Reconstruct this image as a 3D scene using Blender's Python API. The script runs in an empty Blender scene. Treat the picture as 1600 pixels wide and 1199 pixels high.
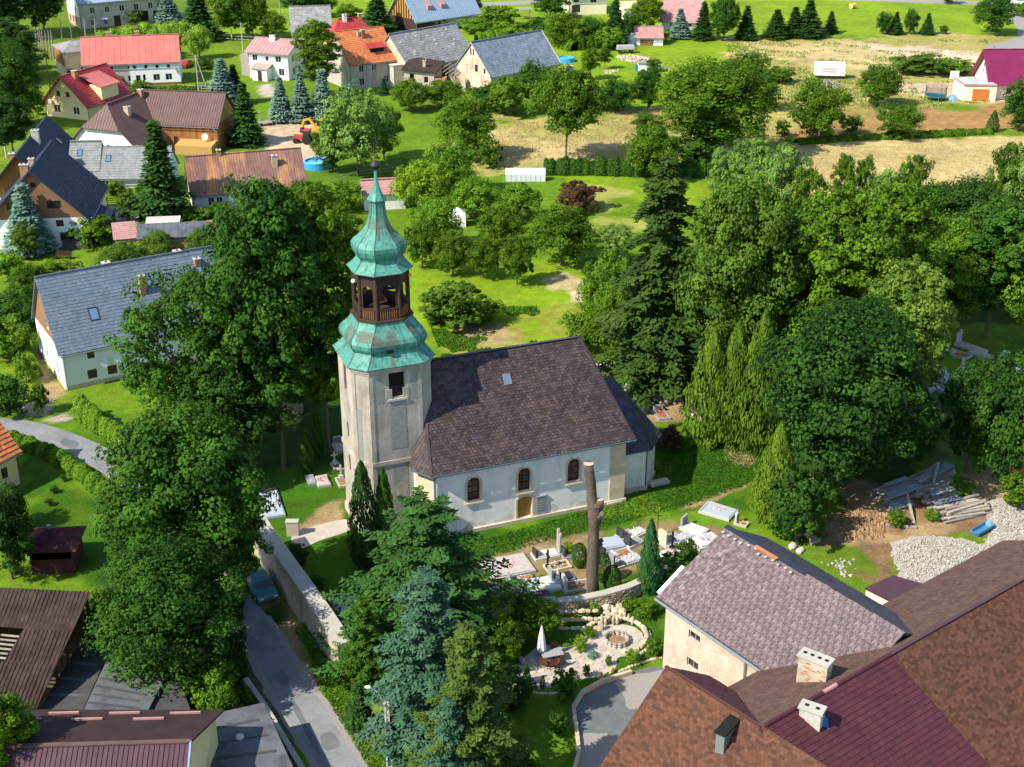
import bpy, math, random
import numpy as np
from mathutils import Vector, Matrix
from mathutils.geometry import tessellate_polygon

# ------------------------------------------------------------------ camera, sky, sun, exposure
SC = bpy.context.scene
COL = SC.collection
FPX, PITCH, CAMH = 2100.0, math.radians(25.0), 60.0      # drone: focal length in photo pixels, tilt, height
cam_d = bpy.data.cameras.new('camera'); cam = bpy.data.objects.new('camera', cam_d); COL.objects.link(cam)
cam_d.sensor_width = 36.0; cam_d.lens = 36.0 * FPX / 1600.0; cam_d.clip_start = 1.0; cam_d.clip_end = 3000.0
cam.location = (0, 0, CAMH); cam.rotation_euler = (math.radians(90) - PITCH, 0, 0)
SC.camera = cam
SUN_EL = math.radians(44.0)
SUN_XY = Vector((-0.848, -0.53)).normalized()             # the side the sun stands on
world = bpy.data.worlds.new('World'); SC.world = world; world.use_nodes = True
wn = world.node_tree; bg = wn.nodes['Background']
sky = wn.nodes.new('ShaderNodeTexSky'); sky.sky_type = 'NISHITA'; sky.sun_disc = False
sky.sun_elevation = SUN_EL; sky.sun_rotation = math.atan2(SUN_XY.x, SUN_XY.y)
sky.altitude = 400; sky.dust_density = 0.6; sky.ozone_density = 1.0
wn.links.new(sky.outputs[0], bg.inputs[0]); bg.inputs[1].default_value = 0.15
sun_d = bpy.data.lights.new('sun', 'SUN'); sun_d.energy = 4.7; sun_d.angle = math.radians(0.5); sun_d.color = (1.0, 0.93, 0.80)
sun = bpy.data.objects.new('sun', sun_d); COL.objects.link(sun)
sdir = Vector((SUN_XY.x * math.cos(SUN_EL), SUN_XY.y * math.cos(SUN_EL), math.sin(SUN_EL)))
sun.rotation_euler = sdir.to_track_quat('Z', 'Y').to_euler(); sun.location = sdir * 200
SC.view_settings.view_transform = 'Standard'; SC.view_settings.look = 'None'
SC.view_settings.exposure = 0.70; SC.view_settings.gamma = 1.0; SC.view_settings.use_curve_mapping = False
SC.render.engine = 'CYCLES'
cy = SC.cycles
cy.max_bounces = 5; cy.diffuse_bounces = 3; cy.glossy_bounces = 2; cy.transmission_bounces = 3; cy.transparent_max_bounces = 4
cy.caustics_reflective = False; cy.caustics_refractive = False

# ------------------------------------------------------------------ helpers
_c, _s = math.cos(PITCH), math.sin(PITCH)
def g(u, v, z=0.0):
    """ground position (at height z) of a point surveyed in the photograph"""
    x = (u - 800.0) / FPX; y = -(v - 599.5) / FPX
    t = (z - CAMH) / (-_s + y * _c)
    return Vector((x * t, (_c + y * _s) * t, z))
def pj(p):
    z = p[2] - CAMH; d = p[1] * _c - z * _s
    return 800 + FPX * p[0] / d, 599.5 - FPX * (p[1] * _s + z * _c) / d, d
def hgt(u, vb, vt):
    p = g(u, vb); lo, hi = 0.0, 55.0
    for _ in range(40):
        m = (lo + hi) / 2
        if pj((p.x, p.y, m))[1] > vt: lo = m
        else: hi = m
    return lo

MATS = {}
def _new(name):
    m = bpy.data.materials.new(name); m.use_nodes = True
    return m, m.node_tree.nodes, m.node_tree.links, m.node_tree.nodes['Principled BSDF']
def M(name, col, col2=None, var=0.14, scale=1.5, rough=0.85, spec=0.25, bump=0.0, bscale=12.0, attr=0.0, metal=0.0,
      stain=None, sscale=0.6, samt=0.5, sstretch=(1, 1, 1), detail=5.0):
    """procedural surface: two tones mixed by noise, optional stains, per-piece tone from the attribute v, fine relief"""
    if name in MATS: return MATS[name]
    m, N, L, b = _new(name)
    tc = N.new('ShaderNodeTexCoord')
    nz = N.new('ShaderNodeTexNoise'); nz.inputs['Scale'].default_value = scale; nz.inputs['Detail'].default_value = detail
    nz.inputs['Roughness'].default_value = 0.65
    L.new(tc.outputs['Object'], nz.inputs['Vector'])
    cr = N.new('ShaderNodeValToRGB'); e = cr.color_ramp.elements
    a = col if col2 else tuple(c * (1 - var) for c in col); b2 = col2 if col2 else tuple(min(1, c * (1 + var)) for c in col)
    e[0].position = 0.3; e[0].color = (*a, 1); e[1].position = 0.7; e[1].color = (*b2, 1)
    L.new(nz.outputs['Fac'], cr.inputs['Fac']); out = cr.outputs['Color']
    if stain:
        mp = N.new('ShaderNodeMapping'); mp.inputs['Scale'].default_value = sstretch
        L.new(tc.outputs['Object'], mp.inputs['Vector'])
        n2 = N.new('ShaderNodeTexNoise'); n2.inputs['Scale'].default_value = sscale; n2.inputs['Detail'].default_value = 7
        n2.inputs['Roughness'].default_value = 0.7; L.new(mp.outputs['Vector'], n2.inputs['Vector'])
        r2 = N.new('ShaderNodeValToRGB'); r2.color_ramp.elements[0].position = 0.48; r2.color_ramp.elements[1].position = 0.66
        r2.color_ramp.elements[0].color = (0, 0, 0, 1); r2.color_ramp.elements[1].color = (samt, samt, samt, 1)
        L.new(n2.outputs['Fac'], r2.inputs['Fac'])
        mx = N.new('ShaderNodeMixRGB'); mx.inputs['Color2'].default_value = (*stain, 1)
        L.new(r2.outputs['Color'], mx.inputs['Fac']); L.new(out, mx.inputs['Color1']); out = mx.outputs['Color']
    if attr:
        at = N.new('ShaderNodeAttribute'); at.attribute_name = 'v'
        mr = N.new('ShaderNodeMapRange'); mr.inputs['To Min'].default_value = 1 - attr; mr.inputs['To Max'].default_value = 1 + attr
        L.new(at.outputs['Fac'], mr.inputs['Value'])
        mu = N.new('ShaderNodeVectorMath'); mu.operation = 'SCALE'
        L.new(out, mu.inputs[0]); L.new(mr.outputs['Result'], mu.inputs['Scale']); out = mu.outputs['Vector']
    L.new(out, b.inputs['Base Color'])
    b.inputs['Roughness'].default_value = rough; b.inputs['Specular IOR Level'].default_value = spec; b.inputs['Metallic'].default_value = metal
    if bump:
        n3 = N.new('ShaderNodeTexNoise'); n3.inputs['Scale'].default_value = bscale; n3.inputs['Detail'].default_value = 4
        L.new(tc.outputs['Object'], n3.inputs['Vector'])
        bp = N.new('ShaderNodeBump'); bp.inputs['Strength'].default_value = bump; bp.inputs['Distance'].default_value = 0.05
        L.new(n3.outputs['Fac'], bp.inputs['Height']); L.new(bp.outputs['Normal'], b.inputs['Normal'])
    MATS[name] = m
    return m
def LEAF(name, dark, light, trans=0.3, rough=0.55):
    if name in MATS: return MATS[name]
    m, N, L, b = _new(name)
    at = N.new('ShaderNodeAttribute'); at.attribute_name = 'v'
    oi = N.new('ShaderNodeObjectInfo')
    ad = N.new('ShaderNodeMath'); ad.operation = 'MULTIPLY_ADD'; ad.inputs[1].default_value = 0.22; 
    L.new(oi.outputs['Random'], ad.inputs[0])
    sb = N.new('ShaderNodeMath'); sb.operation = 'MULTIPLY_ADD'; sb.inputs[1].default_value = 0.85
    L.new(at.outputs['Fac'], sb.inputs[0]); sb.inputs[2].default_value = -0.04
    L.new(sb.outputs[0], ad.inputs[2])
    cr = N.new('ShaderNodeValToRGB'); e = cr.color_ramp.elements
    e[0].color = (*dark, 1); e[1].color = (*light, 1)
    L.new(ad.outputs[0], cr.inputs['Fac']); L.new(cr.outputs['Color'], b.inputs['Base Color'])
    b.inputs['Roughness'].default_value = .8; b.inputs['Specular IOR Level'].default_value = 0.12
    t = N.new('ShaderNodeBsdfTranslucent'); 
    hs = N.new('ShaderNodeHueSaturation'); hs.inputs['Value'].default_value = 1.25; hs.inputs['Hue'].default_value = 0.49
    L.new(cr.outputs['Color'], hs.inputs['Color']); L.new(hs.outputs['Color'], t.inputs['Color'])
    mx = N.new('ShaderNodeMixShader'); mx.inputs['Fac'].default_value = trans
    L.new(b.outputs[0], mx.inputs[1]); L.new(t.outputs[0], mx.inputs[2])
    L.new(mx.outputs[0], N['Material Output'].inputs['Surface'])
    MATS[name] = m
    return m

class MB:
    def __init__(s): s.v = []; s.f = []; s.a = []; s.t = 0.5
    def pt(s, p): s.v.append((p[0], p[1], p[2])); s.a.append(s.t); return len(s.v) - 1
    def poly(s, pts): s.f.append(tuple(s.pt(p) for p in pts))
    def hexa(s, b, t):
        """b, t: four bottom and four top corners, counter-clockwise from above"""
        i = [s.pt(p) for p in list(b) + list(t)]
        n = len(b)
        s.f.append(tuple(i[n - 1::-1])); s.f.append(tuple(i[n:]))
        for k in range(n):
            q = (k + 1) % n; s.f.append((i[k], i[q], i[n + q], i[n + k]))
    def box(s, x0, x1, y0, y1, z0, z1, m=None):
        b = [(x0, y0, z0), (x1, y0, z0), (x1, y1, z0), (x0, y1, z0)]; t = [(p[0], p[1], z1) for p in b]
        if m is not None: b = [m @ Vector(p) for p in b]; t = [m @ Vector(p) for p in t]
        s.hexa(b, t)
    def bar(s, p, q, w, h, up=(0, 0, 1)):
        p, q = Vector(p), Vector(q); d = (q - p).normalized(); up = Vector(up)
        if abs(d.dot(up)) > 0.98: up = Vector((1, 0, 0))
        x = d.cross(up).normalized() * (w / 2); y = x.cross(d).normalized() * (h / 2)
        s.hexa([p - x - y, p + x - y, p + x + y, p - x + y], [q - x - y, q + x - y, q + x + y, q - x + y])
    def tube(s, pts, rad, n=8, cap=True):
        rings = []
        for k, p in enumerate(pts):
            p = Vector(p); a = Vector(pts[max(0, k - 1)]); b = Vector(pts[min(len(pts) - 1, k + 1)])
            d = (b - a).normalized(); u = Vector((1, 0, 0)) if abs(d.x) < 0.9 else Vector((0, 1, 0))
            x = d.cross(u).normalized(); y = d.cross(x)
            r = rad[k] if isinstance(rad, (list, tuple)) else rad
            rings.append([s.pt(p + x * (r * math.cos(2 * math.pi * j / n)) + y * (r * math.sin(2 * math.pi * j / n))) for j in range(n)])
        for a, b in zip(rings, rings[1:]):
            for j in range(n): s.f.append((a[j], a[(j + 1) % n], b[(j + 1) % n], b[j]))
        if cap: s.f.append(tuple(rings[0][::-1])); s.f.append(tuple(rings[-1]))
    def rings(s, rs, closed_top=True, closed_bottom=False):
        """rs: rings of equal point count, bottom to top"""
        idx = [[s.pt(p) for p in r] for r in rs]; n = len(idx[0])
        for a, b in zip(idx, idx[1:]):
            for j in range(n): s.f.append((a[j], a[(j + 1) % n], b[(j + 1) % n], b[j]))
        if closed_top: s.f.append(tuple(idx[-1]))
        if closed_bottom: s.f.append(tuple(idx[0][::-1]))
    def lathe(s, prof, n=16, c=(0, 0, 0), sx=1, sy=1, top=True, bottom=True):
        s.rings([[(c[0] + r * sx * math.cos(2 * math.pi * j / n), c[1] + r * sy * math.sin(2 * math.pi * j / n), c[2] + z) for j in range(n)] for z, r in prof], top, bottom)
    def mesh(s, name, mat):
        me = bpy.data.meshes.new(name); me.from_pydata(s.v, [], s.f)
        at = me.attributes.new('v', 'FLOAT', 'POINT'); at.data.foreach_set('value', s.a)
        if mat: me.materials.append(MATS[mat] if isinstance(mat, str) else mat)
        me.update(); return me
    def build(s, name, mat, parent=None, smooth=False, kind=None):
        me = s.mesh(name, mat)
        if smooth: me.polygons.foreach_set('use_smooth', [True] * len(me.polygons))
        return link(name, me, parent, kind=kind)
def link(name, me, parent=None, loc=None, rz=None, kind=None):
    o = bpy.data.objects.new(name, me); COL.objects.link(o)
    if parent: o.parent = parent
    if loc is not None: o.location = loc
    if rz is not None: o.rotation_euler = (0, 0, rz)
    if kind: o['kind'] = kind
    return o
def tag(o, label, cat, group=None):
    o['label'] = label; o['category'] = cat
    if group: o['group'] = group
    return o
def thing(name, label, cat, loc=(0, 0, 0), rz=0.0, group=None):
    o = link(name, None, None, loc, rz); o.empty_display_size = 0.3
    return tag(o, label, cat, group)
def struct(o): o['kind'] = 'structure'; return o
_rng = random.Random(11)

# ------------------------------------------------------------------ walls with openings, windows, roofs
def panel(mb, P0, ax, outline, holes, nrm, rec=0.16):
    P0, ax, nrm = Vector(P0), Vector(ax), Vector(nrm)
    to3 = lambda q: P0 + ax * q[0] + Vector((0, 0, q[1]))
    loops = [[to3(q) for q in outline]] + [[to3(q) for q in h] for h in holes]
    flat = [[Vector((q[0], q[1], 0)) for q in outline]] + [[Vector((q[0], q[1], 0)) for q in h] for h in holes]
    tris = tessellate_polygon(flat)
    idx = [mb.pt(p) for lp in loops for p in lp]
    for t in tris:
        a, b, c = (mb.v[idx[k]] for k in t)
        n = (Vector(b) - Vector(a)).cross(Vector(c) - Vector(a))
        mb.f.append(tuple(idx[k] for k in t) if n.dot(nrm) > 0 else tuple(idx[k] for k in t[::-1]))
    for lp in loops[1:]:
        for k in range(len(lp)):
            p, q = lp[k], lp[(k + 1) % len(lp)]
            mb.poly([p, q, q - nrm * rec, p - nrm * rec])
def rect(x, z, w, h): return [(x - w / 2, z), (x + w / 2, z), (x + w / 2, z + h), (x - w / 2, z + h)]
def arch(x, z, w, h, n=8, seg=0.5):
    r = w / 2; k = h - r * seg * 2
    return [(x - r, z), (x + r, z)] + [(x + r * math.cos(math.pi * j / n), z + k + r * seg * 2 * math.sin(math.pi * j / n)) for j in range(n + 1)]
_wc = {}
def window(parent, face, x, z, w, h, frame='white_paint', mull=1, bars=0, rec=0.13, glass='glass', sill=None):
    """face: (origin, axis along the wall, outward normal) in the thing's own space; a frame with its pane"""
    P0, ax, n = face; rz = math.atan2(ax[1], ax[0])
    key = (round(w, 2), round(h, 2), frame, mull, bars, glass)
    if key not in _wc:
        f = MB(); t = min(0.07, w * 0.12)
        f.box(-w / 2, -w / 2 + t, -0.03, 0.03, 0, h); f.box(w / 2 - t, w / 2, -0.03, 0.03, 0, h)
        f.box(-w / 2 + t, w / 2 - t, -0.03, 0.03, 0, t); f.box(-w / 2 + t, w / 2 - t, -0.03, 0.03, h - t, h)
        for k in range(mull):
            c = -w / 2 + w * (k + 1) / (mull + 1); f.box(c - t * .4, c + t * .4, -0.025, 0.025, t, h - t)
        for k in range(bars):
            c = h * (k + 1) / (bars + 1); f.box(-w / 2 + t, w / 2 - t, -0.02, 0.02, c - t * .3, c + t * .3)
        p = MB(); p.poly([(-w / 2, 0.035, 0), (w / 2, 0.035, 0), (w / 2, 0.035, h), (-w / 2, 0.035, h)])
        _wc[key] = (f.mesh('window', frame), p.mesh('pane', glass))
    fm, pm = _wc[key]
    loc = Vector(P0) + Vector(ax) * x - Vector(n) * (rec - 0.04) + Vector((0, 0, z))
    o = link('window', fm, parent, loc, rz); link('pane', pm, o)
    if sill:
        s = MB(); s.box(-w / 2 - .06, w / 2 + .06, -rec - 0.03, -0.03, -0.06, 0); link('sill', s.mesh('sill', sill), o)
    return o
def door(parent, face, x, z, w, h, mat, rec=0.13, frame='white_paint'):
    P0, ax, n = face; rz = math.atan2(ax[1], ax[0])
    loc = Vector(P0) + Vector(ax) * x - Vector(n) * (rec - 0.03) + Vector((0, 0, z))
    mb = MB(); k = max(2, int(w / 0.35))
    for j in range(k): mb.box(-w / 2 + w * j / k + .006, -w / 2 + w * (j + 1) / k - .006, 0, 0.05, 0, h)
    d = link('door', mb.mesh('door', mat), parent, loc, rz)
    hb = MB(); hb.box(w * .32, w * .32 + .12, -0.05, -0.005, h * .48, h * .48 + .04); link('handle', hb.mesh('handle', 'dark_metal'), d)
    return d
def clip_row(poly2, t):
    xs = []
    for k in range(len(poly2)):
        (x0, y0), (x1, y1) = poly2[k], poly2[(k + 1) % len(poly2)]
        if (y0 - t) * (y1 - t) < 0: xs.append(x0 + (x1 - x0) * (t - y0) / (y1 - y0))
    return (min(xs), max(xs)) if len(xs) >= 2 else None
def plane_frame(pts):
    """pts: roof face, the first edge is the eave"""
    P = [Vector(p) for p in pts]
    n = Vector((0, 0, 0))
    for k in range(len(P)): n += (P[k] - P[0]).cross(P[(k + 1) % len(P)] - P[0])
    n.normalize()
    if n.z < 0: n = -n
    e = Vector((-n.y, n.x, 0))
    e = e.normalized() if e.length > 1e-6 else (P[1] - P[0]).normalized()
    up = n.cross(e).normalized()
    if up.z < 0: up = -up; e = -e
    return P, n, e, up
def slab(mb, pts, t=0.14):
    P, n, e, up = plane_frame(pts)
    if (P[1] - P[0]).cross(P[2] - P[1]).dot(n) < 0: P = P[::-1]
    mb.hexa([p - n * t for p in P], P)
def cover(mb, pts, style, rng=_rng, out=None):
    """tiles ('tile', row, width, thick) or ribs ('rib', spacing, width, height) laid on a roof face"""
    P, n, e, up = plane_frame(pts); o = P[0]
    p2 = [((p - o).dot(e), (p - o).dot(up)) for p in P]
    W = lambda a, b, c=0.0: o + e * a + up * b + n * c
    if style[0] == 'tile':
        _, rh, tw, th = style[:4]; jit = style[4] if len(style) > 4 else 0.0; gap = style[5] if len(style) > 5 else 0.008
        t0 = min(q[1] for q in p2); t1 = max(q[1] for q in p2); k = 0
        while t0 + rh * k < t1 - rh * 0.3:
            a = t0 + rh * k; iv = clip_row(p2, min(a + rh * 0.5, t1 - 1e-3)); 
            if iv:
                x = iv[0] - (tw * 0.5 if k % 2 else 0)
                while x < iv[1] - 0.02:
                    l = max(x, iv[0]) + gap; r = min(x + tw, iv[1]) - gap; x += tw
                    if r - l < 0.05: continue
                    mb.t = rng.random(); j = rng.uniform(-jit, jit); c = th * (1 + rng.uniform(-.3, .3)); b2 = a + rh * 1.06
                    if out is not None: out.append((W(l, a + j), e, up, n, r - l, rh, mb.t)); continue
                    i = [mb.pt(W(l, a + j, 0.01)), mb.pt(W(r, a + j, 0.01)), mb.pt(W(r, a + j, c)), mb.pt(W(l, a + j, c)), mb.pt(W(r, b2, 0.012)), mb.pt(W(l, b2, 0.012))]
                    mb.f += [(i[0], i[1], i[2], i[3]), (i[3], i[2], i[4], i[5]), (i[0], i[3], i[5]), (i[1], i[4], i[2])]
            k += 1
        mb.t = 0.5
    else:
        _, sp, rw, rh = style[:4]
        q2 = [(q[1], q[0]) for q in p2]; x = min(q[0] for q in p2) + sp * 0.4; x1 = max(q[0] for q in p2)
        while x < x1 - 0.05:
            iv = clip_row(q2, x)
            if iv and iv[1] - iv[0] > 0.1:
                mb.t = rng.random()
                a, b = iv; i = [mb.pt(W(x - rw, a, 0.004)), mb.pt(W(x + rw, a, 0.004)), mb.pt(W(x, a, rh)), mb.pt(W(x - rw, b, 0.004)), mb.pt(W(x + rw, b, 0.004)), mb.pt(W(x, b, rh))]
                mb.f += [(i[0], i[2], i[5], i[3]), (i[2], i[1], i[4], i[5]), (i[0], i[1], i[2])]
            x += sp
        mb.t = 0.5
def roof_face(parent, pts, mat, style=None, t=0.14, name='roof_slope'):
    mb = MB(); slab(mb, pts, t)
    if style:
        o = mb.build(name, mat, parent)
        cb = MB(); cover(cb, pts, style)
        if style[0] == 'tile': cb.build('roof_tile', mat, o, kind='stuff')
        else: cb.build('roof_seam', mat, o, kind='stuff')
        return o
    return mb.build(name, mat, parent)
def chimney(parent, x, y, z0, z1, w=0.6, d=0.6, mat='brick', cap='concrete', pots=0):
    mb = MB(); mb.box(x - w / 2, x + w / 2, y - d / 2, y + d / 2, z0, z1); o = mb.build('chimney', mat, parent)
    cb = MB(); cb.box(x - w / 2 - .07, x + w / 2 + .07, y - d / 2 - .07, y + d / 2 + .07, z1 + 0.002, z1 + 0.12); cb.build('chimney_cap', cap, o)
    fb = MB(); k = max(1, int(max(w, d) / .45))
    for j in range(k):
        t = (j + .5) / k - .5
        fb.box(x + (t * w if w >= d else 0) - .1, x + (t * w if w >= d else 0) + .1, y + (t * d if d > w else 0) - .1, y + (t * d if d > w else 0) + .1, z1 + .122, z1 + .2)
    fb.build('flue', 'soot', o)
    return o
def skylight(parent, pts, fx, fy, w=0.8, h=1.2, frame='dark_metal', glass='sky_glass'):
    """on a roof face: fx, fy = place along the eave and up the slope (metres from the first corner)"""
    P, n, e, up = plane_frame(pts); o = P[0]
    if (P[1] - P[0]).dot(e) < 0: e = -e
    c = o + e * fx + up * fy
    mb = MB(); t = 0.08
    q = lambda a, b, k: c + e * a + up * b + n * k
    for (a0, a1, b0, b1) in ((-w / 2, w / 2, 0, t), (-w / 2, w / 2, h - t, h), (-w / 2, -w / 2 + t, t, h - t), (w / 2 - t, w / 2, t, h - t)):
        mb.hexa([q(a0, b0, 0.01), q(a1, b0, 0.01), q(a1, b1, 0.01), q(a0, b1, 0.01)], [q(a0, b0, .1), q(a1, b0, .1), q(a1, b1, .1), q(a0, b1, .1)])
    f = mb.build('skylight', frame, parent)
    pb = MB(); pb.poly([q(-w / 2 + t, t, .07), q(w / 2 - t, t, .07), q(w / 2 - t, h - t, .07), q(-w / 2 + t, h - t, .07)]); pb.build('pane', glass, f)
    return f
def house(name, label, cat, o, rz, L, D, h, rise, axis='x', ov=0.4, og=0.3, wall='white_plaster', roof='roof_red', style=None, wins=(), doors=(),
          chims=(), gable=None, halfhip=0.0, hip=0.0, plinth=None, gutter='zinc', lights=(), open_faces=()):
    """gable (or hipped) house: front wall along local x, depth along y; wins: (face, x, z, w, h, mull, bars, frame)"""
    T = thing(name, label, cat, (o[0], o[1], 0), rz)
    faces = {'F': (Vector((0, 0, 0)), Vector((1, 0, 0)), Vector((0, -1, 0)), L), 'R': (Vector((L, 0, 0)), Vector((0, 1, 0)), Vector((1, 0, 0)), D),
             'B': (Vector((L, D, 0)), Vector((-1, 0, 0)), Vector((0, 1, 0)), L), 'L': (Vector((0, D, 0)), Vector((0, -1, 0)), Vector((-1, 0, 0)), D)}
    mb = MB(); gb = MB()
    for k, (P0, ax, n, ln) in faces.items():
        if k in open_faces: continue
        hs = [rect(w[1], w[2], w[3], w[4]) for w in wins if w[0] == k] + [rect(d[1], d[2], d[3], d[4]) for d in doors if d[0] == k]
        low = [q for q in hs if q[0][1] < h - 0.02]; high = [q for q in hs if q[0][1] >= h - 0.02]
        tri = (axis == 'x' and k in 'LR') or (axis == 'y' and k in 'FB')
        tri = tri and not hip
        hh = halfhip
        top = [(ln, h), (ln * (1 - .5 * (1 - hh)), h + rise * (1 - hh)), (ln * .5 * (1 - hh), h + rise * (1 - hh)), (0, h)] if hh else [(ln, h), (ln / 2, h + rise), (0, h)]
        if tri and gable:
            panel(mb, P0, ax, [(0, 0), (ln, 0), (ln, h), (0, h)], low, n)
            gb = MB(); panel(gb, P0, ax, [(0, h)] + top[:-1], high, n); gb.build('gable_wall', gable, T)
        elif tri: panel(mb, P0, ax, [(0, 0), (ln, 0)] + top, low + high, n)
        else: panel(mb, P0, ax, [(0, 0), (ln, 0), (ln, h), (0, h)], low, n)
    mb.build('wall', wall, T)
    if plinth:
        pb = MB()
        for a in ((-.03, L + .03, -.03, 0), (-.03, L + .03, D, D + .03), (-.03, 0, 0, D), (L, L + .03, 0, D)): pb.box(a[0], a[1], a[2], a[3], 0, .45)
        pb.build('plinth', plinth, T)
    for w in wins: window(T, faces[w[0]][:3], w[1], w[2], w[3], w[4], mull=w[5] if len(w) > 5 else 1, bars=w[6] if len(w) > 6 else 0, frame=w[7] if len(w) > 7 else 'white_paint')
    for d in doors: door(T, faces[d[0]][:3], d[1], d[2], d[3], d[4], d[5])
    z0 = h - 0.0; R = []
    if axis == 'x':
        k = rise / (D / 2); ze = h - ov * k; zr = h + rise; hx = hip
        hc = halfhip * L * 0 + (halfhip * rise * 0.8)
        R.append([(-og, -ov, ze), (L + og, -ov, ze), (L + og - hx, D / 2, zr), (-og + hx, D / 2, zr)])
        R.append([(L + og, D + ov, ze), (-og, D + ov, ze), (-og + hx, D / 2, zr), (L + og - hx, D / 2, zr)])
        if hip:
            R.append([(L + og, -ov, ze), (L + og, D + ov, ze), (L + og - hx, D / 2, zr)]); R.append([(-og, D + ov, ze), (-og, -ov, ze), (-og + hx, D / 2, zr)])
        ridge = ((-og + hx, D / 2, zr + .03), (L + og - hx, D / 2, zr + .03))
    else:
        k = rise / (L / 2); ze = h - ov * k; zr = h + rise; zh = h + rise * (1 - halfhip); w_ = L / 2 * (1 - halfhip); y0 = -og + halfhip * rise * 0.75
        if halfhip:
            R.append([(L + ov, -og, ze), (L + ov, D + og, ze), (L / 2, D + og, zr), (L / 2, y0, zr), (L - w_, -og, zh)])
            R.append([(-ov, D + og, ze), (-ov, -og, ze), (w_, -og, zh), (L / 2, y0, zr), (L / 2, D + og, zr)])
            R.append([(w_ - .1, -og - .2, zh - .25), (L - w_ + .1, -og - .2, zh - .25), (L / 2, y0, zr + .01)])
        else:
            R.append([(L + ov, -og, ze), (L + ov, D + og, ze), (L / 2, D + og, zr), (L / 2, -og, zr)])
            R.append([(-ov, D + og, ze), (-ov, -og, ze), (L / 2, -og, zr), (L / 2, D + og, zr)])
        ridge = ((L / 2, y0 if halfhip else -og, zr + .03), (L / 2, D + og, zr + .03))
    up = Vector((0, 0, 0.16))
    R = [[Vector(p) + up for p in r] for r in R]
    sl = [roof_face(T, r, roof, style) for r in R]
    if (Vector(ridge[0]) - Vector(ridge[1])).length > .3:
        rb = MB(); rb.bar(Vector(ridge[0]) + up, Vector(ridge[1]) + up, .3, .1); rb.build('ridge_cap', roof, T)
    if gutter:
        a, b = (R[0][0], R[0][1]); gbm = MB(); d = Vector((0, -1, 0)) if axis == 'x' else Vector((1, 0, 0))
        gbm.tube([Vector(a) + d * .06 - Vector((0, 0, .16)), Vector(b) + d * .06 - Vector((0, 0, .16))], .07, 6); gbm.build('gutter', gutter, T)
        dp = MB(); q = Vector((.12, -.05, h - .5)) if axis == 'x' else Vector((L + .05, .15, h - .5)); dp.tube([q + d * ov + Vector((0, 0, .35)), q, Vector((q.x, q.y, .1))], .05, 6); dp.build('downpipe', gutter, T)
    for cx, cyy, w, d_, up_, cm in chims:
        zb = (h + rise * (1 - abs(cyy - D / 2) / (D / 2))) if axis == 'x' else (h + rise * (1 - abs(cx - L / 2) / (L / 2)))
        chimney(T, cx, cyy, zb - .5, zb + up_, w, d_, cm)
    for (ri, fx, fy, w, hh2) in lights: skylight(T, R[ri], fx, fy, w, hh2)
    return T, faces, R
def base_frame(pl, pr, z=0.0):
    a, b = g(*pl, z), g(*pr, z); d = b - a
    return a, math.atan2(d.y, d.x), d.length

# ------------------------------------------------------------------ materials
M('white_plaster', (.72, .70, .66), var=.06, scale=.9, stain=(.42, .38, .32), sscale=.7, samt=.35, sstretch=(1, 1, .35), bump=.1)
M('white_clean', (.82, .82, .80), var=.03, scale=.8, bump=.05)
M('church_wall', (.76, .745, .70), (.87, .85, .81), scale=.55, stain=(.55, .51, .45), sscale=.9, samt=.6, sstretch=(1, 1, .3), bump=.2, bscale=7, detail=10)
M('tower_plaster', (.335, .30, .25), (.475, .435, .37), scale=.8, stain=(.235, .19, .145), sscale=.6, samt=.75, sstretch=(1, 1, .4), bump=.3, bscale=6, detail=10)
M('tower_grey', (.22, .23, .21), (.30, .31, .29), scale=4, bump=.3, bscale=20)
M('damp_plaster', (.58, .54, .47), (.76, .73, .67), scale=1.6, stain=(.46, .38, .29), samt=.6, bump=.3, detail=9)
M('sandstone', (.55, .43, .28), (.68, .56, .40), scale=1.5, bump=.2, stain=(.40, .30, .19), samt=.5)
M('plinth_stone', (.45, .38, .28), (.62, .55, .45), scale=2.2, bump=.4, stain=(.30, .25, .17), samt=.6, sscale=1.2)
M('grey_plaster', (.40, .37, .31), (.50, .46, .38), scale=.8, stain=(.27, .23, .18), samt=.6, sstretch=(1, 1, .3), bump=.1)
M('dirty_plaster', (.52, .42, .30), (.66, .55, .42), scale=.7, stain=(.35, .22, .14), samt=.7, sstretch=(1, 1, .5), bump=.2)
M('pink_plaster', (.46, .37, .29), (.58, .50, .41), scale=.8, stain=(.42, .23, .15), samt=.6, sscale=1.2, bump=.3, detail=9)
M('yellow_plaster', (.80, .64, .34), var=.05, scale=.6)
M('cream_plaster', (.78, .70, .52), var=.05, scale=.6)
M('brown_clad', (.26, .13, .07), var=.15, scale=2)
M('brick', (.38, .16, .09), (.50, .25, .15), scale=4, bump=.3, stain=(.2, .12, .08), samt=.5)
M('brick_pale', (.48, .33, .22), (.58, .44, .32), scale=2, bump=.3, stain=(.3, .2, .13), samt=.6)
M('wood_warm', (.24, .10, .035), (.38, .18, .06), scale=3, rough=.8, attr=.3)
M('wood_dark', (.034, .019, .014), (.065, .038, .028), scale=3, rough=.8, attr=.25)
M('wood_grey', (.26, .22, .18), (.40, .35, .29), scale=3, rough=.9, attr=.3)
M('wood_gold', (.42, .24, .07), (.55, .34, .12), scale=3, rough=.8, attr=.25)
M('door_ochre', (.30, .15, .03), (.42, .23, .06), scale=2.5, rough=.7, attr=.1)
M('slate_church', (.040, .029, .032), (.076, .056, .060), scale=.5, rough=.7, spec=.28, attr=.36, stain=(.11, .082, .045), sscale=.35, samt=.3, bump=.2, bscale=9)
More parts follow.
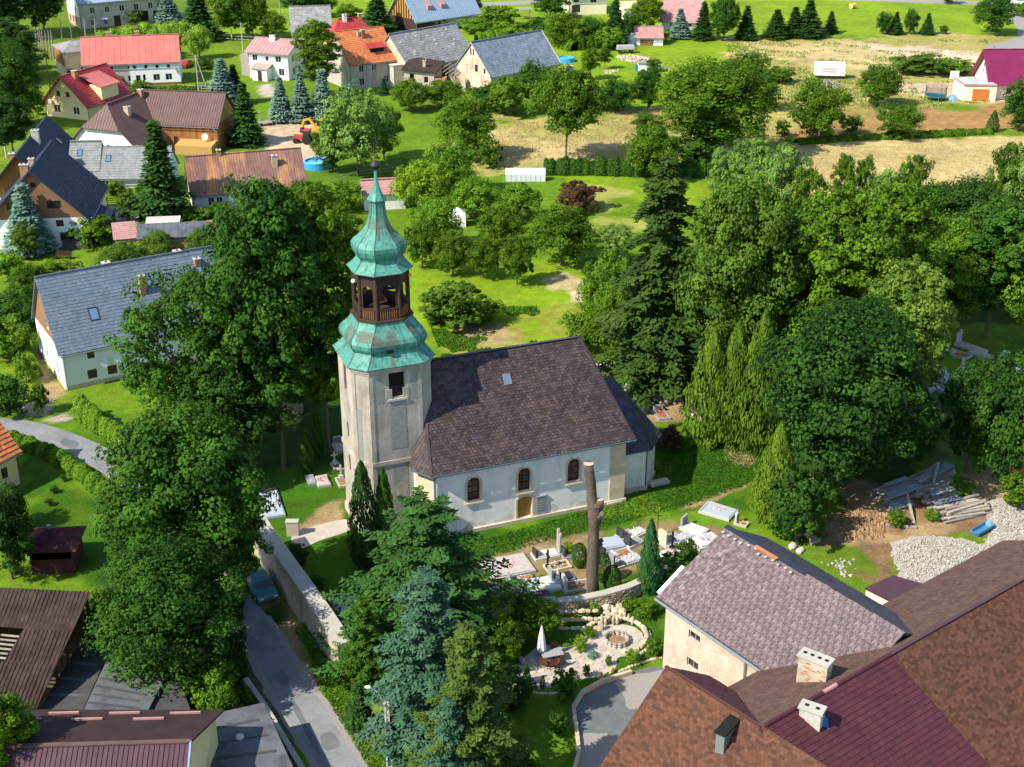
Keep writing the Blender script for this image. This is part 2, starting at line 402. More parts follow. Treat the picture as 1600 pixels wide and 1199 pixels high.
M('slate_dark', (.045, .040, .055), (.075, .066, .085), scale=.8, rough=.6, spec=.4, attr=.2)
M('slate_pink', (.105, .072, .076), (.18, .128, .13), scale=1.6, rough=.8, attr=.13, stain=(.36, .33, .31), sscale=3.2, samt=.55, bump=.4, bscale=16, detail=9)
M('slate_blue', (.165, .20, .25), (.235, .275, .33), scale=.9, rough=.6, spec=.4, attr=.18, stain=(.12, .14, .18), samt=.5)
M('eternit', (.24, .24, .24), (.33, .33, .32), scale=.7, rough=.85, attr=.15, stain=(.16, .15, .13), samt=.6, bump=.1)
M('roof_red', (.46, .125, .105), (.54, .17, .145), scale=.4, rough=.55, spec=.35, stain=(.40, .10, .08), samt=.5)
M('roof_crimson', (.33, .028, .030), (.42, .05, .045), scale=.8, rough=.45, spec=.45, attr=.1)
M('roof_orange', (.52, .155, .055), (.64, .22, .085), scale=1.2, rough=.8, attr=.18, stain=(.36, .12, .06), samt=.4)
M('roof_maroon', (.068, .018, .024), (.094, .027, .032), scale=.7, rough=.55, spec=.3, attr=.14)
M('roof_wine', (.165, .012, .055), (.205, .020, .075), scale=.5, rough=.4, spec=.5, attr=.06)
M('roof_brownmetal', (.105, .055, .050), (.145, .08, .072), scale=.7, rough=.6, spec=.3, attr=.12, stain=(.16, .09, .07), samt=.4)
M('roof_purple', (.065, .030, .042), (.09, .042, .056), scale=.8, rough=.5, spec=.3, attr=.08)
M('roof_navy', (.018, .028, .050), (.030, .042, .070), scale=.6, rough=.7, spec=.25, attr=.15)
M('roof_bluetile', (.105, .14, .185), (.15, .19, .24), scale=.6, rough=.45, spec=.5, attr=.12)
M('roof_greytile', (.20, .215, .215), (.26, .275, .27), scale=.7, rough=.6, attr=.12)
M('roof_bluemetal', (.22, .32, .42), (.30, .40, .50), scale=.6, rough=.5, spec=.4, attr=.1, stain=(.15, .20, .26), samt=.5)
M('roof_rust', (.17, .085, .075), (.25, .14, .12), scale=.5, rough=.8, attr=.15, stain=(.50, .25, .09), sscale=.5, samt=.85, sstretch=(1.3, .3, .3), detail=9)
M('roof_pinkbrown', (.40, .20, .19), (.48, .27, .25), scale=.6, rough=.6, attr=.1)
M('shingle_brown', (.075, .033, .021), (.120, .052, .029), scale=9, rough=.9, attr=.36, stain=(.055, .026, .024), sscale=.35, samt=.25, detail=6)
M('shingle_dull', (.088, .050, .038), (.122, .072, .055), scale=1.0, rough=.9, attr=.2)
M('roof_collapsed', (.028, .016, .014), (.058, .035, .03), scale=1.4, rough=.95, attr=.4, stain=(.085, .065, .045), samt=.5, sscale=.9)
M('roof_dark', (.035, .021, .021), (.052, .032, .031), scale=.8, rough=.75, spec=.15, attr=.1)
M('shingle_maroon', (.060, .016, .020), (.088, .026, .030), scale=1, rough=.85, attr=.2)
M('felt_grey', (.085, .095, .105), (.125, .138, .15), scale=.9, rough=.8, stain=(.045, .045, .05), sscale=.6, samt=.8)
M('felt_dark', (.045, .045, .048), (.08, .078, .075), scale=1.1, rough=.9)
M('copper', (.036, .215, .170), (.105, .335, .27), scale=1.4, rough=.6, spec=.35, stain=(.05, .06, .045), sscale=1.4, samt=.8, sstretch=(2.6, 2.6, .18), bump=.12, bscale=5, attr=.12, detail=10)
M('copper_brown', (.075, .085, .065), (.12, .15, .115), scale=1.5, rough=.6, stain=(.08, .27, .21), samt=.9, sstretch=(2, 2, .3))
M('zinc', (.30, .33, .35), var=.1, rough=.5, metal=.6)
M('gutter_blue', (.06, .095, .115), var=.15, rough=.6)
M('dark_metal', (.03, .03, .035), rough=.5)
M('iron_black', (.012, .012, .014), rough=.6)
M('soot', (.012, .011, .010))
M('white_paint', (.80, .80, .78), var=.03, rough=.6)
M('white_dirty', (.50, .48, .43), var=.12, rough=.8, stain=(.28, .25, .2), samt=.7, sscale=1.6, bump=.2)
M('brown_paint', (.14, .055, .03), var=.1, rough=.6)
M('orange_door', (.50, .17, .04), var=.08, rough=.6)
M('glass', (.022, .028, .036), var=.2, rough=.12, spec=.6)
M('glass_warm', (.02, .022, .026), var=.3, rough=.15, spec=.6)
M('sky_glass', (.12, .20, .32), var=.1, rough=.08, spec=.9)
M('concrete', (.42, .40, .37), (.52, .50, .46), scale=1.5, bump=.2, stain=(.27, .25, .22), samt=.5)
M('concrete_warm', (.40, .335, .26), (.50, .43, .34), scale=.9, bump=.25, stain=(.26, .215, .16), samt=.6, sstretch=(1, 1, .4))
M('terrazzo', (.44, .385, .36), (.53, .48, .455), scale=14, rough=.7, stain=(.26, .2, .19), sscale=5, samt=.7)
M('granite_pale', (.40, .40, .42), (.50, .50, .52), scale=12, rough=.4, spec=.4)
M('granite_blue', (.34, .38, .45), (.46, .50, .57), scale=10, rough=.35, spec=.5)
M('granite_grey', (.26, .26, .28), (.36, .36, .38), scale=12, rough=.35, spec=.5)
M('granite_black', (.022, .022, .026), (.045, .045, .05), scale=12, rough=.25, spec=.5)
M('marble_white', (.56, .55, .52), var=.08, scale=4, rough=.5)
M('stone_cream', (.44, .36, .24), (.58, .50, .37), scale=2.5, bump=.35, attr=.25, stain=(.33, .25, .15), samt=.5)
M('stone_orange', (.50, .30, .15), (.62, .42, .24), scale=2.5, bump=.35, attr=.2)
M('stone_wall', (.38, .31, .22), (.54, .46, .35), scale=1.6, bump=.5, attr=.3, stain=(.22, .18, .12), samt=.6)
M('coping', (.38, .36, .31), (.50, .47, .41), scale=1.2, bump=.3, stain=(.26, .24, .19), samt=.5)
M('asphalt', (.19, .20, .205), (.245, .255, .26), scale=.5, rough=.9, bump=.15, stain=(.14, .147, .152), sscale=.35, samt=.75, detail=10)
M('asphalt_patch', (.10, .115, .125), (.135, .15, .155), scale=1.0, rough=.75, stain=(.20, .19, .17), sscale=.4, samt=.5)
M('gravel', (.22, .20, .185), (.33, .305, .28), scale=9, rough=.95, bump=.6, bscale=25)
M('gravel_white', (.29, .26, .22), (.44, .405, .355), scale=5, rough=.95, bump=.5, bscale=18, attr=.35)
M('paving', (.36, .31, .26), (.50, .44, .38), scale=1.2, rough=.9, bump=.3, attr=.28)
M('sand', (.55, .40, .26), (.66, .51, .35), scale=1.3, rough=.95, bump=.3)
M('soil_brown', (.20, .12, .06), (.33, .21, .11), scale=1.8, rough=.95, bump=.6, bscale=7, attr=.25)
M('pool_blue', (.05, .30, .62), var=.1, rough=.4)
M('pool_water', (.10, .48, .66), var=.05, rough=.05, spec=.6)
M('canvas_white', (.78, .77, .78), var=.03, rough=.9)
M('tarp_blue', (.16, .28, .38), (.24, .37, .47), scale=1.5, rough=.4)
M('sheet_blue', (.16, .21, .245), (.26, .31, .345), scale=1.2, rough=.5, spec=.4, stain=(.2, .17, .14), samt=.7, sscale=1.5)
M('slide_blue', (.05, .20, .34), (.09, .26, .40), scale=1, rough=.35, spec=.5)
M('trampoline_blue', (.01, .10, .17), rough=.6)
M('trampoline_teal', (.02, .28, .33), rough=.6)
M('net_black', (.03, .03, .035), rough=.9)
M('car_red', (.30, .02, .03), rough=.25, spec=.6)
M('car_teal', (.05, .20, .22), rough=.25, spec=.6)
M('digger_yellow', (.65, .32, .02), var=.1, rough=.5)
M('tractor_red', (.42, .06, .05), var=.15, rough=.5)
M('rubber', (.02, .02, .02), rough=.9)
M('plastic_blue', (.03, .16, .45), rough=.4)
M('plastic_teal', (.12, .45, .42), rough=.5)
M('hay', (.50, .34, .14), (.62, .45, .2), scale=6, bump=.4)
M('bark', (.10, .075, .05), (.17, .13, .09), scale=5, rough=.95, bump=.5, bscale=9)
M('bark_stump', (.085, .064, .046), (.15, .118, .088), scale=3.2, rough=.95, bump=1.0, bscale=5, stain=(.045, .035, .028), samt=.8, sstretch=(1, 1, .25), detail=9)
M('cut_wood', (.42, .32, .20), (.52, .42, .28), scale=5)
M('birch_bark', (.60, .56, .50), (.70, .67, .62), scale=3, stain=(.12, .1, .09), samt=.7, sscale=3)
M('glasshouse', (.66, .70, .72), var=.05, rough=.25, spec=.5)
for nm, c in (('flower_red', (.55, .03, .03)), ('flower_pink', (.72, .10, .34)), ('flower_yellow', (.80, .50, .03)), ('flower_white', (.82, .80, .76)), ('flower_orange', (.75, .20, .03)), ('flower_purple', (.28, .06, .30)), ('letter_dark', (.12, .11, .11)), ('letter_gold', (.5, .38, .15))):
    M(nm, c, var=.12, scale=9, rough=.7)
LEAF('leaf_mid', (0.02077, 0.06847, 0.004621), (0.1413, 0.2598, 0.01301))
LEAF('leaf_dark', (0.01011, 0.04377, 0.006306), (0.07388, 0.1815, 0.01622))
LEAF('leaf_deep', (0.009979, 0.03768, 0.006402), (0.06198, 0.1513, 0.01814))
LEAF('leaf_bright', (0.03359, 0.1049, 0.007452), (0.1939, 0.349, 0.02132))
LEAF('leaf_yellow', (0.07109, 0.1483, 0.008942), (0.2654, 0.4359, 0.02236))
LEAF('leaf_olive', (0.03659, 0.08661, 0.008694), (0.1334, 0.2392, 0.02328))
LEAF('leaf_gold', (0.06524, 0.1255, 0.009936), (0.1919, 0.3189, 0.04347))
LEAF('leaf_pale', (0.0861, 0.1715, 0.02898), (0.246, 0.4026, 0.07452))
LEAF('leaf_willow', (0.08364, 0.171, 0.01863), (0.3188, 0.5177, 0.04657))
LEAF('leaf_purple', (0.045, 0.02272, 0.01472), (0.1275, 0.071, 0.0322))
LEAF('needle_dark', (0.00864, 0.03555, 0.009177), (0.04899, 0.1213, 0.01704), trans=.15)
LEAF('needle_green', (0.01152, 0.04708, 0.007866), (0.05289, 0.1363, 0.02556), trans=.15)
LEAF('needle_olive', (0.01711, 0.04099, 0.007866), (0.09027, 0.1443, 0.02202), trans=.15)
LEAF('needle_spruce', (0.01224, 0.03853, 0.007866), (0.06814, 0.1229, 0.01704), trans=.15)
LEAF('needle_blue', (0.0675, 0.1392, 0.1058), (0.255, 0.3834, 0.2818), trans=.15)
LEAF('needle_bluegreen', (0.02096, 0.0679, 0.0367), (0.07963, 0.1694, 0.09282), trans=.15)
LEAF('thuja_gold', (0.03602, 0.07744, 0.005465), (0.149, 0.2551, 0.01804), trans=.15)
LEAF('thuja_green', (0.01296, 0.05293, 0.006555), (0.06804, 0.1623, 0.01442), trans=.15)
LEAF('thuja_blue', (0.0126, 0.07857, 0.0295), (0.06075, 0.2338, 0.06224), trans=.15)
LEAF('grass_dry', (0.34, 0.27, 0.1), (0.6, 0.48, 0.21), trans=.35)
LEAF('grass_green', (0.0375, 0.1213, 0.00665), (0.12, 0.2646, 0.01463), trans=.3)
LEAF('grass_lush', (0.01485, 0.06747, 0.00532), (0.05738, 0.1547, 0.01197), trans=.3)

# ------------------------------------------------------------------ the ground: one sheet, its cover (lawn, straw, soil ...) surveyed as areas
def garea(pix): return np.array([[*g(u, v)[:2]] for u, v in pix])
LAWN = (.135, .215, .013); LUSH = (.080, .170, .010); MEADOW = (.176, .275, .012); CHURCH = (.042, .118, .006)
STRAW = (.46, .36, .155); STRAWG = (.33, .29, .085); RUSSET = (.31, .185, .065); SANDC = (.52, .39, .255); SOIL = (.22, .135, .07); PATH = (.33, .235, .12)
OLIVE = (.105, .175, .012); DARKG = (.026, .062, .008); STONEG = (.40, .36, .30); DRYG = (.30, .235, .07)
AREAS = [  # colour, softness in metres, outline in the photograph
    (OLIVE, 6, [(-200, -40), (330, -40), (330, 200), (-200, 420)]),
    (MEADOW, 3, [(300, 30), (620, -10), (760, -10), (760, 130), (300, 110)]),
    (LAWN, 3, [(270, 60), (400, 60), (400, 135), (270, 135)]),
    (LAWN, 3, [(0, 120), (90, 95), (100, 190), (20, 250), (0, 250)]),
    (MEADOW, 3, [(740, -30), (1240, -30), (1215, 168), (960, 172), (850, 128), (740, 60)]),
    (MEADOW, 3, [(1150, -40), (1700, -40), (1700, 62), (1150, 62)]),
    (STRAWG, 3, [(1130, 60), (1420, 55), (1700, 60), (1700, 170), (1200, 172), (1200, 110)]),
    (STRAW, 2.5, [(1160, 66), (1330, 58), (1420, 75), (1530, 82), (1530, 104), (1340, 108), (1290, 100), (1170, 82)]),
    (SANDC, 1.5, [(1330, 64), (1450, 70), (1535, 88), (1520, 101), (1450, 92), (1390, 88), (1340, 84)]),
    (SANDC, 1.2, [(1380, 128), (1470, 130), (1520, 128), (1620, 155), (1620, 166), (1500, 158), (1430, 148), (1390, 146)]),
    (RUSSET, 2.5, [(1180, 172), (1400, 168), (1700, 158), (1700, 205), (1420, 210), (1190, 214)]),
    (DRYG, 2.5, [(1190, 160), (1430, 160), (1420, 176), (1200, 180)]),
    (STRAW, 1.2, [(1150, 238), (1250, 226), (1420, 216), (1700, 205), (1700, 300), (1300, 330), (1150, 290)]),
    (STRAWG, 2.5, [(750, 178), (860, 172), (1060, 168), (1220, 190), (1220, 255), (750, 262)]),
    (STRAW, 2.5, [(820, 215), (1040, 195), (1050, 238), (800, 250)]),
    (STRAW, 2.5, [(770, 190), (840, 182), (850, 205), (780, 215)]),
    (MEADOW, 2, [(880, 275), (1190, 276), (1180, 325), (900, 325)]),
    ((.32, .33, .07), 2.5, [(880, 300), (1000, 296), (1010, 350), (900, 352)]),
    ((.30, .32, .065), 2.5, [(900, 330), (1060, 318), (1060, 380), (900, 375)]),
    (MEADOW, 2.5, [(600, 408), (1000, 398), (980, 590), (650, 570), (610, 470)]),
    ((.22, .25, .03), 1.8, [(820, 492), (890, 486), (950, 500), (930, 524), (850, 520)]),
    ((.40, .33, .15), .8, [(857, 434), (885, 429), (908, 438), (905, 446), (870, 447)]),
    (SANDC, .6, [(902, 460), (918, 459), (921, 466), (905, 467)]),
    ((.26, .25, .05), 1.2, [(672, 520), (740, 508), (808, 516), (800, 535), (740, 548), (680, 555)]),
    ((.34, .26, .12), 1.0, [(715, 519), (755, 514), (785, 521), (730, 529)]),
    (LUSH, 2, [(520, 262), (700, 258), (700, 300), (540, 305)]),
    (SANDC, .6, [(405, 193), (505, 190), (515, 240), (470, 262), (400, 225)]),
    ((.42, .36, .29), .6, [(405, 130), (425, 132), (430, 152), (408, 152)]),
    (STONEG, .5, [(150, 320), (212, 320), (216, 352), (160, 352)]),
    (LAWN, 2, [(0, 395), (180, 395), (220, 425), (60, 470), (0, 480)]),
    (LAWN, 2, [(0, 480), (60, 470), (70, 560), (100, 625), (0, 640)]),
    (PATH, .3, [(45, 545), (58, 540), (96, 615), (80, 622)]), ((.42, .35, .24), .4, [(30, 640), (70, 630), (75, 650), (40, 652)]),
    ((.44, .37, .27), .4, [(60, 655), (118, 642), (118, 655), (88, 664)]),
    (LUSH, 1.5, [(120, 640), (220, 690), (220, 720), (120, 680)]),
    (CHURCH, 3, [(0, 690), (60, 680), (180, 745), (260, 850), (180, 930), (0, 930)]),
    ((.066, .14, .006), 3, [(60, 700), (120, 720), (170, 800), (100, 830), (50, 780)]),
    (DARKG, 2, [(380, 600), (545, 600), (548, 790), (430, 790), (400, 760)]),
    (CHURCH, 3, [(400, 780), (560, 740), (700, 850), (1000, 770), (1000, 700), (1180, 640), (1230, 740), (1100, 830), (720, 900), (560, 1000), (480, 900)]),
    (PATH, .5, [(460, 828), (500, 805), (545, 770), (555, 776), (510, 818)]),
    ((.24, .17, .08), 1.0, [(720, 872), (860, 838), (985, 818), (985, 800), (1060, 800), (1160, 835), (1120, 860), (1010, 900), (900, 950), (760, 930), (745, 900)]),
    (OLIVE, 1.0, [(760, 905), (860, 890), (900, 930), (860, 955), (780, 940)]),
    (PATH, .35, [(700, 884), (860, 850), (1000, 812), (1100, 782), (1180, 752), (1182, 756), (1102, 788), (1002, 819), (862, 858), (700, 893)]),
    (PATH, .6, [(1135, 690), (1165, 695), (1180, 725), (1165, 732), (1145, 712)]),
    ((.25, .18, .07), 1.2, [(905, 610), (1085, 600), (1090, 655), (1000, 665), (930, 660)]),
    (PATH, .8, [(1015, 625), (1080, 625), (1080, 655), (1010, 660)]),
    (LUSH, 2.5, [(1440, 505), (1700, 500), (1700, 590), (1500, 600), (1440, 580)]), ((.36, .22, .09), .8, [(1578, 516), (1610, 510), (1620, 530), (1590, 532)]),
    ((.10, .12, .03), 2, [(1400, 580), (1700, 580), (1700, 720), (1450, 720)]),
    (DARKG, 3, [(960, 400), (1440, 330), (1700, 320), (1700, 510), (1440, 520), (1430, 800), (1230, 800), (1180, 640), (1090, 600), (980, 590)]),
    (SOIL, 1.2, [(1270, 800), (1360, 775), (1480, 790), (1560, 770), (1640, 750), (1640, 800), (1540, 830), (1420, 850), (1400, 900), (1300, 900), (1250, 860)]),
    ((.36, .25, .13), 1.0, [(1300, 805), (1375, 800), (1400, 835), (1440, 820), (1500, 825), (1440, 850), (1330, 845), (1290, 830)]),
    (OLIVE, 1.0, [(1250, 850), (1330, 860), (1360, 885), (1300, 905), (1240, 880)]),
    ((.30, .21, .11), 1, [(1500, 740), (1600, 735), (1640, 760), (1540, 775)]),
    (CHURCH, 2, [(560, 1000), (880, 960), (1040, 900), (1060, 1040), (980, 1060), (890, 1090), (900, 1300), (560, 1300)]),
    (LUSH, 1.5, [(770, 1095), (880, 1085), (885, 1250), (760, 1250)]),
    (LAWN, 1.2, [(470, 960), (530, 1060), (600, 1150), (620, 1230), (575, 1200), (500, 1080)]),
    (PATH, .5, [(405, 930), (440, 945), (480, 1020), (500, 1068), (492, 1072), (420, 975)]),
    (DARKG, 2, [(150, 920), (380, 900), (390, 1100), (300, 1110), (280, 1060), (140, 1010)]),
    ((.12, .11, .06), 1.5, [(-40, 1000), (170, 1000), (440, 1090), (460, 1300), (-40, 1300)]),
]
def inside_dist(P, x, y):
    n = len(P); ins = np.zeros(x.shape, bool); d = np.full(x.shape, 1e9)
    for k in range(n):
        x0, y0 = P[k]; x1, y1 = P[(k + 1) % n]
        c = (y0 > y) != (y1 > y)
        with np.errstate(divide='ignore', invalid='ignore'):
            ins ^= c & (x < (x1 - x0) * (y - y0) / (y1 - y0 + 1e-12) + x0)
        dx, dy = x1 - x0, y1 - y0; t = np.clip(((x - x0) * dx + (y - y0) * dy) / (dx * dx + dy * dy + 1e-9), 0, 1)
        d = np.minimum(d, np.hypot(x - x0 - t * dx, y - y0 - t * dy))
    return np.where(ins, d, -d)
_nr = np.random.RandomState(5)
_waves = [(_nr.uniform(-1, 1, 2) * f, _nr.uniform(0, 6.28), 1 / (1 + f)) for f in (.12, .2, .35, .5, .8, 1.2, 1.7, 2.4) for _ in range(4)]
def wob(x, y): return sum(a * np.sin(k[0] * x + k[1] * y + ph) for k, ph, a in _waves) / 2.2
def ground_colour(x, y):
    c = np.empty((len(x), 3)); c[:] = OLIVE
    w = wob(x, y)
    near = y < 300
    c[near] = (.110, .200, .010)
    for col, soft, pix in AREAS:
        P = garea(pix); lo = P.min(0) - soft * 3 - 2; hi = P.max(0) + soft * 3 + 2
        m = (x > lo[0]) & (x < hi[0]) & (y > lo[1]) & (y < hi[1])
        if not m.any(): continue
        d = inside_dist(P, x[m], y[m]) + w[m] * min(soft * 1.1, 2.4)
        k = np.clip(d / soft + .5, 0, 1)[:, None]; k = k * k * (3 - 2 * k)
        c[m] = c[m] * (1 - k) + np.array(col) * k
    return c
def ground_mesh():
    V, Fc = [], []; base = 0
    def grid(x0, x1, y0, y1, st):
        nonlocal base
        xs = np.arange(x0, x1 + 1e-6, st); ys = np.arange(y0, y1 + 1e-6, st)
        X, Y = np.meshgrid(xs, ys); nx, ny = len(xs), len(ys)
        V.append(np.stack([X.ravel(), Y.ravel(), np.zeros(X.size)], 1))
        i = np.arange(nx * ny).reshape(ny, nx)
        Fc.append(np.stack([i[:-1, :-1], i[:-1, 1:], i[1:, 1:], i[1:, :-1]], -1).reshape(-1, 4) + base); base += nx * ny
    grid(-60, 60, 48, 176, .5)
    grid(-180, -60, 48, 176, 2); grid(60, 180, 48, 176, 2)
    grid(-180, 180, 176, 436, 1.0)
    for a in ((-2400, -180, 48, 436), (180, 2400, 48, 436), (-2400, 2400, 436, 3000), (-2400, 2400, -600, 48)):
        xs = np.linspace(a[0], a[1], 9); ys = np.linspace(a[2], a[3], 9); X, Y = np.meshgrid(xs, ys)
        V.append(np.stack([X.ravel(), Y.ravel(), np.zeros(81)], 1)); i = np.arange(81).reshape(9, 9)
        Fc.append(np.stack([i[:-1, :-1], i[:-1, 1:], i[1:, 1:], i[1:, :-1]], -1).reshape(-1, 4) + base); base += 81
    V = np.concatenate(V); Fc = np.concatenate(Fc)
    me = bpy.data.meshes.new('ground')
    me.vertices.add(len(V)); me.vertices.foreach_set('co', V.ravel())
    me.loops.add(Fc.size); me.loops.foreach_set('vertex_index', Fc.ravel().astype(np.int32))
    me.polygons.add(len(Fc)); me.polygons.foreach_set('loop_start', np.arange(0, Fc.size, 4, dtype=np.int32))
    me.update(calc_edges=True)
    at = me.color_attributes.new('cover', 'FLOAT_COLOR', 'POINT')
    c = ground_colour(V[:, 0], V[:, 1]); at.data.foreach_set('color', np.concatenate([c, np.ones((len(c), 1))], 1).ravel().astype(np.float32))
    return me
m, N, L, b = _new('ground_cover'); MATS['ground_cover'] = m
at = N.new('ShaderNodeAttribute'); at.attribute_name = 'cover'; tc = N.new('ShaderNodeTexCoord')
def _noise(sc, det, r=.6):
    n = N.new('ShaderNodeTexNoise'); n.inputs['Scale'].default_value = sc; n.inputs['Detail'].default_value = det; n.inputs['Roughness'].default_value = r
    L.new(tc.outputs['Object'], n.inputs['Vector']); return n
def _mr(o, a, b_):
    r = N.new('ShaderNodeMapRange'); r.inputs['From Min'].default_value = .3; r.inputs['From Max'].default_value = .7
    r.inputs['To Min'].default_value = a; r.inputs['To Max'].default_value = b_; L.new(o, r.inputs['Value']); return r.outputs['Result']
n1, n2, n3 = _noise(.09, 6), _noise(.7, 8, .7), _noise(5, 8, .75)
mu1 = N.new('ShaderNodeMath'); mu1.operation = 'MULTIPLY'; L.new(_mr(n1.outputs['Fac'], .78, 1.2), mu1.inputs[0]); L.new(_mr(n2.outputs['Fac'], .68, 1.3), mu1.inputs[1])
mu2 = N.new('ShaderNodeMath'); mu2.operation = 'MULTIPLY'; L.new(mu1.outputs[0], mu2.inputs[0]); L.new(_mr(n3.outputs['Fac'], .58, 1.40), mu2.inputs[1])
hs = N.new('ShaderNodeHueSaturation'); L.new(at.outputs['Color'], hs.inputs['Color']); L.new(mu2.outputs[0], hs.inputs['Value'])
L.new(_mr(_noise(.35, 5).outputs['Fac'], .486, .512), hs.inputs['Hue'])
L.new(hs.outputs['Color'], b.inputs['Base Color']); b.inputs['Roughness'].default_value = .95; b.inputs['Specular IOR Level'].default_value = .1
bp = N.new('ShaderNodeBump'); bp.inputs['Strength'].default_value = .7; bp.inputs['Distance'].default_value = .12
L.new(n3.outputs['Fac'], bp.inputs['Height']); L.new(bp.outputs['Normal'], b.inputs['Normal'])
gme = ground_mesh(); gme.materials.append(m)
struct(link('ground', gme))

def sheet(name, left, right, mat, z=.004, sub=6, jitter=.0):
    """a road or path between two surveyed edges"""
    def resample(pix):
        P = [g(u, v) for u, v in pix]; out = []
        for k in range(len(P) - 1):
            p0, p1, p2, p3 = P[max(0, k - 1)], P[k], P[k + 1], P[min(len(P) - 1, k + 2)]
            for j in range(sub):
                t = j / sub
                out.append(.5 * ((2 * p1) + (p2 - p0) * t + (2 * p0 - 5 * p1 + 4 * p2 - p3) * t * t + (3 * p1 - p0 - 3 * p2 + p3) * t ** 3))
        return out + [P[-1]]
    A, B = resample(left), resample(right); mb = MB()
    for p in A: p.z = z; p.x += _rng.uniform(-jitter, jitter)
    for p in B: p.z = z; p.x += _rng.uniform(-jitter, jitter)
    ia = [mb.pt(p) for p in A]; ib = [mb.pt(p) for p in B]
    for k in range(len(ia) - 1): mb.f.append((ia[k], ib[k], ib[k + 1], ia[k + 1]))
    return struct(mb.build(name, mat))
def blob(name, pix, mat, z=.004, kind='structure', wobble=.0):
    P = [g(u, v) for u, v in pix]; mb = MB(); out = []
    for k in range(len(P)):
        p0, p1, p2, p3 = P[k - 1], P[k], P[(k + 1) % len(P)], P[(k + 2) % len(P)]
        for j in range(5):
            t = j / 5; q = .5 * ((2 * p1) + (p2 - p0) * t + (2 * p0 - 5 * p1 + 4 * p2 - p3) * t * t + (3 * p1 - p0 - 3 * p2 + p3) * t ** 3)
            out.append((q.x + _rng.uniform(-wobble, wobble), q.y + _rng.uniform(-wobble, wobble), z))
    mb.poly(out); o = mb.build(name, mat); o['kind'] = kind; return o
sheet('road', [(-60, 672), (0, 674), (50, 684), (95, 704), (140, 727), (180, 755), (215, 792), (262, 852), (315, 922), (372, 1000), (415, 1080), (452, 1140), (488, 1199), (530, 1270)],
      [(-60, 650), (0, 653), (60, 661), (110, 676), (160, 697), (210, 728), (262, 780), (320, 852), (362, 905), (420, 965), (470, 1045), (520, 1118), (570, 1199), (615, 1270)], 'asphalt', jitter=.07)
sheet('road_verge', [(372, 1004), (414, 1083), (450, 1143), (486, 1202), (528, 1272)], [(381, 998), (424, 1077), (461, 1137), (497, 1196), (539, 1266)], 'gravel', z=.012, jitter=.14)
sheet('road_verge', [(415, 964), (465, 1045), (514, 1118), (564, 1199), (606, 1270)], [(424, 962), (475, 1040), (526, 1114), (577, 1196), (622, 1270)], 'gravel', z=.012, jitter=.14)
sheet('lane', [(1140, -6), (1300, 0), (1440, 5), (1700, 14)], [(1140, -14), (1300, -6), (1440, -1), (1700, 8)], 'gravel')
sheet('side_track', [(1560, 8), (1578, 30), (1590, 48), (1580, 62), (1540, 70)], [(1600, 8), (1606, 35), (1625, 60), (1640, 78), (1545, 78)], 'gravel', z=.005)
sheet('yard_track', [(742, 4), (800, 2), (880, -2), (900, -6)], [(742, 12), (800, 8), (880, 4), (900, 0)], 'gravel', z=.004)
blob('forecourt', [(905, 1082), (945, 1062), (985, 1050), (1030, 1042), (1060, 1060), (1000, 1199), (930, 1250), (880, 1250), (898, 1199), (900, 1150), (890, 1115)], 'asphalt_patch', .006)
blob('forecourt_gravel', [(965, 1062), (1020, 1050), (1050, 1046), (1040, 1080), (990, 1110), (972, 1085)], 'gravel', .010, wobble=.1)
blob('forecourt_gravel_strip', [(905, 1150), (955, 1148), (975, 1160), (960, 1230), (900, 1240), (900, 1190)], 'gravel', .010, wobble=.06)
for pix in ([(432, 1052), (444, 1050), (452, 1066), (440, 1072)], [(500, 1150), (520, 1145), (530, 1165), (508, 1172)], [(100, 686), (122, 692), (116, 702), (96, 694)], [(455, 1100), (462, 1098), (500, 1170), (492, 1172)]):
    blob('asphalt_repair', pix, 'asphalt_patch', .008, wobble=.05)

# ------------------------------------------------------------------ the church
CA = math.radians(21.2); CO = Vector((-6.55, 97.6, 0))
church = thing('church', 'white church with purple slate roof and green copper onion tower', 'church', CO, CA)
EH = 6.4
def obox(mb, x0, x1, y0, y1, z0, z1): mb.box(x0, x1, y0, y1, z0, z1)
nave = [(0, 0), (17.6, 0), (17.6, 11), (0, 11), (-1.0, 9.4), (-1.0, 1.6)]
def wall_run(mb, P, Q, h, holes=(), rec=.3):
    P, Q = Vector((*P, 0)), Vector((*Q, 0)); ax = (Q - P).normalized(); n = Vector((ax.y, -ax.x, 0)); ln = (Q - P).length
    panel(mb, P, ax, [(0, 0), (ln, 0), (ln, h), (0, h)], holes, n, rec)
    return (P, ax, n)
mb = MB()
WX = (3.55, 8.15, 12.75)
wh = [arch(x, 2.95, 1.15, 2.25) for x in WX]
dh = arch(8.2, .35, 1.35, 2.05, seg=.25)
nf = wall_run(mb, nave[0], nave[1], EH, wh + [dh])
for k in range(1, 5): wall_run(mb, nave[k], nave[(k + 1) % 6], EH)
mb.build('nave_wall', 'church_wall', church)
mb = MB(); wall_run(mb, nave[5], nave[0], EH); mb.build('corner_wall', 'sandstone', church)
def arch_frame(x, z, w, h, t, seg=.5):
    """proud stone surround of an arched opening"""
    m = MB(); a = arch(x, z, w, h, 10, seg); b = arch(x, z - t * .6, w + 2 * t, h + t * 1.5, 10, seg); y = -.06
    for k in range(len(a) - 1 if False else len(a)):
        q = (k + 1) % len(a)
        m.hexa([(a[k][0], 0, a[k][1]), (a[q][0], 0, a[q][1]), (b[q][0], 0, b[q][1]), (b[k][0], 0, b[k][1])],
               [(a[k][0], y, a[k][1]), (a[q][0], y, a[q][1]), (b[q][0], y, b[q][1]), (b[k][0], y, b[k][1])])
    return m
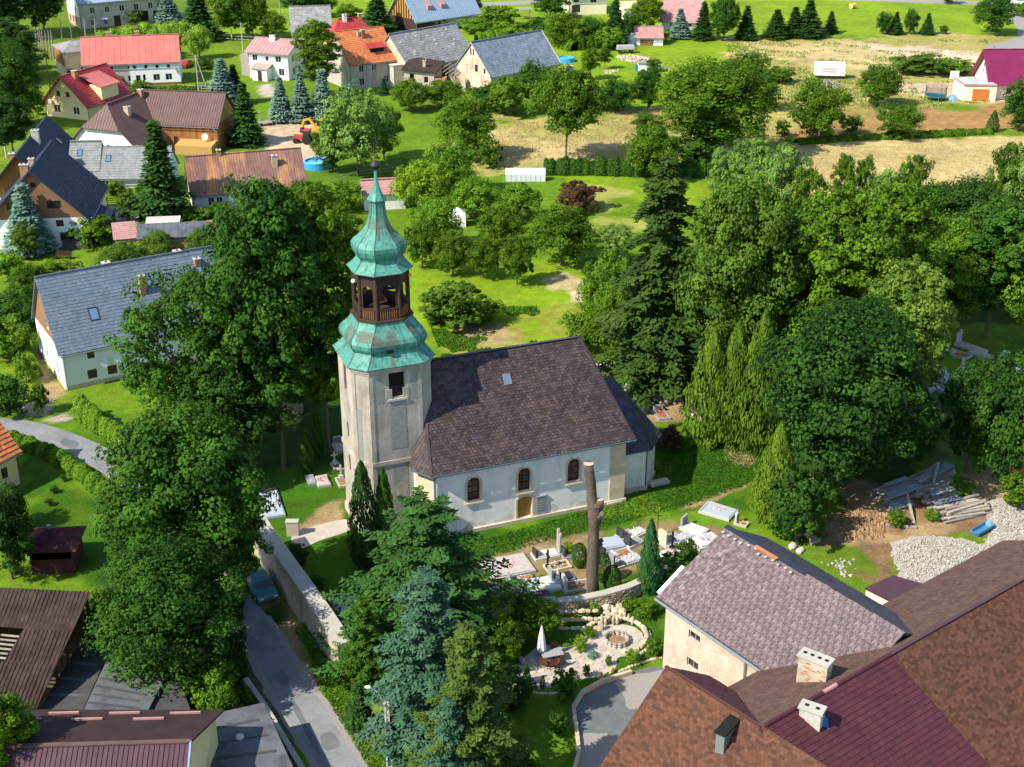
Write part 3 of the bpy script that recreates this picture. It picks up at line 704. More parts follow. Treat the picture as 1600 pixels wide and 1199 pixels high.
for x in WX:
    w = arch_frame(x, 2.95, 1.15, 2.25, .2).build('window', 'sandstone', church)
    k = MB(); k.box(x - .13, x + .13, -.12, -.0, 5.28, 5.62); k.build('keystone', 'church_wall', w)
    k = MB(); k.box(x - .85, x + .85, -.16, -.062, 2.7, 2.84); k.build('sill', 'sandstone', w)
    gb = MB(); a = arch(x, 2.95, 1.15, 2.25, 10); gb.poly([(p[0], .26, p[1]) for p in a]); gb.build('pane', 'glass_warm', w)
    fb = MB()
    for dx in (-.52, 0, .52): fb.box(x + dx - .04, x + dx + .04, .18, .24, 2.95, 5.15 if dx == 0 else 4.7)
    for z in (3.0, 3.6, 4.25, 4.75): fb.box(x - .52, x + .52, .17, .23, z - .03, z + .03)
    fb.build('glazing_bar', 'brown_paint', w)
ds = arch_frame(8.2, .35, 1.35, 2.05, .18, .25).build('doorway', 'sandstone', church)
db = MB(); 
for j in range(5): db.t = _rng.random(); db.box(7.53 + j * .27, 7.53 + j * .27 + .262, .2, .26, .35, 2.42)
d = db.build('door', 'door_ochre', church)
hb = MB()
for z in (.8, 1.9): hb.box(7.6, 8.8, .185, .199, z, z + .05)
hb.box(8.5, 8.56, .15, .19, 1.2, 1.4); hb.build('hinge', 'wood_gold', d)
tb = MB(); tb.box(9.25, 10.15, -.1, 0, .25, 2.1); tb.box(9.2, 10.2, -.14, 0, 2.102, 2.22); tb.build('epitaph_slab', 'granite_grey', church)
lb = MB()
for j in range(5): lb.box(9.36, 10.04, -.115, -.101, 1.8 - j * .26, 1.9 - j * .26)
lb.build('inscription', 'tower_grey', church)
# pilasters, plinth, cornice; damp patches low on the wall and runs below the eaves
for x0, x1 in ((.8, 7.1), (10.3, 16.1)):
    n = int((x1 - x0) / .16); m_ = MB(); m_.poly([(x0, -.004, .3), (x1, -.004, .3)] + [(x1 - (x1 - x0) * k / n, -.004, .55 + .28 * math.sin(k * .31 + x0) + .16 * math.sin(k * .83) + .12 * _rng.random()) for k in range(n + 1)]); m_.build('damp_stain', 'damp_plaster', church)
pb = MB(); pb.box(16.2, 17.66, -.07, 0, .5, EH - .3); pb.build('corner_pilaster', 'sandstone', church)
pb = MB(); pb.box(-.02, .75, -.07, 0, .5, EH - .3); pb.build('corner_pilaster', 'church_wall', church)
def ring_course(poly, z0, z1, out, mat, name, par=church):
    m = MB(); n = len(poly); P = [Vector((*p, 0)) for p in poly]; off = []
    for k in range(n):
        a = (P[k] - P[k - 1]).normalized(); b2 = (P[(k + 1) % n] - P[k]).normalized()
        na, nb = Vector((a.y, -a.x, 0)), Vector((b2.y, -b2.x, 0)); q = (na + nb); q = q / max(.2, q.dot(na)); off.append(P[k] + q * out)
    for k in range(n):
        q = (k + 1) % n
        m.hexa([P[k] + Vector((0, 0, z0)), off[k] + Vector((0, 0, z0)), off[q] + Vector((0, 0, z0)), P[q] + Vector((0, 0, z0))],
               [P[k] + Vector((0, 0, z1)), off[k] + Vector((0, 0, z1)), off[q] + Vector((0, 0, z1)), P[q] + Vector((0, 0, z1))])
    return m.build(name, mat, par)
ring_course(nave, EH - .28, EH - .02, .17, 'church_wall', 'cornice')
ring_course(nave, 0, .32, .22, 'plinth_stone', 'plinth')
# nave roof with real slates; flared (bell-cast) eaves, hipped ends
def bell(E0, E1, R1, R0):
    return [E0, E1, R1, R0]
zr, ze = 14.0, 6.3
ROOF = {'front': [(-.3, -.55, ze), (18.3, -.55, ze), (15.5, 5.5, zr), (.9, 5.5, zr)],
        'back': [(18.3, 11.55, ze), (-.3, 11.55, ze), (.9, 5.5, zr), (15.5, 5.5, zr)],
        'east': [(18.3, -.55, ze), (18.3, 11.55, ze), (15.5, 5.5, zr)],
        'west': [(-1.4, 9.7, ze), (-1.4, 1.3, ze), (.9, 5.5, zr)],
        'west_front': [(-1.4, 1.3, ze), (-.3, -.55, ze), (.9, 5.5, zr)],
        'west_back': [(-.3, 11.55, ze), (-1.4, 9.7, ze), (.9, 5.5, zr)]}
def church_roof(par, faces, mat, style, mid=None):
    for nm, f in faces.items():
        f = [Vector(p) for p in f]
        s_ = MB(); slab(s_, f, .15); o = s_.build('roof_slope', 'soot', par)
        cb = MB(); cover(cb, f, style); cb.build('slate', mat, o, kind='stuff')
church_roof(church, ROOF, 'slate_church', ('tile', .27, .33, .05, .04, .015))
def hipcap(par, a, b, mat, w=.28, name='hip_cap'):
    m = MB(); m.bar(Vector(a) + Vector((0, 0, .05)), Vector(b) + Vector((0, 0, .05)), w, .07); return m.build(name, mat, par)
hipcap(church, (15.5, 5.5, zr), (.9, 5.5, zr), 'slate_dark', name='ridge_cap')
hipcap(church, (18.3, -.55, ze), (15.5, 5.5, zr), 'slate_church', .22); hipcap(church, (-.3, -.55, ze), (.9, 5.5, zr), 'slate_church', .22); hipcap(church, (-1.4, 1.3, ze), (.9, 5.5, zr), 'slate_church', .22)
m_ = MB(); m_.tube([(-.3, -.66, ze - .06), (18.35, -.66, ze - .06)], .085, 8); m_.tube([(-.3, -.66, ze - .06), (-1.5, 1.25, ze - .06)], .085, 8); m_.build('gutter', 'gutter_blue', church)
m_ = MB(); m_.tube([(.1, -.62, ze - .1), (.1, -.18, ze - .5), (.1, -.13, .1)], .055, 8); m_.build('downpipe', 'gutter_blue', church)
skylight(church, [Vector(p) for p in ROOF['front']], 8.35, 6.6, .7, .95, 'zinc')
# chancel with polygonal apse
CZ = 4.35
ch = [(17.6, 1.15), (20.4, 1.15), (22.2, 3.1), (22.2, 7.9), (20.4, 9.85), (17.6, 9.85)]
mb = MB()
for k in range(5): wall_run(mb, ch[k], ch[k + 1], CZ, [arch(2.4, 1.6, .9, 1.8)] if k == 2 else ())
mb.build('chancel_wall', 'church_wall', church)
ring_course(ch, CZ - .25, CZ - .02, .15, 'gutter_blue', 'cornice'); ring_course(ch, 0, .5, .14, 'plinth_stone', 'plinth')
co = [(17.3, .7), (20.6, .7), (22.75, 2.95), (22.75, 8.05), (20.6, 10.3), (17.3, 10.3)]; cr_, ce = 9.5, CZ - .05
RC = {'f': [(co[0][0], co[0][1], ce), (co[1][0], co[1][1], ce), (18.9, 5.5, cr_), (16.2, 5.5, cr_)], 'fe': [(co[1][0], co[1][1], ce), (co[2][0], co[2][1], ce), (18.9, 5.5, cr_)],
      'e': [(co[2][0], co[2][1], ce), (co[3][0], co[3][1], ce), (18.9, 5.5, cr_)], 'be': [(co[3][0], co[3][1], ce), (co[4][0], co[4][1], ce), (18.9, 5.5, cr_)],
      'b': [(co[4][0], co[4][1], ce), (co[5][0], co[5][1], ce), (16.2, 5.5, cr_), (18.9, 5.5, cr_)]}
church_roof(church, RC, 'slate_dark', ('tile', .34, .4, .035, .02))
m_ = MB(); m_.tube([(*co[0], ce - .08), (*co[1], ce - .08), (*co[2], ce - .08), (*co[3], ce - .08)], .08, 8); m_.build('gutter', 'gutter_blue', church)
m_ = MB(); m_.tube([(20.35, .75, ce - .1), (20.35, 1.05, ce - .5), (20.35, 1.08, .1)], .055, 8); m_.build('downpipe', 'gutter_blue', church)
m_ = MB(); m_.box(15.9, 17.4, -.35, -.22, 0, .22); m_.build('footing_stone', 'plinth_stone', church); m_ = MB(); m_.box(21.0, 22.9, 1.2, 1.9, 0, .35); m_.build('footing_stone', 'plinth_stone', church)
# tower
TC = Vector((-2.25, 5.5, 0)); TR = 3.35
def octo(r, q, z, c=TC):
    a = r * q
    return [Vector((c.x + x, c.y + y, z)) for x, y in ((-a, -r), (a, -r), (r, -a), (r, a), (a, r), (-a, r), (-r, a), (-r, -a))]
oc = octo(TR, .657, 0); TH = 15.45
mb = MB()
WN = {}
for k in range(8):
    P, Q = oc[k], oc[(k + 1) % 8]; ax = (Q - P).normalized(); n = Vector((ax.y, -ax.x, 0)); ln = (Q - P).length; hs = []
    if k == 0: hs = [rect(ln / 2 + .1, 12.75, 1.35, 2.2)]
    if k == 6: hs = [arch(ln / 2, 8.0, .55, 1.5), arch(ln / 2, 4.8, .55, 1.6), rect(ln / 2, 12.4, .8, 2.4)]
    panel(mb, P, ax, [(0, 0), (ln, 0), (ln, TH), (0, TH)], hs, n, .45)
    WN[k] = (P, ax, n, ln)
mb.build('tower_wall', 'tower_plaster', church)
def proud(k, x0, x1, z0, z1, d, mat, name):
    P, ax, n, ln = WN[k]; m = MB()
    q = lambda x, dd, z: P + ax * x + n * dd + Vector((0, 0, z))
    m.hexa([q(x0, d, z0), q(x1, d, z0), q(x1, -.002, z0), q(x0, -.002, z0)], [q(x0, d, z1), q(x1, d, z1), q(x1, -.002, z1), q(x0, -.002, z1)])
    return m.build(name, mat, church)
def proud_poly(k, pts, d, mat, name):
    P, ax, n, ln = WN[k]; m = MB(); m.poly([P + ax * x + n * d + Vector((0, 0, z)) for x, z in pts]); return m.build(name, mat, church)
f0 = WN[0][3]; c0 = f0 / 2 + .1
P, ax, n, ln = WN[0]
q = lambda x, dd, z: P + ax * x + n * dd + Vector((0, 0, z))
w = MB()
for j in range(5): w.hexa([q(c0 - .6, -.3, 12.8 + j * .2), q(c0 + .6, -.3, 12.8 + j * .2), q(c0 + .6, -.12, 12.72 + j * .2), q(c0 - .6, -.12, 12.72 + j * .2)], [q(c0 - .6, -.3, 12.83 + j * .2), q(c0 + .6, -.3, 12.83 + j * .2), q(c0 + .6, -.12, 12.75 + j * .2), q(c0 - .6, -.12, 12.75 + j * .2)])
wl = w.build('louvre', 'wood_dark', church)
w = MB(); w.poly([q(c0 - .7, -.44, 12.7), q(c0 + .7, -.44, 12.7), q(c0 + .7, -.44, 15), q(c0 - .7, -.44, 15)]); w.build('bell_window', 'soot', church)
proud(0, c0 - .95, c0 - .45, 12.6, 13.5, .04, 'tower_plaster', 'stone_block'); proud(0, c0 + .45, c0 + .95, 12.6, 13.5, .04, 'tower_plaster', 'stone_block')
proud(0, c0 - .85, c0 + .85, 12.42, 12.6, .12, 'coping', 'sill')
proud(0, c0 - .7, c0 + .7, 8.0, 12.3, .018, 'tower_grey', 'grey_panel')
proud(0, c0 - .6, c0 + .65, 1.6, 6.4, .018, 'tower_grey', 'grey_panel')
proud_poly(0, [(c0 + .55 * math.cos(t) * (1 + .25 * math.sin(3 * t)), 3.9 + 1.15 * math.sin(t) * (1 + .15 * math.cos(2 * t))) for t in [k * math.pi / 8 for k in range(16)]], .024, 'tower_plaster', 'fallen_plaster')
for x in (c0 - 1.5, c0 + 1.55): proud_poly(0, arch(x, 12.4, .62, 2.3), .02, 'tower_grey', 'blind_niche'); proud_poly(0, arch(x, 12.34, .76, 2.44), .012, 'tower_plaster', 'niche_surround')
proud_poly(2, arch(WN[2][3] / 2, 12.6, .7, 2.2), .02, 'tower_grey', 'blind_niche')
proud(7, .25, .75, 7.0, 11.8, .016, 'tower_grey', 'grey_panel')
P, ax, n, ln = WN[6]; q = lambda x, dd, z: P + ax * x + n * dd + Vector((0, 0, z))
for z, h in ((8.0, 1.5), (4.8, 1.6), (12.4, 2.4)):
    w = MB(); w.poly([q(ln / 2 - .42, -.4, z), q(ln / 2 + .42, -.4, z), q(ln / 2 + .42, -.4, z + h), q(ln / 2 - .42, -.4, z + h)]); w.build('slit_window', 'brown_paint', church)
ocp = [(p.x, p.y) for p in oc]
ring_course(ocp, 7.0 - .35, 7.0, .1, 'tower_plaster', 'string_course'); ring_course(ocp, 14.95, 15.2, .08, 'tower_plaster', 'cornice'); ring_course(ocp, 15.2, 15.46, .2, 'tower_plaster', 'cornice')
ring_course(ocp, 0, .7, .15, 'plinth_stone', 'plinth')
for k in (0, 7): 
    ln = WN[k][3]
    proud(k, 0.02, .3, .7, 14.9, .05, 'tower_plaster', 'corner_strip'); proud(k, ln - .3, ln - .02, .7, 14.9, .05, 'tower_plaster', 'corner_strip')
# copper roofs
def copper(prof, name, seam=2):
    R = [octo(r, q_, z) for z, r, q_ in prof]; m = MB(); m.rings(R, True, False); o = m.build(name, 'copper', church)
    for k in range(8):
        m = MB(); m.tube([r[k] for r in R], .04, 5); m.build('corner_seam', 'copper_brown', o)
        fine = MB()
        for s_ in range(1, seam + 1 if k % 2 == 0 else 2):
            t = s_ / ((seam if k % 2 == 0 else 1) + 1)
            fine.tube([r[k].lerp(r[(k + 1) % 8], t) for r in R], .018, 4)
        fine.build('standing_seam', 'copper_brown', o)
    return o
low = copper([(15.48, 3.68, .65), (15.56, 3.7, .65), (15.95, 3.3, .64), (16.3, 3.02, .63), (16.5, 2.9, .62), (16.62, 2.98, .62), (16.9, 3.14, .61), (17.25, 3.2, .6), (17.6, 3.1, .58), (17.9, 2.88, .56), (18.25, 2.56, .54), (18.6, 2.33, .52), (18.9, 2.24, .5)], 'copper_skirt', 3)
def patch(prof, k, a0, a1, j0, j1, name='bare_patch'):
    m = MB(); R = [octo(r + .02, q_, z) for z, r, q_ in prof]
    rs = [[r[k].lerp(r[(k + 1) % 8], a0), r[k].lerp(r[(k + 1) % 8], a1)] for r in R[j0:j1 + 1]]
    for a, b2 in zip(rs, rs[1:]): m.poly([a[0], a[1], b2[1], b2[0]])
    m.build(name, 'copper_brown', low if prof is PL else top)
PL = [(15.56, 3.7, .65), (15.95, 3.3, .64), (16.3, 3.02, .63), (16.5, 2.9, .62), (16.62, 2.98, .62), (16.9, 3.14, .61), (17.25, 3.2, .6), (17.6, 3.1, .58), (17.9, 2.88, .56), (18.25, 2.56, .54), (18.6, 2.33, .52), (18.9, 2.24, .5)]
for k, a0, a1, j0, j1 in ((0, .02, .6, 6, 9), (7, .2, .98, 7, 9), (6, .45, .95, 6, 9), (1, .1, .5, 7, 10), (0, .42, .5, 0, 2), (0, .05, .08, 0, 4), (6, .3, .42, 0, 5), (1, .55, .6, 0, 2)): patch(PL, k, a0, a1, j0, j1)
m_ = MB(); hp = octo(3.2, .6, 16.75); m_.bar(hp[0].lerp(hp[1], .34), hp[0].lerp(hp[1], .48), .18, .26); m_.build('vent_hole', 'soot', low)
# open timber lantern
lan = [octo(2.02, .47, z) for z in (18.9, 22.95)]
m_ = MB(); m_.rings([octo(2.36, .5, 18.88), octo(2.36, .5, 19.0), octo(2.1, .49, 19.06)], True, True); fl = m_.build('lantern_floor', 'wood_dark', church)
for k in range(8):
    a, b2 = lan[0][k], lan[0][(k + 1) % 8]; d_ = (b2 - a); ln = d_.length; ax = d_.normalized(); n = Vector((ax.y, -ax.x, 0))
    m_ = MB(); m_.tube([a + Vector((0, 0, .05)), a + Vector((0, 0, 4.0))], .15, 8); m_.build('post', 'wood_dark', church)
    # arcade board with an arched opening
    ow = ln - .55; m_ = MB(); m_.t = _rng.random()
    op = [(x, z) for x, z in arch(ln / 2, .95, ow, 1.95 if ow > 1.2 else 1.9, 10, .5 if ow < 1.2 else .42)]
    panel(m_, a + Vector((0, 0, .1)) + n * .02, ax, [(0.05, 0), (ln - .05, 0), (ln - .05, 3.85), (.05, 3.85)], [op], n, .12)
    panel(m_, a + Vector((0, 0, .1)) - n * .10, ax, [(0.05, 0), (ln - .05, 0), (ln - .05, 3.85), (.05, 3.85)], [op], -n, 0)
    m_.build('arcade_board', 'wood_dark', church)
    m_ = MB(); m_.bar(a + ax * .1 + n * .07 + Vector((0, 0, 1.02)), b2 - ax * .1 + n * .07 + Vector((0, 0, 1.02)), .1, .09); m_.build('hand_rail', 'wood_dark', church)
    m_ = MB(); cnt = max(3, int(ln / .22))
    for j in range(cnt):
        p = a + ax * (.2 + (ln - .4) * (j + .5) / cnt) + n * .06
        m_.t = _rng.random(); m_.bar(p + Vector((0, 0, .2)), p + Vector((0, 0, .97)), .09, .05)
    m_.build('baluster', 'wood_warm' if k in (0, 7, 1) else 'wood_dark', church)
m_ = MB(); m_.rings([octo(2.12, .48, 22.7), octo(2.2, .48, 22.95)], True, True); m_.build('lantern_cornice', 'wood_dark', church)
m_ = MB(); m_.bar((TC.x - 1.6, TC.y, 20.9), (TC.x + 1.6, TC.y, 20.9), .18, .2); m_.build('bell_beam', 'wood_dark', church)
bp_ = g(599, 549, 22.0)
m_ = MB(); m_.lathe([(0, .02), (.05, .16), (.16, .2), (.28, .14), (.34, .02)], 12, (TC.x - 2.35, TC.y - .5, 21.95)); m_.box(TC.x - 2.3, TC.x - 1.9, TC.y - .53, TC.y - .47, 22.0, 22.06); m_.build('floodlight', 'white_paint', church, smooth=False)
m_ = MB(); m_.lathe([(0, .02), (.05, .13), (.16, .16), (.26, .1), (.3, .02)], 12, (TC.x + 2.15, TC.y - 1.1, 22.1)); m_.build('floodlight', 'flower_yellow', church)
PT = [(22.9, 2.42, .48), (22.97, 2.44, .48), (23.25, 2.12, .47), (23.55, 1.84, .46), (23.75, 1.7, .46), (23.9, 1.72, .46), (24.2, 1.9, .46), (24.6, 2.03, .46), (24.95, 2.04, .46), (25.25, 1.84, .46), (25.55, 1.5, .46), (25.9, 1.18, .46), (26.3, .92, .46), (26.8, .72, .46), (27.4, .6, .46), (28.1, .555, .46), (28.32, .56, .46)]
top = copper(PT, 'onion_dome', 1)
for k, a0, a1, j0, j1 in ((0, .05, .98, 12, 14), (7, .1, .95, 12, 13), (1, .2, .8, 9, 12), (0, .1, .3, 10, 12), (0, .5, .6, 9, 12)): patch(PT, k, a0, a1, j0, j1)
m_ = MB(); m_.rings([octo(r, .44, z) for z, r in ((28.32, .58), (28.42, .70), (28.5, .72), (28.75, .56), (29.1, .36), (29.6, .21), (30.2, .13), (30.75, .10), (30.85, .16))], True, True); m_.build('needle', 'copper', church)
m_ = MB(); m_.lathe([(30.82, .05), (30.9, .2), (31.05, .32), (31.17, .36), (31.2, .39), (31.24, .39), (31.27, .36), (31.4, .32), (31.55, .2), (31.62, .05)], 16, (TC.x, TC.y, 0)); m_.build('finial_ball', 'dark_metal', church, smooth=True)
m_ = MB(); m_.tube([(TC.x, TC.y, 31.6), (TC.x, TC.y, 33.3)], .03, 6); m_.tube([(TC.x - .35, TC.y, 32.9), (TC.x + .35, TC.y, 32.9)], .025, 6); m_.build('finial_cross', 'iron_black', church)

# ------------------------------------------------------------------ vegetation: leaf-clump crowns, shared between copies
def leaf_mesh(name, P, Nn, ln, wd, tone, updir=None):
    """P centres, Nn normals, ln/wd sizes; each leaf clump is a folded rhombus"""
    n = len(P); r = np.random.RandomState(n % 9973)
    Nn = Nn / (np.linalg.norm(Nn, axis=1, keepdims=True) + 1e-9)
    A = updir if updir is not None else r.normal(size=(n, 3))
    T = A - Nn * (A * Nn).sum(1, keepdims=True); T /= np.linalg.norm(T, axis=1, keepdims=True) + 1e-9
    B = np.cross(Nn, T); ln = ln[:, None]; wd = wd[:, None]
    fold = Nn * wd * .35
    V = np.stack([P - T * ln * .5, P + B * wd * .5 - fold, P + T * ln * .5, P - B * wd * .5 - fold], 1).reshape(-1, 3)
    i = np.arange(n)[:, None] * 4
    Fc = np.concatenate([i + [0, 1, 2], i + [0, 2, 3]], 1).reshape(-1, 3)
    me = bpy.data.meshes.new(name)
    me.vertices.add(len(V)); me.vertices.foreach_set('co', V.ravel())
    me.loops.add(Fc.size); me.loops.foreach_set('vertex_index', Fc.ravel().astype(np.int32))
    me.polygons.add(len(Fc)); me.polygons.foreach_set('loop_start', np.arange(0, Fc.size, 3, dtype=np.int32))
    at = me.attributes.new('v', 'FLOAT', 'POINT'); at.data.foreach_set('value', np.repeat(np.clip(tone, 0, 1), 4).astype(np.float32))
    me.update(calc_edges=True); return me
def unit(r, n):
    d = r.normal(size=(n, 3)); return d / np.linalg.norm(d, axis=1, keepdims=True)
def broad(seed, nl=14, nc=22, nf=75, leaf=.021, z0=.22, droop=0.0, spread=1.0, lob=.26, sparse=.0, flat=.8, asp=1.0):
    """unit-height, unit-width crown (points, normals, sizes, tones, lobe centres)"""
    r = np.random.RandomState(seed); P, Nn, S, T, LC = [], [], [], [], []
    zc = (1 + z0) / 2; hz = (1 - z0) / 2
    lobes = []
    for k in range(nl):
        t = (k + .5) / nl; zz = 1 - 2 * t; a = k * 2.4 + r.uniform(-.4, .4); rr = math.sqrt(max(0, 1 - zz * zz))
        rad = lob * r.uniform(.62, 1.2)
        prof = 1.0 if zz > -.2 else 1 - .25 * (-.2 - zz)
        if asp < 1: rad *= asp ** .5
        c = np.array([math.cos(a) * rr * (.5 * asp - rad * .7) * spread * prof * (.9 + .2 * ((k * 7) % 5) / 4), math.sin(a) * rr * (.5 * asp - rad * .7) * spread * prof * (.9 + .2 * ((k * 7) % 5) / 4), zc + zz * (hz - rad * .62)])
        lobes.append((c, rad)); LC.append(c)
    for zz in (np.linspace(z0 + .15, .8, 4) if asp < .8 else (zc,)): lobes.append((np.array([0, 0, zz]), lob * (asp ** .5)))
    for c, rad in lobes:
        d = unit(r, nc); d[:, 2] = np.where(d[:, 2] < -.35, -d[:, 2], d[:, 2])
        cc = c + d * rad * r.uniform(.62, 1.08, (nc, 1)); cc[:, 2] = c[2] + (cc[:, 2] - c[2]) * flat
        cr = rad * r.uniform(.26, .44, nc); ct = r.uniform(.08, .92, nc)
        for q, s, tn in zip(cc, cr, ct):
            if r.rand() < sparse: continue
            m = int(nf * r.uniform(.7, 1.3)); e = unit(r, m); e[:, 2] = np.where(e[:, 2] < -.3, e[:, 2] * .4, e[:, 2])
            rr = r.uniform(.45, 1.0, (m, 1)) ** .6
            p = q + e * rr * s; 
            if droop: p[:, 2] -= droop * r.uniform(0, 1, m) ** 1.5 * s * 3
            P.append(p); Nn.append(e * .75 + (q - c) / rad * .55 + np.array([0, 0, .35]) + r.normal(size=(m, 3)) * .28)
            S.append(leaf * r.uniform(.45, 1.45, m)); T.append(tn + r.uniform(-.28, .28, m))
    P = np.concatenate(P)
    return P, np.concatenate(Nn), np.concatenate(S), np.concatenate(T), LC
def trunk_mesh(name, LC, mat, r0=.022, top=.72, n=7, limbs=7, base=0.0, seed=1, sx=1.0):
    r = random.Random(seed); mb = MB()
    pts = [(r.uniform(-.01, .01) * k, r.uniform(-.01, .01) * k, base + (top - base) * k / 6) for k in range(7)]
    mb.tube(pts, [r0 * (1.25 if k == 0 else 1 - k / 8) for k in range(7)], n)
    for k, c in enumerate(LC[:limbs * 2:2] if len(LC) > limbs else LC):
        b = Vector(pts[min(5, 2 + k % 4)]); e = Vector(c); m_ = (b + e) / 2; m_.z -= .02
        mb.tube([b, m_, e], [r0 * .5, r0 * .32, r0 * .12], 5)
    return mb.mesh(name, mat)
PROTO = {}
def squash(me, asp):
    """store a crown built at its true proportions at unit width"""
    if asp != 1.0:
        co = np.empty(len(me.vertices) * 3, np.float32); me.vertices.foreach_get('co', co); co = co.reshape(-1, 3); co[:, :2] /= asp; me.vertices.foreach_set('co', co.ravel()); me.update()
    return me
def proto_broad(key, seed, trunk='bark', r0=.022, tseed=1, **kw):
    P, Nn, S, T, LC = broad(seed, **kw)
    up = None
    if kw.get('droop'):
        up = np.tile(np.array([0, 0, 1.0]), (len(P), 1)) + np.random.RandomState(3).normal(size=(len(P), 3)) * .35
    cm = squash(leaf_mesh('crown_' + key, P, Nn, S * (1.7 if kw.get('droop') else 1.15), S * (.55 if kw.get('droop') else .8), T, up), kw.get('asp', 1.0))
    LC = [(c[0] / kw.get('asp', 1.0), c[1] / kw.get('asp', 1.0), c[2]) for c in LC]
    PROTO[key] = (cm, trunk_mesh('trunk_' + key, LC, trunk, r0, seed=tseed))
proto_broad('big1', 1, asp=0.65, nl=26, nc=24, nf=72, leaf=.0155, lob=.20, z0=.16)
proto_broad('big2', 2, asp=0.6, nl=30, nc=22, nf=68, leaf=.0155, lob=.18, z0=.2, sparse=.12)
proto_broad('big3', 3, asp=0.7, nl=24, nc=25, nf=72, leaf=.0155, lob=.225, z0=.12)
proto_broad('tall1', 4, asp=0.45, nl=34, nc=18, nf=70, leaf=.0135, lob=.17, z0=.18, sparse=.2, r0=.020)
proto_broad('airy', 5, asp=0.75, nl=22, nc=20, nf=70, leaf=.0165, lob=.19, z0=.22, sparse=.3)
proto_broad('mid1', 6, nl=15, nc=22, nf=52, leaf=.029, lob=.27, z0=.03)
proto_broad('mid2', 7, nl=13, nc=22, nf=54, leaf=.029, lob=.29, z0=.0)
proto_broad('mid3', 8, nl=16, nc=19, nf=50, leaf=.029, lob=.25, z0=.08, sparse=.1)
proto_broad('stem', 9, nl=16, nc=22, nf=50, leaf=.026, lob=.25, z0=.24, r0=.016)
proto_broad('bush1', 10, nl=9, nc=14, nf=42, leaf=.05, lob=.33, z0=-.08, r0=.02)
proto_broad('bush2', 11, nl=8, nc=14, nf=44, leaf=.055, lob=.36, z0=-.1, r0=.02)
proto_broad('bush3', 12, nl=12, nc=11, nf=36, leaf=.05, lob=.28, z0=-.05, r0=.02, sparse=.1)
proto_broad('birch1', 13, asp=0.38, nl=22, nc=12, nf=46, leaf=.017, lob=.17, z0=.15, droop=.35, trunk='birch_bark', r0=.013, sparse=.1)
proto_broad('birch2', 14, asp=0.38, nl=24, nc=12, nf=42, leaf=.017, lob=.16, z0=.12, droop=.4, trunk='birch_bark', r0=.013, sparse=.15)
proto_broad('willow', 15, nl=10, nc=14, nf=55, leaf=.034, lob=.27, z0=.12, droop=.8, r0=.03)
def conifer(key, seed, levels, nb, steps, needle, r=.5, droop=.35, z0=.04, lift=.0, power=1.0, dens=3, ragged=.15, trunk='bark', r0=.016, fluffy=.0, bmin=.06, asp=.42):
    r = .5 * asp; bmin *= asp; R = np.random.RandomState(seed); P, Nn, S, T, U = [], [], [], [], []
    for k in range(levels):
        t = (k + R.uniform(0, .8)) / levels; z = z0 + (1 - z0) * t * .985
        rad = max(bmin * (1 - t), r * (1 - t) ** power) * R.uniform(1 - ragged, 1 + ragged * .6)
        n = max(3, int(nb * (1 - t * .55)))
        for j in range(n):
            a = 6.283 * (j + R.uniform(0, .7)) / n + k * .9; L = rad * R.uniform(1 - ragged * 1.4, 1.05)
            dr = droop * R.uniform(.7, 1.3); tn = R.uniform(.2, .8)
            d = np.array([math.cos(a), math.sin(a), 0]); side = np.array([-d[1], d[0], 0])
            m = max(3, int(steps * (.35 + .65 * L / r)))
            u = ((np.arange(m) + .6) / m * .88 + .12).repeat(dens); K = len(u); nz = R.normal(size=(K, 9))
            sd = np.tile(np.linspace(-1, 1, dens) if dens > 1 else np.zeros(1), m)
            wdt = L * .32 * (1.05 - u) + needle * .45; ab = np.abs(sd)
            zz = z + lift * L * u - dr * L * u ** 1.6 + .12 * L * np.maximum(0, u - .75) - ab * wdt * .35
            c = d * (L * u)[:, None] + side * (sd * wdt)[:, None] + nz[:, :3] * needle * .22; c[:, 2] += zz
            P.append(c); uu = d * (1 - ab * .4)[:, None] + side * (sd * .9)[:, None] + nz[:, 3:6] * fluffy; uu[:, 2] -= .25 + .3 * ab; U.append(uu)
            Nn.append(np.array([0, 0, 1.0]) + d * .35 + nz[:, 6:] * .35); S.append(needle * R.uniform(.7, 1.25, K)); T.append(tn + R.uniform(-.25, .25, K) + (u - .5) * .25)
    P, Nn, S, T, U = map(np.concatenate, (P, Nn, S, T, U))
    mb = MB(); mb.tube([(0, 0, 0), (0, 0, .3), (0, 0, .97)], [r0 * 1.2, r0 * .8, r0 * .12], 7)
    PROTO[key] = (squash(leaf_mesh('crown_' + key, P, Nn, S * 1.35, S * .62, T, U), asp), mb.mesh('trunk_' + key, trunk))
conifer('spruce1', 21, 34, 11, 10, .036, droop=.35, ragged=.22)
conifer('spruce2', 22, 32, 11, 10, .038, droop=.28, ragged=.3)
conifer('old_spruce', 23, 44, 11, 17, .0185, droop=.45, ragged=.5, power=.5, z0=.1, dens=6, fluffy=.3, asp=.4)
conifer('blue1', 24, 26, 13, 10, .042, droop=.12, lift=.12, ragged=.12, dens=4)
conifer('blue2', 25, 24, 12, 10, .044, droop=.15, lift=.1, ragged=.16, dens=4)
conifer('fluffy', 26, 32, 12, 17, .0205, droop=.18, lift=.08, ragged=.36, power=.45, z0=.02, dens=8, fluffy=.7, asp=.6)
conifer('pine', 27, 26, 11, 17, .023, droop=.1, lift=.25, ragged=.42, power=.42, z0=.08, dens=8, fluffy=.8, asp=.8)
conifer('yew', 28, 30, 11, 7, .05, droop=-.1, lift=.5, ragged=.25, power=.8, dens=4, fluffy=.3)
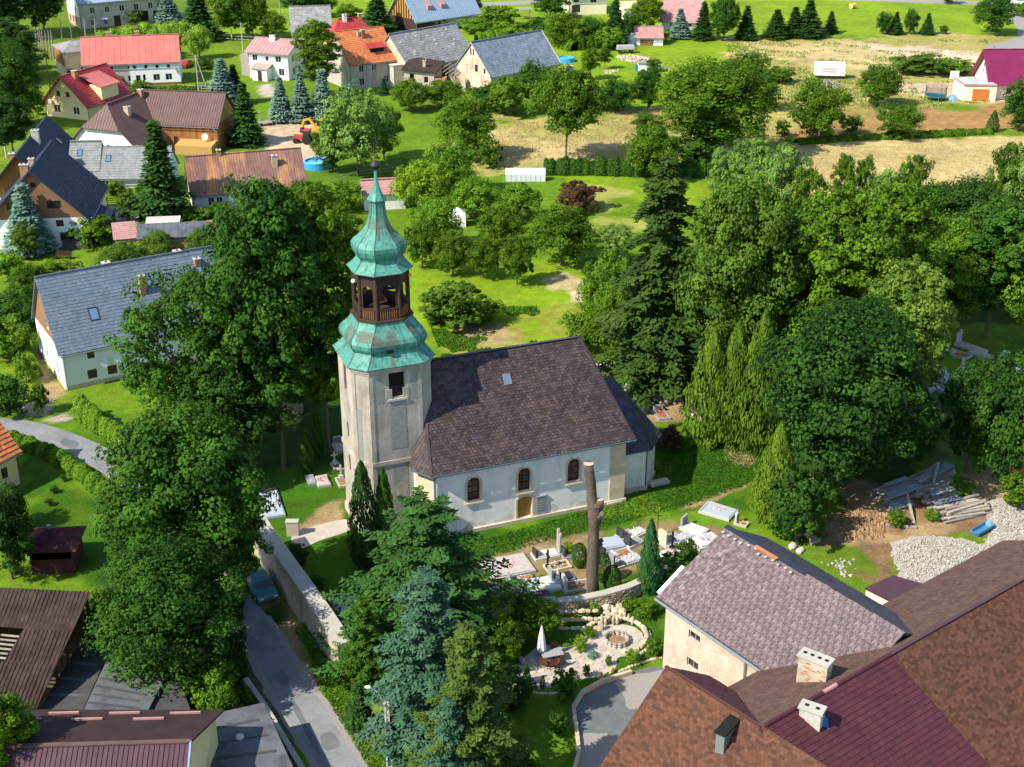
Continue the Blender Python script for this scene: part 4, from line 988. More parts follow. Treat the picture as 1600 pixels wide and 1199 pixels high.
def thuja(key, seed, n=5200, leaf=.05, prof=lambda t: (1 - t) ** .6, base=.0, lump=.12):
    R = np.random.RandomState(seed); t = R.uniform(0, 1, n) ** 1.15; a = R.uniform(0, 6.283, n)
    rad = np.array([prof(x) for x in t]) * .5 * (1 + lump * np.sin(a * 5 + t * 21) + lump * .7 * np.sin(a * 3 - t * 37 + 1)) * R.uniform(.82, 1.04, n)
    P = np.stack([np.cos(a) * rad, np.sin(a) * rad, base + t * (1 - base)], 1)
    Nn = np.stack([np.cos(a), np.sin(a), np.full(n, .35)], 1) + R.normal(size=(n, 3)) * .35
    U = np.stack([np.cos(a) * .25, np.sin(a) * .25, np.ones(n)], 1) + R.normal(size=(n, 3)) * .2
    T = .5 + .3 * np.sin(a * 5 + t * 21) + R.uniform(-.25, .25, n)
    mb = MB(); mb.tube([(0, 0, 0), (0, 0, .85)], [.03, .01], 6)
    PROTO[key] = (leaf_mesh('crown_' + key, P, Nn, leaf * R.uniform(.7, 1.2, n), leaf * .5 * np.ones(n), T, U), mb.mesh('trunk_' + key, 'bark'))
thuja('thuja1', 31, prof=lambda t: (1 - t) ** .55 * min(1, .55 + t * 2.2))
thuja('thuja2', 32, prof=lambda t: (1 - t ** 1.6) ** .8 * min(1, .6 + t * 2))
thuja('ball', 33, n=3000, leaf=.07, prof=lambda t: math.sqrt(max(0, 1 - (2 * t - 1) ** 2)) ** .8, lump=.03)
def plant(proto, name, label, cat, loc, w, h, mat, rz=None, group=None):
    T = thing(name, label, cat, loc, rz if rz is not None else _rng.uniform(0, 6.28), group)
    cm, tm = PROTO[proto]
    t = link('trunk', tm, T); t.scale = (min(w, h * .8), min(w, h * .8), h)
    c = link('crown', cm, T); c.scale = (w, w, h)
    key = (proto, mat)
    if not cm.materials: cm.materials.append(None)
    c.material_slots[0].link = 'OBJECT'; c.material_slots[0].material = MATS[mat]
    return T
def tree(u, vb, vt, wpx, proto, mat, name, label, cat='tree', group=None):
    """surveyed tree: foot at (u, vb), top at row vt, crown wpx photo pixels wide"""
    p = g(u, vb); h = hgt(u, vb, vt); d = p.y * _c + (CAMH - h * .55) * _s
    return plant(proto, name, label, cat, p, wpx * d / FPX * (1.6 if proto in ("blue1","blue2") else 1.45 if proto in ("spruce1","spruce2","old_spruce") else 1.25 if proto in ("pine","fluffy") else 1.0 if proto[:3] == "mid" else 1.15 if proto[:2] in ("bi","ta","ai","mi","bu","st","wi") or proto[:3] == "big" else 1.08), h, mat, group=group)
for cm, tm in PROTO.values(): cm.materials.append(MATS['leaf_mid'])
def hedge(name, label, pix, w, h, mat, n_m=420, leaf=.2, cat='hedge', z0=0.0):
    P = [g(u, v) for u, v in pix]; R = np.random.RandomState(len(label) * 7); pts, nn, tt = [], [], []
    for a, b in zip(P, P[1:]):
        d = (b - a); ln = d.length; n = int(ln * n_m * h * w / 1.2); d.normalize(); s = Vector((-d.y, d.x, 0))
        t = R.uniform(0, ln, n); ang = R.uniform(-.3, math.pi + .3, n); k = 1 + .1 * np.sin(t * .73 + a.x) + .09 * np.sin(t * 2.3 + a.y) + .07 * np.sin(t * 5.9)
        rr = R.uniform(.8, 1.03, n) * k
        x = np.cos(ang) * w / 2 * rr; z = z0 + np.maximum(.05, .12 * h + np.sin(ang) * h * .88 * rr)
        pts.append(np.stack([a.x + d.x * t + s.x * x, a.y + d.y * t + s.y * x, z], 1))
        nn.append(np.stack([s.x * np.cos(ang), s.y * np.cos(ang), np.sin(ang) + .25], 1) + R.normal(size=(n, 3)) * .4)
        tt.append(.5 + .25 * np.sin(t * 3.1) + R.uniform(-.3, .3, n))
    pts, nn, tt = map(np.concatenate, (pts, nn, tt)); c = pts.mean(0); c[2] = 0
    me = leaf_mesh(name, pts - c, nn, leaf * R.uniform(.7, 1.3, len(pts)), leaf * .7 * np.ones(len(pts)), tt); me.materials.append(MATS[mat])
    return tag(link(name, me, None, c), label, cat)
def tufts(name, label, pix, n, h, mat, seed=1, wd=.06, gap=0.0):
    """uncountable tall grass on a surveyed area"""
    A = garea(pix); R = np.random.RandomState(seed); lo, hi = A.min(0), A.max(0)
    q = R.uniform(lo, hi, (n * 3, 2)); q = q[inside_dist(A, q[:, 0], q[:, 1]) > 0]
    if gap: q = q[wob(q[:, 0] * 1.3, q[:, 1] * 1.3) > gap]
    q = q[:n]; k = len(q); hh = h * R.uniform(.5, 1.3, k)
    P = np.stack([q[:, 0], q[:, 1], hh * .42], 1); a = R.uniform(0, 6.28, k)
    U = np.stack([R.normal(size=k) * .35, R.normal(size=k) * .35, np.ones(k)], 1)
    me = leaf_mesh(name, P, np.stack([np.cos(a), np.sin(a), np.full(k, .5)], 1), hh, wd * (1 + R.uniform(0, 1, k)), R.uniform(0, 1, k), U)
    me.materials.append(MATS[mat]); o = link(name, me, kind='stuff'); tag(o, label, 'grass'); return o

# ------------------------------------------------------------------ trees, shrubs and hedges (foot u, v; top row; crown width; kind; leaf; name; label)
DT, SP, TH_, BU, BI, WI = 'deciduous_tree', 'spruce_tree', 'thuja', 'bush', 'birch_tree', 'willow_tree'
TREES = [
    # round the church and the road
    (310, 975, 650, 210, 'big1', 'leaf_dark', DT, 'huge dark leafy tree overhanging the road left of the churchyard wall'),
    (276, 1085, 862, 180, 'big3', 'leaf_dark', DT, 'lower spreading leafy tree between the road and the flat felt roofs'),
    (372, 935, 790, 95, 'airy', 'leaf_dark', DT, 'leafy tree leaning over the top end of the churchyard wall'),
    (444, 735, 285, 152, 'tall1', 'leaf_dark', DT, 'tall old tree with bare dark trunk nearest to the tower wall on its left'),
    (516, 712, 300, 120, 'tall1', 'leaf_mid', DT, 'slim tall tree touching the left side of the tower in the picture'),
    (412, 690, 330, 110, 'tall1', 'leaf_deep', DT, 'dark tall tree third from the tower, behind the white house gable end'),
    (322, 728, 432, 190, 'airy', 'leaf_dark', DT, 'airy ash tree hiding the right half of the blue tiled house'),
    (318, 775, 630, 85, 'big2', 'leaf_dark', DT, 'round leafy tree at the bend of the road below the blue tiled house'),
    (372, 742, 560, 120, 'big2', 'leaf_deep', DT, 'dark round tree in the gap between ash tree and churchyard'),
    (415, 420, 280, 75, 'spruce2', 'needle_dark', SP, 'dark conifer top rising right of the rusty roofed house'),
    (572, 880, 722, 58, 'thuja1', 'needle_green', TH_, 'tall pointed thuja in front of the tower foot'),
    (604, 872, 733, 44, 'thuja1', 'thuja_green', TH_, 'shorter pointed thuja just right of the tall one at the tower'),
    (664, 1015, 780, 275, 'pine', 'needle_green', 'pine_tree', 'broad bright green pine below the nave corner'),
    (572, 1075, 935, 95, 'pine', 'thuja_green', 'pine_tree', 'spreading pine reaching over the lower end of the churchyard wall'),
    (674, 1185, 884, 192, 'fluffy', 'needle_bluegreen', SP, 'large blue green spruce in the bottom middle'),
    (736, 1275, 968, 176, 'fluffy', 'needle_olive', SP, 'yellowish green spruce in front of the large blue one'),
    (562, 1140, 1068, 50, 'yew', 'needle_dark', 'yew_tree', 'small dark yew beside the lamp pole at the road verge'),
    (705, 1300, 1085, 110, 'fluffy', 'needle_bluegreen', SP, 'blue green spruce cut by the bottom edge behind the yellowish one'),
    (834, 996, 938, 82, 'mid3', 'leaf_mid', DT, 'low green tree left of the rock garden wall'),
    (782, 1040, 970, 70, 'mid1', 'leaf_mid', DT, 'leafy shrub tree behind the folded parasol'),
    (800, 1105, 1050, 66, 'bush3', 'leaf_deep', BU, 'dark bush at the lower left of the rock garden'),
    (884, 1096, 1046, 34, 'bush1', 'leaf_dark', BU, 'round bush standing on the edge of the rock garden lawn'),
    (872, 1150, 1115, 30, 'bush3', 'leaf_dark', BU, 'small dark bush by the curved kerb of the forecourt'),
    (806, 1250, 1180, 60, 'bush2', 'leaf_dark', BU, 'dark bush on the lawn at the bottom edge'),
    # cemetery
    (1013, 925, 812, 40, 'thuja1', 'thuja_blue', TH_, 'tall blue green thuja among the graves'),
    (1008, 928, 850, 21, 'thuja1', 'thuja_gold', TH_, 'narrow yellow green thuja in front of the tall bluish one'),
    (905, 886, 850, 23, 'ball', 'thuja_green', TH_, 'clipped egg shaped thuja left of the dead trunk'),
    (942, 908, 866, 24, 'ball', 'thuja_green', TH_, 'clipped thuja right behind the dead trunk'),
    (956, 927, 885, 27, 'ball', 'thuja_green', TH_, 'clipped egg shaped thuja nearest to the cemetery wall'),
    (1072, 890, 845, 32, 'bush1', 'leaf_dark', BU, 'dark shrub beside the slate roofed building on the graves'),
    (1050, 905, 872, 70, 'bush3', 'leaf_dark', BU, 'low dark shrubs between thuja and the slate roof corner'),
    (888, 868, 846, 16, 'bush3', 'leaf_yellow', BU, 'tiny light plant growing on a grave near the dead trunk'),
    (1045, 705, 668, 36, 'bush2', 'leaf_purple', BU, 'dark purple round bush at the end of the apse'),
    (498, 715, 640, 22, 'thuja1', 'thuja_green', TH_, 'thin dark thuja in the shade left of the tower'),
    (480, 740, 660, 26, 'thuja1', 'thuja_green', TH_, 'second thin thuja in the shade, further from the tower'),
    # right of the church
    (1027, 612, 236, 150, 'old_spruce', 'needle_spruce', SP, 'huge ragged old spruce behind the apse'),
    (1142, 640, 285, 145, 'big1', 'leaf_olive', DT, 'tall olive green tree right beside the old spruce'),
    (1106, 690, 512, 84, 'thuja2', 'thuja_gold', TH_, 'left one of three golden green cypresses at the lawn'),
    (1142, 692, 502, 84, 'thuja2', 'thuja_gold', TH_, 'middle one of three golden green cypresses at the lawn'),
    (1180, 698, 484, 90, 'thuja2', 'thuja_gold', TH_, 'right one of three golden green cypresses at the lawn'),
    (1305, 780, 480, 208, 'big3', 'leaf_deep', DT, 'massive dark green tree filling the right middle'),
    (1390, 690, 412, 130, 'big2', 'leaf_gold', DT, 'yellowish linden crown rising behind the massive dark tree'),
    (1290, 640, 300, 160, 'big2', 'leaf_mid', DT, 'tall fresh green tree behind the golden cypresses'),
    (1370, 600, 290, 130, 'tall1', 'leaf_mid', DT, 'tall green tree with visible fork left of the cemetery meadow'),
    (1225, 590, 330, 125, 'big2', 'leaf_dark', DT, 'dark full tree right of the tall olive tree'),
    (1468, 530, 345, 120, 'big1', 'leaf_mid', DT, 'bright leafy tree at the corner of the cemetery meadow'),
    (1540, 525, 320, 150, 'big2', 'leaf_dark', DT, 'dark broad tree behind the cemetery meadow'),
    (1610, 540, 350, 130, 'big3', 'leaf_bright', DT, 'bright green tree cut by the right edge above the meadow'),
    (1505, 440, 285, 110, 'big3', 'leaf_deep', DT, 'rounded dark tree behind the meadow trees at the right'),
    (1440, 430, 290, 90, 'mid1', 'leaf_dark', DT, 'dark tree between the birches and the cemetery meadow'),
    (1208, 810, 660, 78, 'thuja2', 'thuja_gold', TH_, 'golden green thuja beside the timber crate'),
    (1243, 848, 745, 80, 'bush1', 'leaf_deep', BU, 'dark shrub behind the slate roof ridge'),
    (1262, 800, 745, 70, 'bush1', 'leaf_dark', BU, 'dark leafy shrub under the massive tree'),
    (1510, 735, 570, 110, 'mid3', 'leaf_deep', DT, 'dark tree behind the timber piles'),
    (1570, 760, 560, 130, 'mid1', 'leaf_dark', DT, 'dark leafy tree at the right edge above the rubble'),
    (1430, 720, 640, 70, 'mid2', 'leaf_deep', DT, 'shaded tree left of the timber piles'),
    (1530, 740, 640, 44, 'mid2', 'leaf_bright', DT, 'lighter green young tree among the dark ones behind the piles'),
    (1562, 610, 548, 50, 'spruce2', 'needle_bluegreen', SP, 'small spruce standing among the far graves'),
    (1590, 790, 740, 60, 'bush3', 'leaf_mid', BU, 'low green shrub at the edge of the rubble'),
    (1500, 775, 750, 40, 'bush3', 'leaf_mid', BU, 'low weeds beside the right timber pile'),
    (1400, 822, 800, 30, 'bush3', 'leaf_mid', BU, 'green weeds in front of the left timber pile'),
    (1455, 812, 797, 24, 'bush3', 'leaf_bright', BU, 'green weeds between the two timber piles'),
    # birches along the straw field
    (1215, 400, 225, 75, 'birch1', 'leaf_pale', BI, 'pale birch with white trunks left of the straw field'),
    (1252, 410, 262, 60, 'birch2', 'leaf_mid', BI, 'half bare birch with white stems'),
    (1172, 340, 215, 60, 'birch1', 'leaf_pale', BI, 'pale birch beside the hedge above the old spruce'),
    (1308, 395, 240, 40, 'birch1', 'leaf_mid', BI, 'slender birch first from the left on the straw field edge'),
    (1336, 400, 243, 36, 'birch2', 'leaf_mid', BI, 'slender birch second on the straw field edge'),
    (1372, 405, 262, 55, 'birch2', 'leaf_pale', BI, 'light green birch in the middle of the straw field edge'),
    (1412, 410, 240, 48, 'birch1', 'leaf_mid', BI, 'taller pointed birch right of the middle birches'),
    (1460, 400, 284, 55, 'birch2', 'leaf_pale', BI, 'small pale birch at the foot of the straw field'),
    (1553, 410, 222, 55, 'birch1', 'leaf_mid', BI, 'birch left of the pair at the right edge'),
    (1590, 420, 218, 80, 'birch2', 'leaf_pale', BI, 'pale birch at the right picture edge'),
    (1500, 400, 288, 60, 'birch2', 'leaf_pale', BI, 'low silvery birch before the right pair of birches'),
    (1130, 330, 232, 50, 'birch2', 'leaf_pale', BI, 'small birch right of the old spruce top'),
    # middle distance
    (885, 252, 112, 98, 'stem', 'leaf_mid', DT, 'round tree with bare trunk on the dry meadow'),
    (1115, 250, 98, 150, 'big3', 'leaf_mid', DT, 'biggest round tree in the middle of the far meadow'),
    (1276, 224, 128, 86, 'mid2', 'leaf_mid', DT, 'round tree between russet grass and straw field'),
    (1371, 166, 103, 66, 'mid1', 'leaf_mid', DT, 'rounded tree near the white lorry body'),
    (1402, 215, 165, 72, 'mid2', 'leaf_mid', DT, 'wide bushy tree on the edge of the straw field'),
    (1550, 206, 172, 20, 'thuja2', 'needle_green', BU, 'small upright bush alone on the russet grass'),
    (1592, 205, 128, 60, 'mid2', 'leaf_dark', DT, 'dark tree hiding the corner of the purple roofed house'),
    (1222, 214, 188, 24, 'bush3', 'leaf_mid', BU, 'small shrub left of the round tree at the straw field'),
    (1330, 208, 180, 30, 'bush3', 'leaf_olive', BU, 'thin shrub right of the round tree at the straw field'),
    (966, 176, 126, 60, 'mid2', 'leaf_dark', DT, 'left dark tree of the row at the dry meadow'),
    (1012, 174, 108, 46, 'mid1', 'leaf_dark', DT, 'pointed dark tree at the right end of the row'),
    (938, 172, 135, 40, 'bush1', 'leaf_dark', BU, 'low dark bush at the left end of the row'),
    (1018, 282, 198, 82, 'mid1', 'leaf_mid', DT, 'green tree above the top of the old spruce'),
    (1010, 225, 176, 46, 'airy', 'leaf_olive', DT, 'thin olive young tree on the dry meadow'),
    (1085, 262, 208, 60, 'bush1', 'leaf_dark', BU, 'dark bush under the biggest round tree'),
    (1190, 172, 120, 50, 'mid1', 'leaf_dark', DT, 'dark tree right behind the biggest round tree'),
    (1165, 118, 82, 62, 'bush3', 'leaf_olive', BU, 'sparse shrub on the dry bank'),
    (1436, 115, 86, 70, 'bush2', 'leaf_olive', BU, 'domed dark bush among the sand heaps'),
    (1490, 115, 92, 60, 'bush3', 'leaf_bright', BU, 'light green bush left of the purple roofed house'),
    (1216, 128, 105, 50, 'bush3', 'leaf_mid', BU, 'low bush on the bank right of the green meadow'),
    (922, 125, 76, 30, 'airy', 'leaf_mid', DT, 'small fruit tree left in the green garden with the pool'),
    (945, 108, 76, 20, 'airy', 'leaf_dark', DT, 'half bare small fruit tree in the green garden'),
    (1022, 112, 92, 22, 'bush3', 'leaf_dark', BU, 'small bush on the gravel heap in the green garden'),
    # conifers and trees along the top
    (1098, 62, 2, 34, 'spruce2', 'needle_dark', SP, 'dark conifer right beside the brown roofed house'),
    (1130, 64, -6, 46, 'mid1', 'leaf_dark', DT, 'dark tree second right of the brown roofed house'),
    (1165, 62, 8, 34, 'spruce1', 'needle_dark', SP, 'slim spruce third right of the brown roofed house'),
    (1212, 60, 14, 40, 'spruce2', 'needle_dark', SP, 'left spruce of the clump beside the hay bale'),
    (1262, 58, -2, 46, 'spruce1', 'needle_dark', SP, 'tallest spruce of the clump beside the hay bale'),
    (1240, 58, 10, 36, 'spruce2', 'needle_dark', SP, 'spruce in the middle of the clump beside the hay bale'),
    (1297, 52, 17, 24, 'spruce2', 'needle_green', SP, 'rightmost small spruce of the clump beside the hay bale'),
    (1380, 54, 20, 24, 'mid2', 'leaf_dark', 'young_tree', 'first of the four young trees on the far meadow from the left'),
    (1398, 54, 18, 24, 'spruce1', 'needle_dark', 'young_tree', 'second of the four young trees on the far meadow from the left'),
    (1422, 54, 16, 22, 'mid2', 'leaf_dark', 'young_tree', 'third of the four young trees on the far meadow from the left'),
    (1448, 54, 20, 22, 'spruce1', 'needle_green', 'young_tree', 'fourth of the four young trees on the far meadow from the left'),
    (1474, 53, 40, 12, 'bush2', 'leaf_dark', BU, 'tiny round bush right of the four young trees'),
    (1548, 54, -4, 64, 'mid1', 'leaf_dark', DT, 'big dark tree at the gravel junction'),
    (1480, 6, -22, 30, 'mid2', 'leaf_dark', DT, 'tree top at the upper edge by the lane'),
    (1595, 25, 5, 30, 'bush1', 'leaf_mid', BU, 'bush at the upper right corner'),
    (960, 72, -8, 40, 'spruce1', 'needle_dark', SP, 'tall spruce in front of the yellow house with dark roof'),
    (985, 58, 22, 36, 'mid2', 'leaf_dark', DT, 'dark tree between the spruce and the brown roofed house'),
    (955, 78, 42, 36, 'bush1', 'leaf_bright', BU, 'light green bush left of the small red shed'),
    (880, 74, 20, 62, 'mid1', 'leaf_mid', DT, 'green tree right above the slate barn roof end'),
    (925, 72, 28, 40, 'mid2', 'leaf_dark', DT, 'tree left of the tall spruce at the garden edge'),
    (840, 60, 28, 40, 'bush1', 'leaf_dark', BU, 'bush beside the far garden swing'),
    (860, 30, -12, 56, 'mid3', 'leaf_dark', DT, 'dark tree left of the yellow house with dark roof'),
    (1010, 48, -4, 50, 'mid1', 'leaf_mid', DT, 'leafy tree left behind the brown roofed house'),
    (1062, 60, 12, 26, 'blue1', 'needle_blue', SP, 'blue spruce in front of the brown roofed house'),
    (1030, 66, 46, 30, 'bush1', 'leaf_bright', BU, 'light bush between red shed and brown roofed house'),
    (780, 48, 10, 60, 'bush3', 'leaf_mid', BU, 'loose shrub behind the grey barn'),
    (745, 52, 28, 50, 'bush1', 'leaf_bright', BU, 'bright shrub above the pink annex roof'),
    (800, 64, 36, 46, 'bush1', 'leaf_bright', BU, 'bright garden shrub right of the pink annex roof'),
    (735, 34, -14, 40, 'mid2', 'leaf_deep', DT, 'dark tree at the right end of the blue roofed log house'),
    (590, 52, -10, 60, 'spruce2', 'needle_green', SP, 'green conifer left of the log house gable'),
    (545, 34, 8, 40, 'mid2', 'leaf_mid', DT, 'round tree behind the red hipped roof'),
    (690, 48, 30, 22, 'bush1', 'leaf_mid', BU, 'small bush before the log house front'),
    # village, upper left
    (500, 150, 33, 62, 'tall1', 'leaf_mid', DT, 'tall columnar tree between the white house and the orange roof'),
    (440, 190, 118, 30, 'blue1', 'needle_blue', SP, 'left one of three blue spruces in the yard'),
    (472, 190, 112, 32, 'blue2', 'needle_blue', SP, 'middle one of three blue spruces in the yard'),
    (506, 188, 106, 34, 'blue1', 'needle_blue', SP, 'right one of three blue spruces in the yard'),
    (350, 166, 90, 42, 'blue2', 'needle_blue', SP, 'blue spruce behind the wooden barn end'),
    (368, 162, 100, 36, 'spruce2', 'needle_dark', SP, 'dark spruce right behind the blue spruce at the barn'),
    (263, 34, -16, 32, 'blue1', 'needle_blue', SP, 'blue spruce beside the long stone house at the top'),
    (48, 395, 285, 56, 'blue1', 'needle_blue', SP, 'blue spruce in front of the brown gable'),
    (45, 405, 350, 42, 'mid3', 'leaf_olive', DT, 'olive shrub tree at the foot of the blue spruce by the gable'),
    (257, 345, 186, 82, 'spruce2', 'needle_dark', SP, 'dark green spruce left of the rusty roof'),
    (386, 226, 128, 52, 'spruce2', 'needle_green', SP, 'green spruce right of the wooden barn'),
    (560, 275, 145, 112, 'mid3', 'leaf_pale', WI, 'grey green willow behind the tower top'),
    (600, 250, 165, 60, 'mid1', 'leaf_mid', DT, 'green tree between the willow and the derelict shed'),
    (520, 268, 195, 60, 'mid1', 'leaf_olive', DT, 'olive tree beside the excavator'),
    (640, 175, 125, 55, 'mid1', 'leaf_mid', DT, 'shrubby tree before the derelict shed'),
    (690, 168, 128, 70, 'mid3', 'leaf_mid', DT, 'shrubby tree between derelict shed and slate barn'),
    (760, 172, 132, 50, 'bush1', 'leaf_dark', BU, 'dark bush under the slate barn gable'),
    (835, 168, 98, 66, 'mid3', 'leaf_dark', DT, 'willow shrub hiding the right end of the slate barn'),
    (795, 180, 122, 60, 'bush1', 'leaf_mid', BU, 'bush before the long side of the slate barn'),
    (728, 250, 155, 95, 'mid1', 'leaf_mid', DT, 'leafy tree on the left of the dry meadow'),
    (705, 305, 222, 80, 'mid2', 'leaf_bright', DT, 'bright green tree right above the tower top'),
    (660, 330, 255, 90, 'mid1', 'leaf_yellow', DT, 'yellow green tree right of the spire'),
    (765, 262, 218, 40, 'bush3', 'leaf_mid', BU, 'low shrub left of the greenhouse'),
    (745, 342, 282, 76, 'mid3', 'leaf_bright', DT, 'light leafy tree left below the greenhouse'),
    (812, 345, 288, 66, 'mid1', 'leaf_bright', DT, 'leafy tree directly below the greenhouse'),
    (682, 392, 312, 76, 'mid2', 'leaf_bright', DT, 'green fruit tree right of the onion dome'),
    (905, 328, 286, 62, 'bush1', 'leaf_purple', BU, 'dark purple leaved bush in the garden'),
    (877, 415, 325, 104, 'mid1', 'leaf_mid', DT, 'largest orchard tree, right end of the orchard'),
    (808, 445, 372, 54, 'mid3', 'leaf_mid', DT, 'small orchard tree on the sunny lawn'),
    (755, 435, 376, 54, 'mid3', 'leaf_mid', DT, 'orchard tree second from the tower'),
    (708, 430, 362, 56, 'mid1', 'leaf_mid', DT, 'orchard tree nearest to the tower'),
    (785, 390, 326, 76, 'mid3', 'leaf_mid', DT, 'orchard tree in the back row'),
    (660, 420, 350, 60, 'mid3', 'leaf_mid', DT, 'orchard tree half hidden by the onion dome'),
    (960, 415, 352, 60, 'airy', 'leaf_pale', DT, 'thin pale tree between orchard and old spruce'),
    (715, 512, 444, 92, 'bush3', 'leaf_olive', BU, 'olive shrub on the lawn right of the lantern'),
    (750, 505, 470, 60, 'bush1', 'leaf_mid', BU, 'green shrub right of the olive shrub on the lawn'),
    (912, 548, 484, 60, 'bush1', 'leaf_mid', BU, 'shrub behind the nave ridge end'),
    (950, 520, 400, 90, 'mid1', 'leaf_bright', DT, 'bright shrubby tree left of the old spruce'),
    (965, 560, 450, 80, 'mid2', 'leaf_mid', DT, 'leafy shrub tree at the left foot of the old spruce'),
    (680, 505, 482, 34, 'bush3', 'leaf_mid', BU, 'small shrub next to the tower roof'),
    # upper left wood
    (15, 60, -60, 90, 'big1', 'leaf_deep', DT, 'dark tree in the upper left corner'),
    (70, 52, -50, 70, 'mid1', 'leaf_dark', DT, 'dark tree left of the long stone house'),
    (10, 130, 30, 90, 'big2', 'leaf_deep', DT, 'second dark tree down the left edge'),
    (25, 200, 70, 80, 'big3', 'leaf_dark', DT, 'third dark tree down the left edge'),
    (15, 165, 62, 46, 'mid2', 'leaf_dark', DT, 'small dark tree down the left edge above the power pole'),
    (22, 245, 150, 66, 'big1', 'leaf_deep', DT, 'dark tree behind the navy roof'),
    (50, 108, 75, 40, 'bush1', 'leaf_mid', BU, 'bush beside the bare poles'),
    (60, 180, 140, 26, 'bush3', 'leaf_olive', BU, 'olive shrub left of the yellow house'),
    (178, 98, 45, 46, 'willow', 'leaf_willow', WI, 'left one of three pale willows behind the red roof'),
    (228, 92, 36, 72, 'willow', 'leaf_willow', WI, 'wide pale willow in the middle behind the red roof'),
    (312, 92, 38, 40, 'willow', 'leaf_willow', WI, 'pale willow at the right end of the red roof'),
    (275, 68, 32, 50, 'willow', 'leaf_willow', WI, 'pale willow between the blue spruce and the red roof end'),
    (312, 62, -20, 66, 'spruce2', 'needle_green', 'pine_tree', 'pine right of the blue spruce at the top'),
    (362, 62, -30, 50, 'birch1', 'leaf_mid', BI, 'light birch at the top left of the white house'),
    (395, 60, -20, 50, 'mid1', 'leaf_mid', DT, 'leafy tree at the top above the white house'),
    (425, 62, 20, 50, 'mid3', 'leaf_mid', DT, 'tree left of the grey roof at the top'),
    (470, 28, -30, 60, 'mid1', 'leaf_dark', DT, 'tree behind the grey roof at the top'),
    (505, 26, -16, 44, 'mid2', 'leaf_mid', DT, 'tree between grey roof and red hipped roof'),
    (318, 108, 92, 26, 'bush2', 'leaf_dark', BU, 'dark round bush beside the parked red car'),
    (220, 142, 126, 26, 'bush2', 'leaf_mid', BU, 'round green bush before the white half of the red roofed house'),
    (223, 132, 103, 8, 'thuja2', 'needle_green', TH_, 'narrow thuja at the white house wall'),
    (180, 138, 118, 24, 'bush1', 'leaf_dark', BU, 'dark bush before the grey half of the red roofed house'),
    (205, 132, 120, 14, 'bush3', 'leaf_olive', BU, 'olive shrub at the middle of the red roofed house'),
    (210, 38, 14, 30, 'bush3', 'leaf_mid', BU, 'shrub before the long stone house'),
    (113, 124, 108, 12, 'bush3', 'leaf_bright', BU, 'small bright shrub at the barn door'),
    (600, 148, 122, 18, 'spruce2', 'needle_green', SP, 'small spruce before the orange roofed house'),
    (140, 205, 190, 18, 'bush3', 'leaf_orange' if 'leaf_orange' in MATS else 'leaf_olive', BU, 'tiny bush at the yellow house wall'),
    # gardens left
    (150, 385, 340, 60, 'bush1', 'leaf_mid', BU, 'round garden bush left of the shed row'),
    (205, 400, 378, 60, 'bush1', 'leaf_bright', BU, 'bright shrub before the shed row, left'),
    (250, 402, 362, 44, 'mid2', 'leaf_olive', DT, 'olive fruit tree before the shed row, middle'),
    (195, 432, 385, 80, 'mid3', 'leaf_olive', DT, 'olive garden tree above the blue tiled roof, left'),
    (250, 425, 385, 60, 'mid1', 'leaf_olive', DT, 'olive garden tree above the blue tiled roof, middle'),
    (320, 408, 360, 50, 'mid3', 'leaf_olive', DT, 'olive garden tree above the blue tiled roof, right'),
    (355, 395, 360, 40, 'bush1', 'leaf_mid', BU, 'green shrub at the right end of the shed row'),
    (95, 452, 408, 60, 'bush1', 'leaf_mid', BU, 'garden shrub above the blue tiled roof end'),
    (50, 468, 415, 60, 'mid1', 'leaf_mid', DT, 'garden tree below the white gable house'),
    (20, 440, 395, 50, 'bush3', 'leaf_bright', BU, 'bright shrub at the left edge below the white gable house'),
    (30, 515, 455, 90, 'mid2', 'leaf_dark', DT, 'dark garden tree left of the blue tiled roof'),
    (15, 560, 495, 70, 'bush1', 'leaf_bright', BU, 'bright bush at the left edge beside the white house'),
    (15, 650, 590, 60, 'bush1', 'leaf_dark', BU, 'dark bush at the left edge above the road'),
    (66, 645, 600, 24, 'bush2', 'leaf_mid', BU, 'ivy covered pillar bush at the garden gate'),
    (42, 598, 552, 30, 'bush1', 'leaf_bright', BU, 'clipped garden shrub beside the path to the white house'),
    (300, 345, 325, 50, 'bush1', 'leaf_bright', BU, 'bright shrub under the dark spruce'),
    (345, 340, 316, 34, 'bush1', 'leaf_mid', BU, 'shrub at the wall of the rusty roofed house'),
    (200, 345, 300, 34, 'bush3', 'leaf_olive', BU, 'garden shrub beside the paved yard'),
    (480, 335, 285, 80, 'mid1', 'leaf_mid', DT, 'green tree right of the rusty roofed house'),
    (540, 330, 285, 60, 'mid3', 'leaf_bright', DT, 'light tree left of the spire'),
    (470, 400, 320, 80, 'mid1', 'leaf_mid', DT, 'leafy tree behind the tall old trees'),
    (535, 395, 330, 60, 'mid2', 'leaf_mid', DT, 'tree left behind the onion dome'),
    (180, 305, 282, 30, 'bush3', 'leaf_bright', BU, 'bright terrace shrub below the parasol'),
    (225, 310, 285, 26, 'bush3', 'leaf_mid', BU, 'terrace shrub left of the dark spruce'),
    # left foreground
    (20, 905, 770, 90, 'mid1', 'leaf_deep', DT, 'dark tree at the left edge beside the brown gazebo'),
    (15, 830, 760, 60, 'mid2', 'leaf_deep', DT, 'dark bush tree under the red roof corner'),
    (10, 1290, 1090, 120, 'big2', 'leaf_mid', DT, 'leafy tree in the lower left corner before the purple roof'),
    (152, 1005, 930, 70, 'bush1', 'leaf_dark', BU, 'dark bush at the collapsed barn side'),
    (340, 1130, 1040, 70, 'bush1', 'leaf_bright', BU, 'bright bush beside the felt roof and the road'),
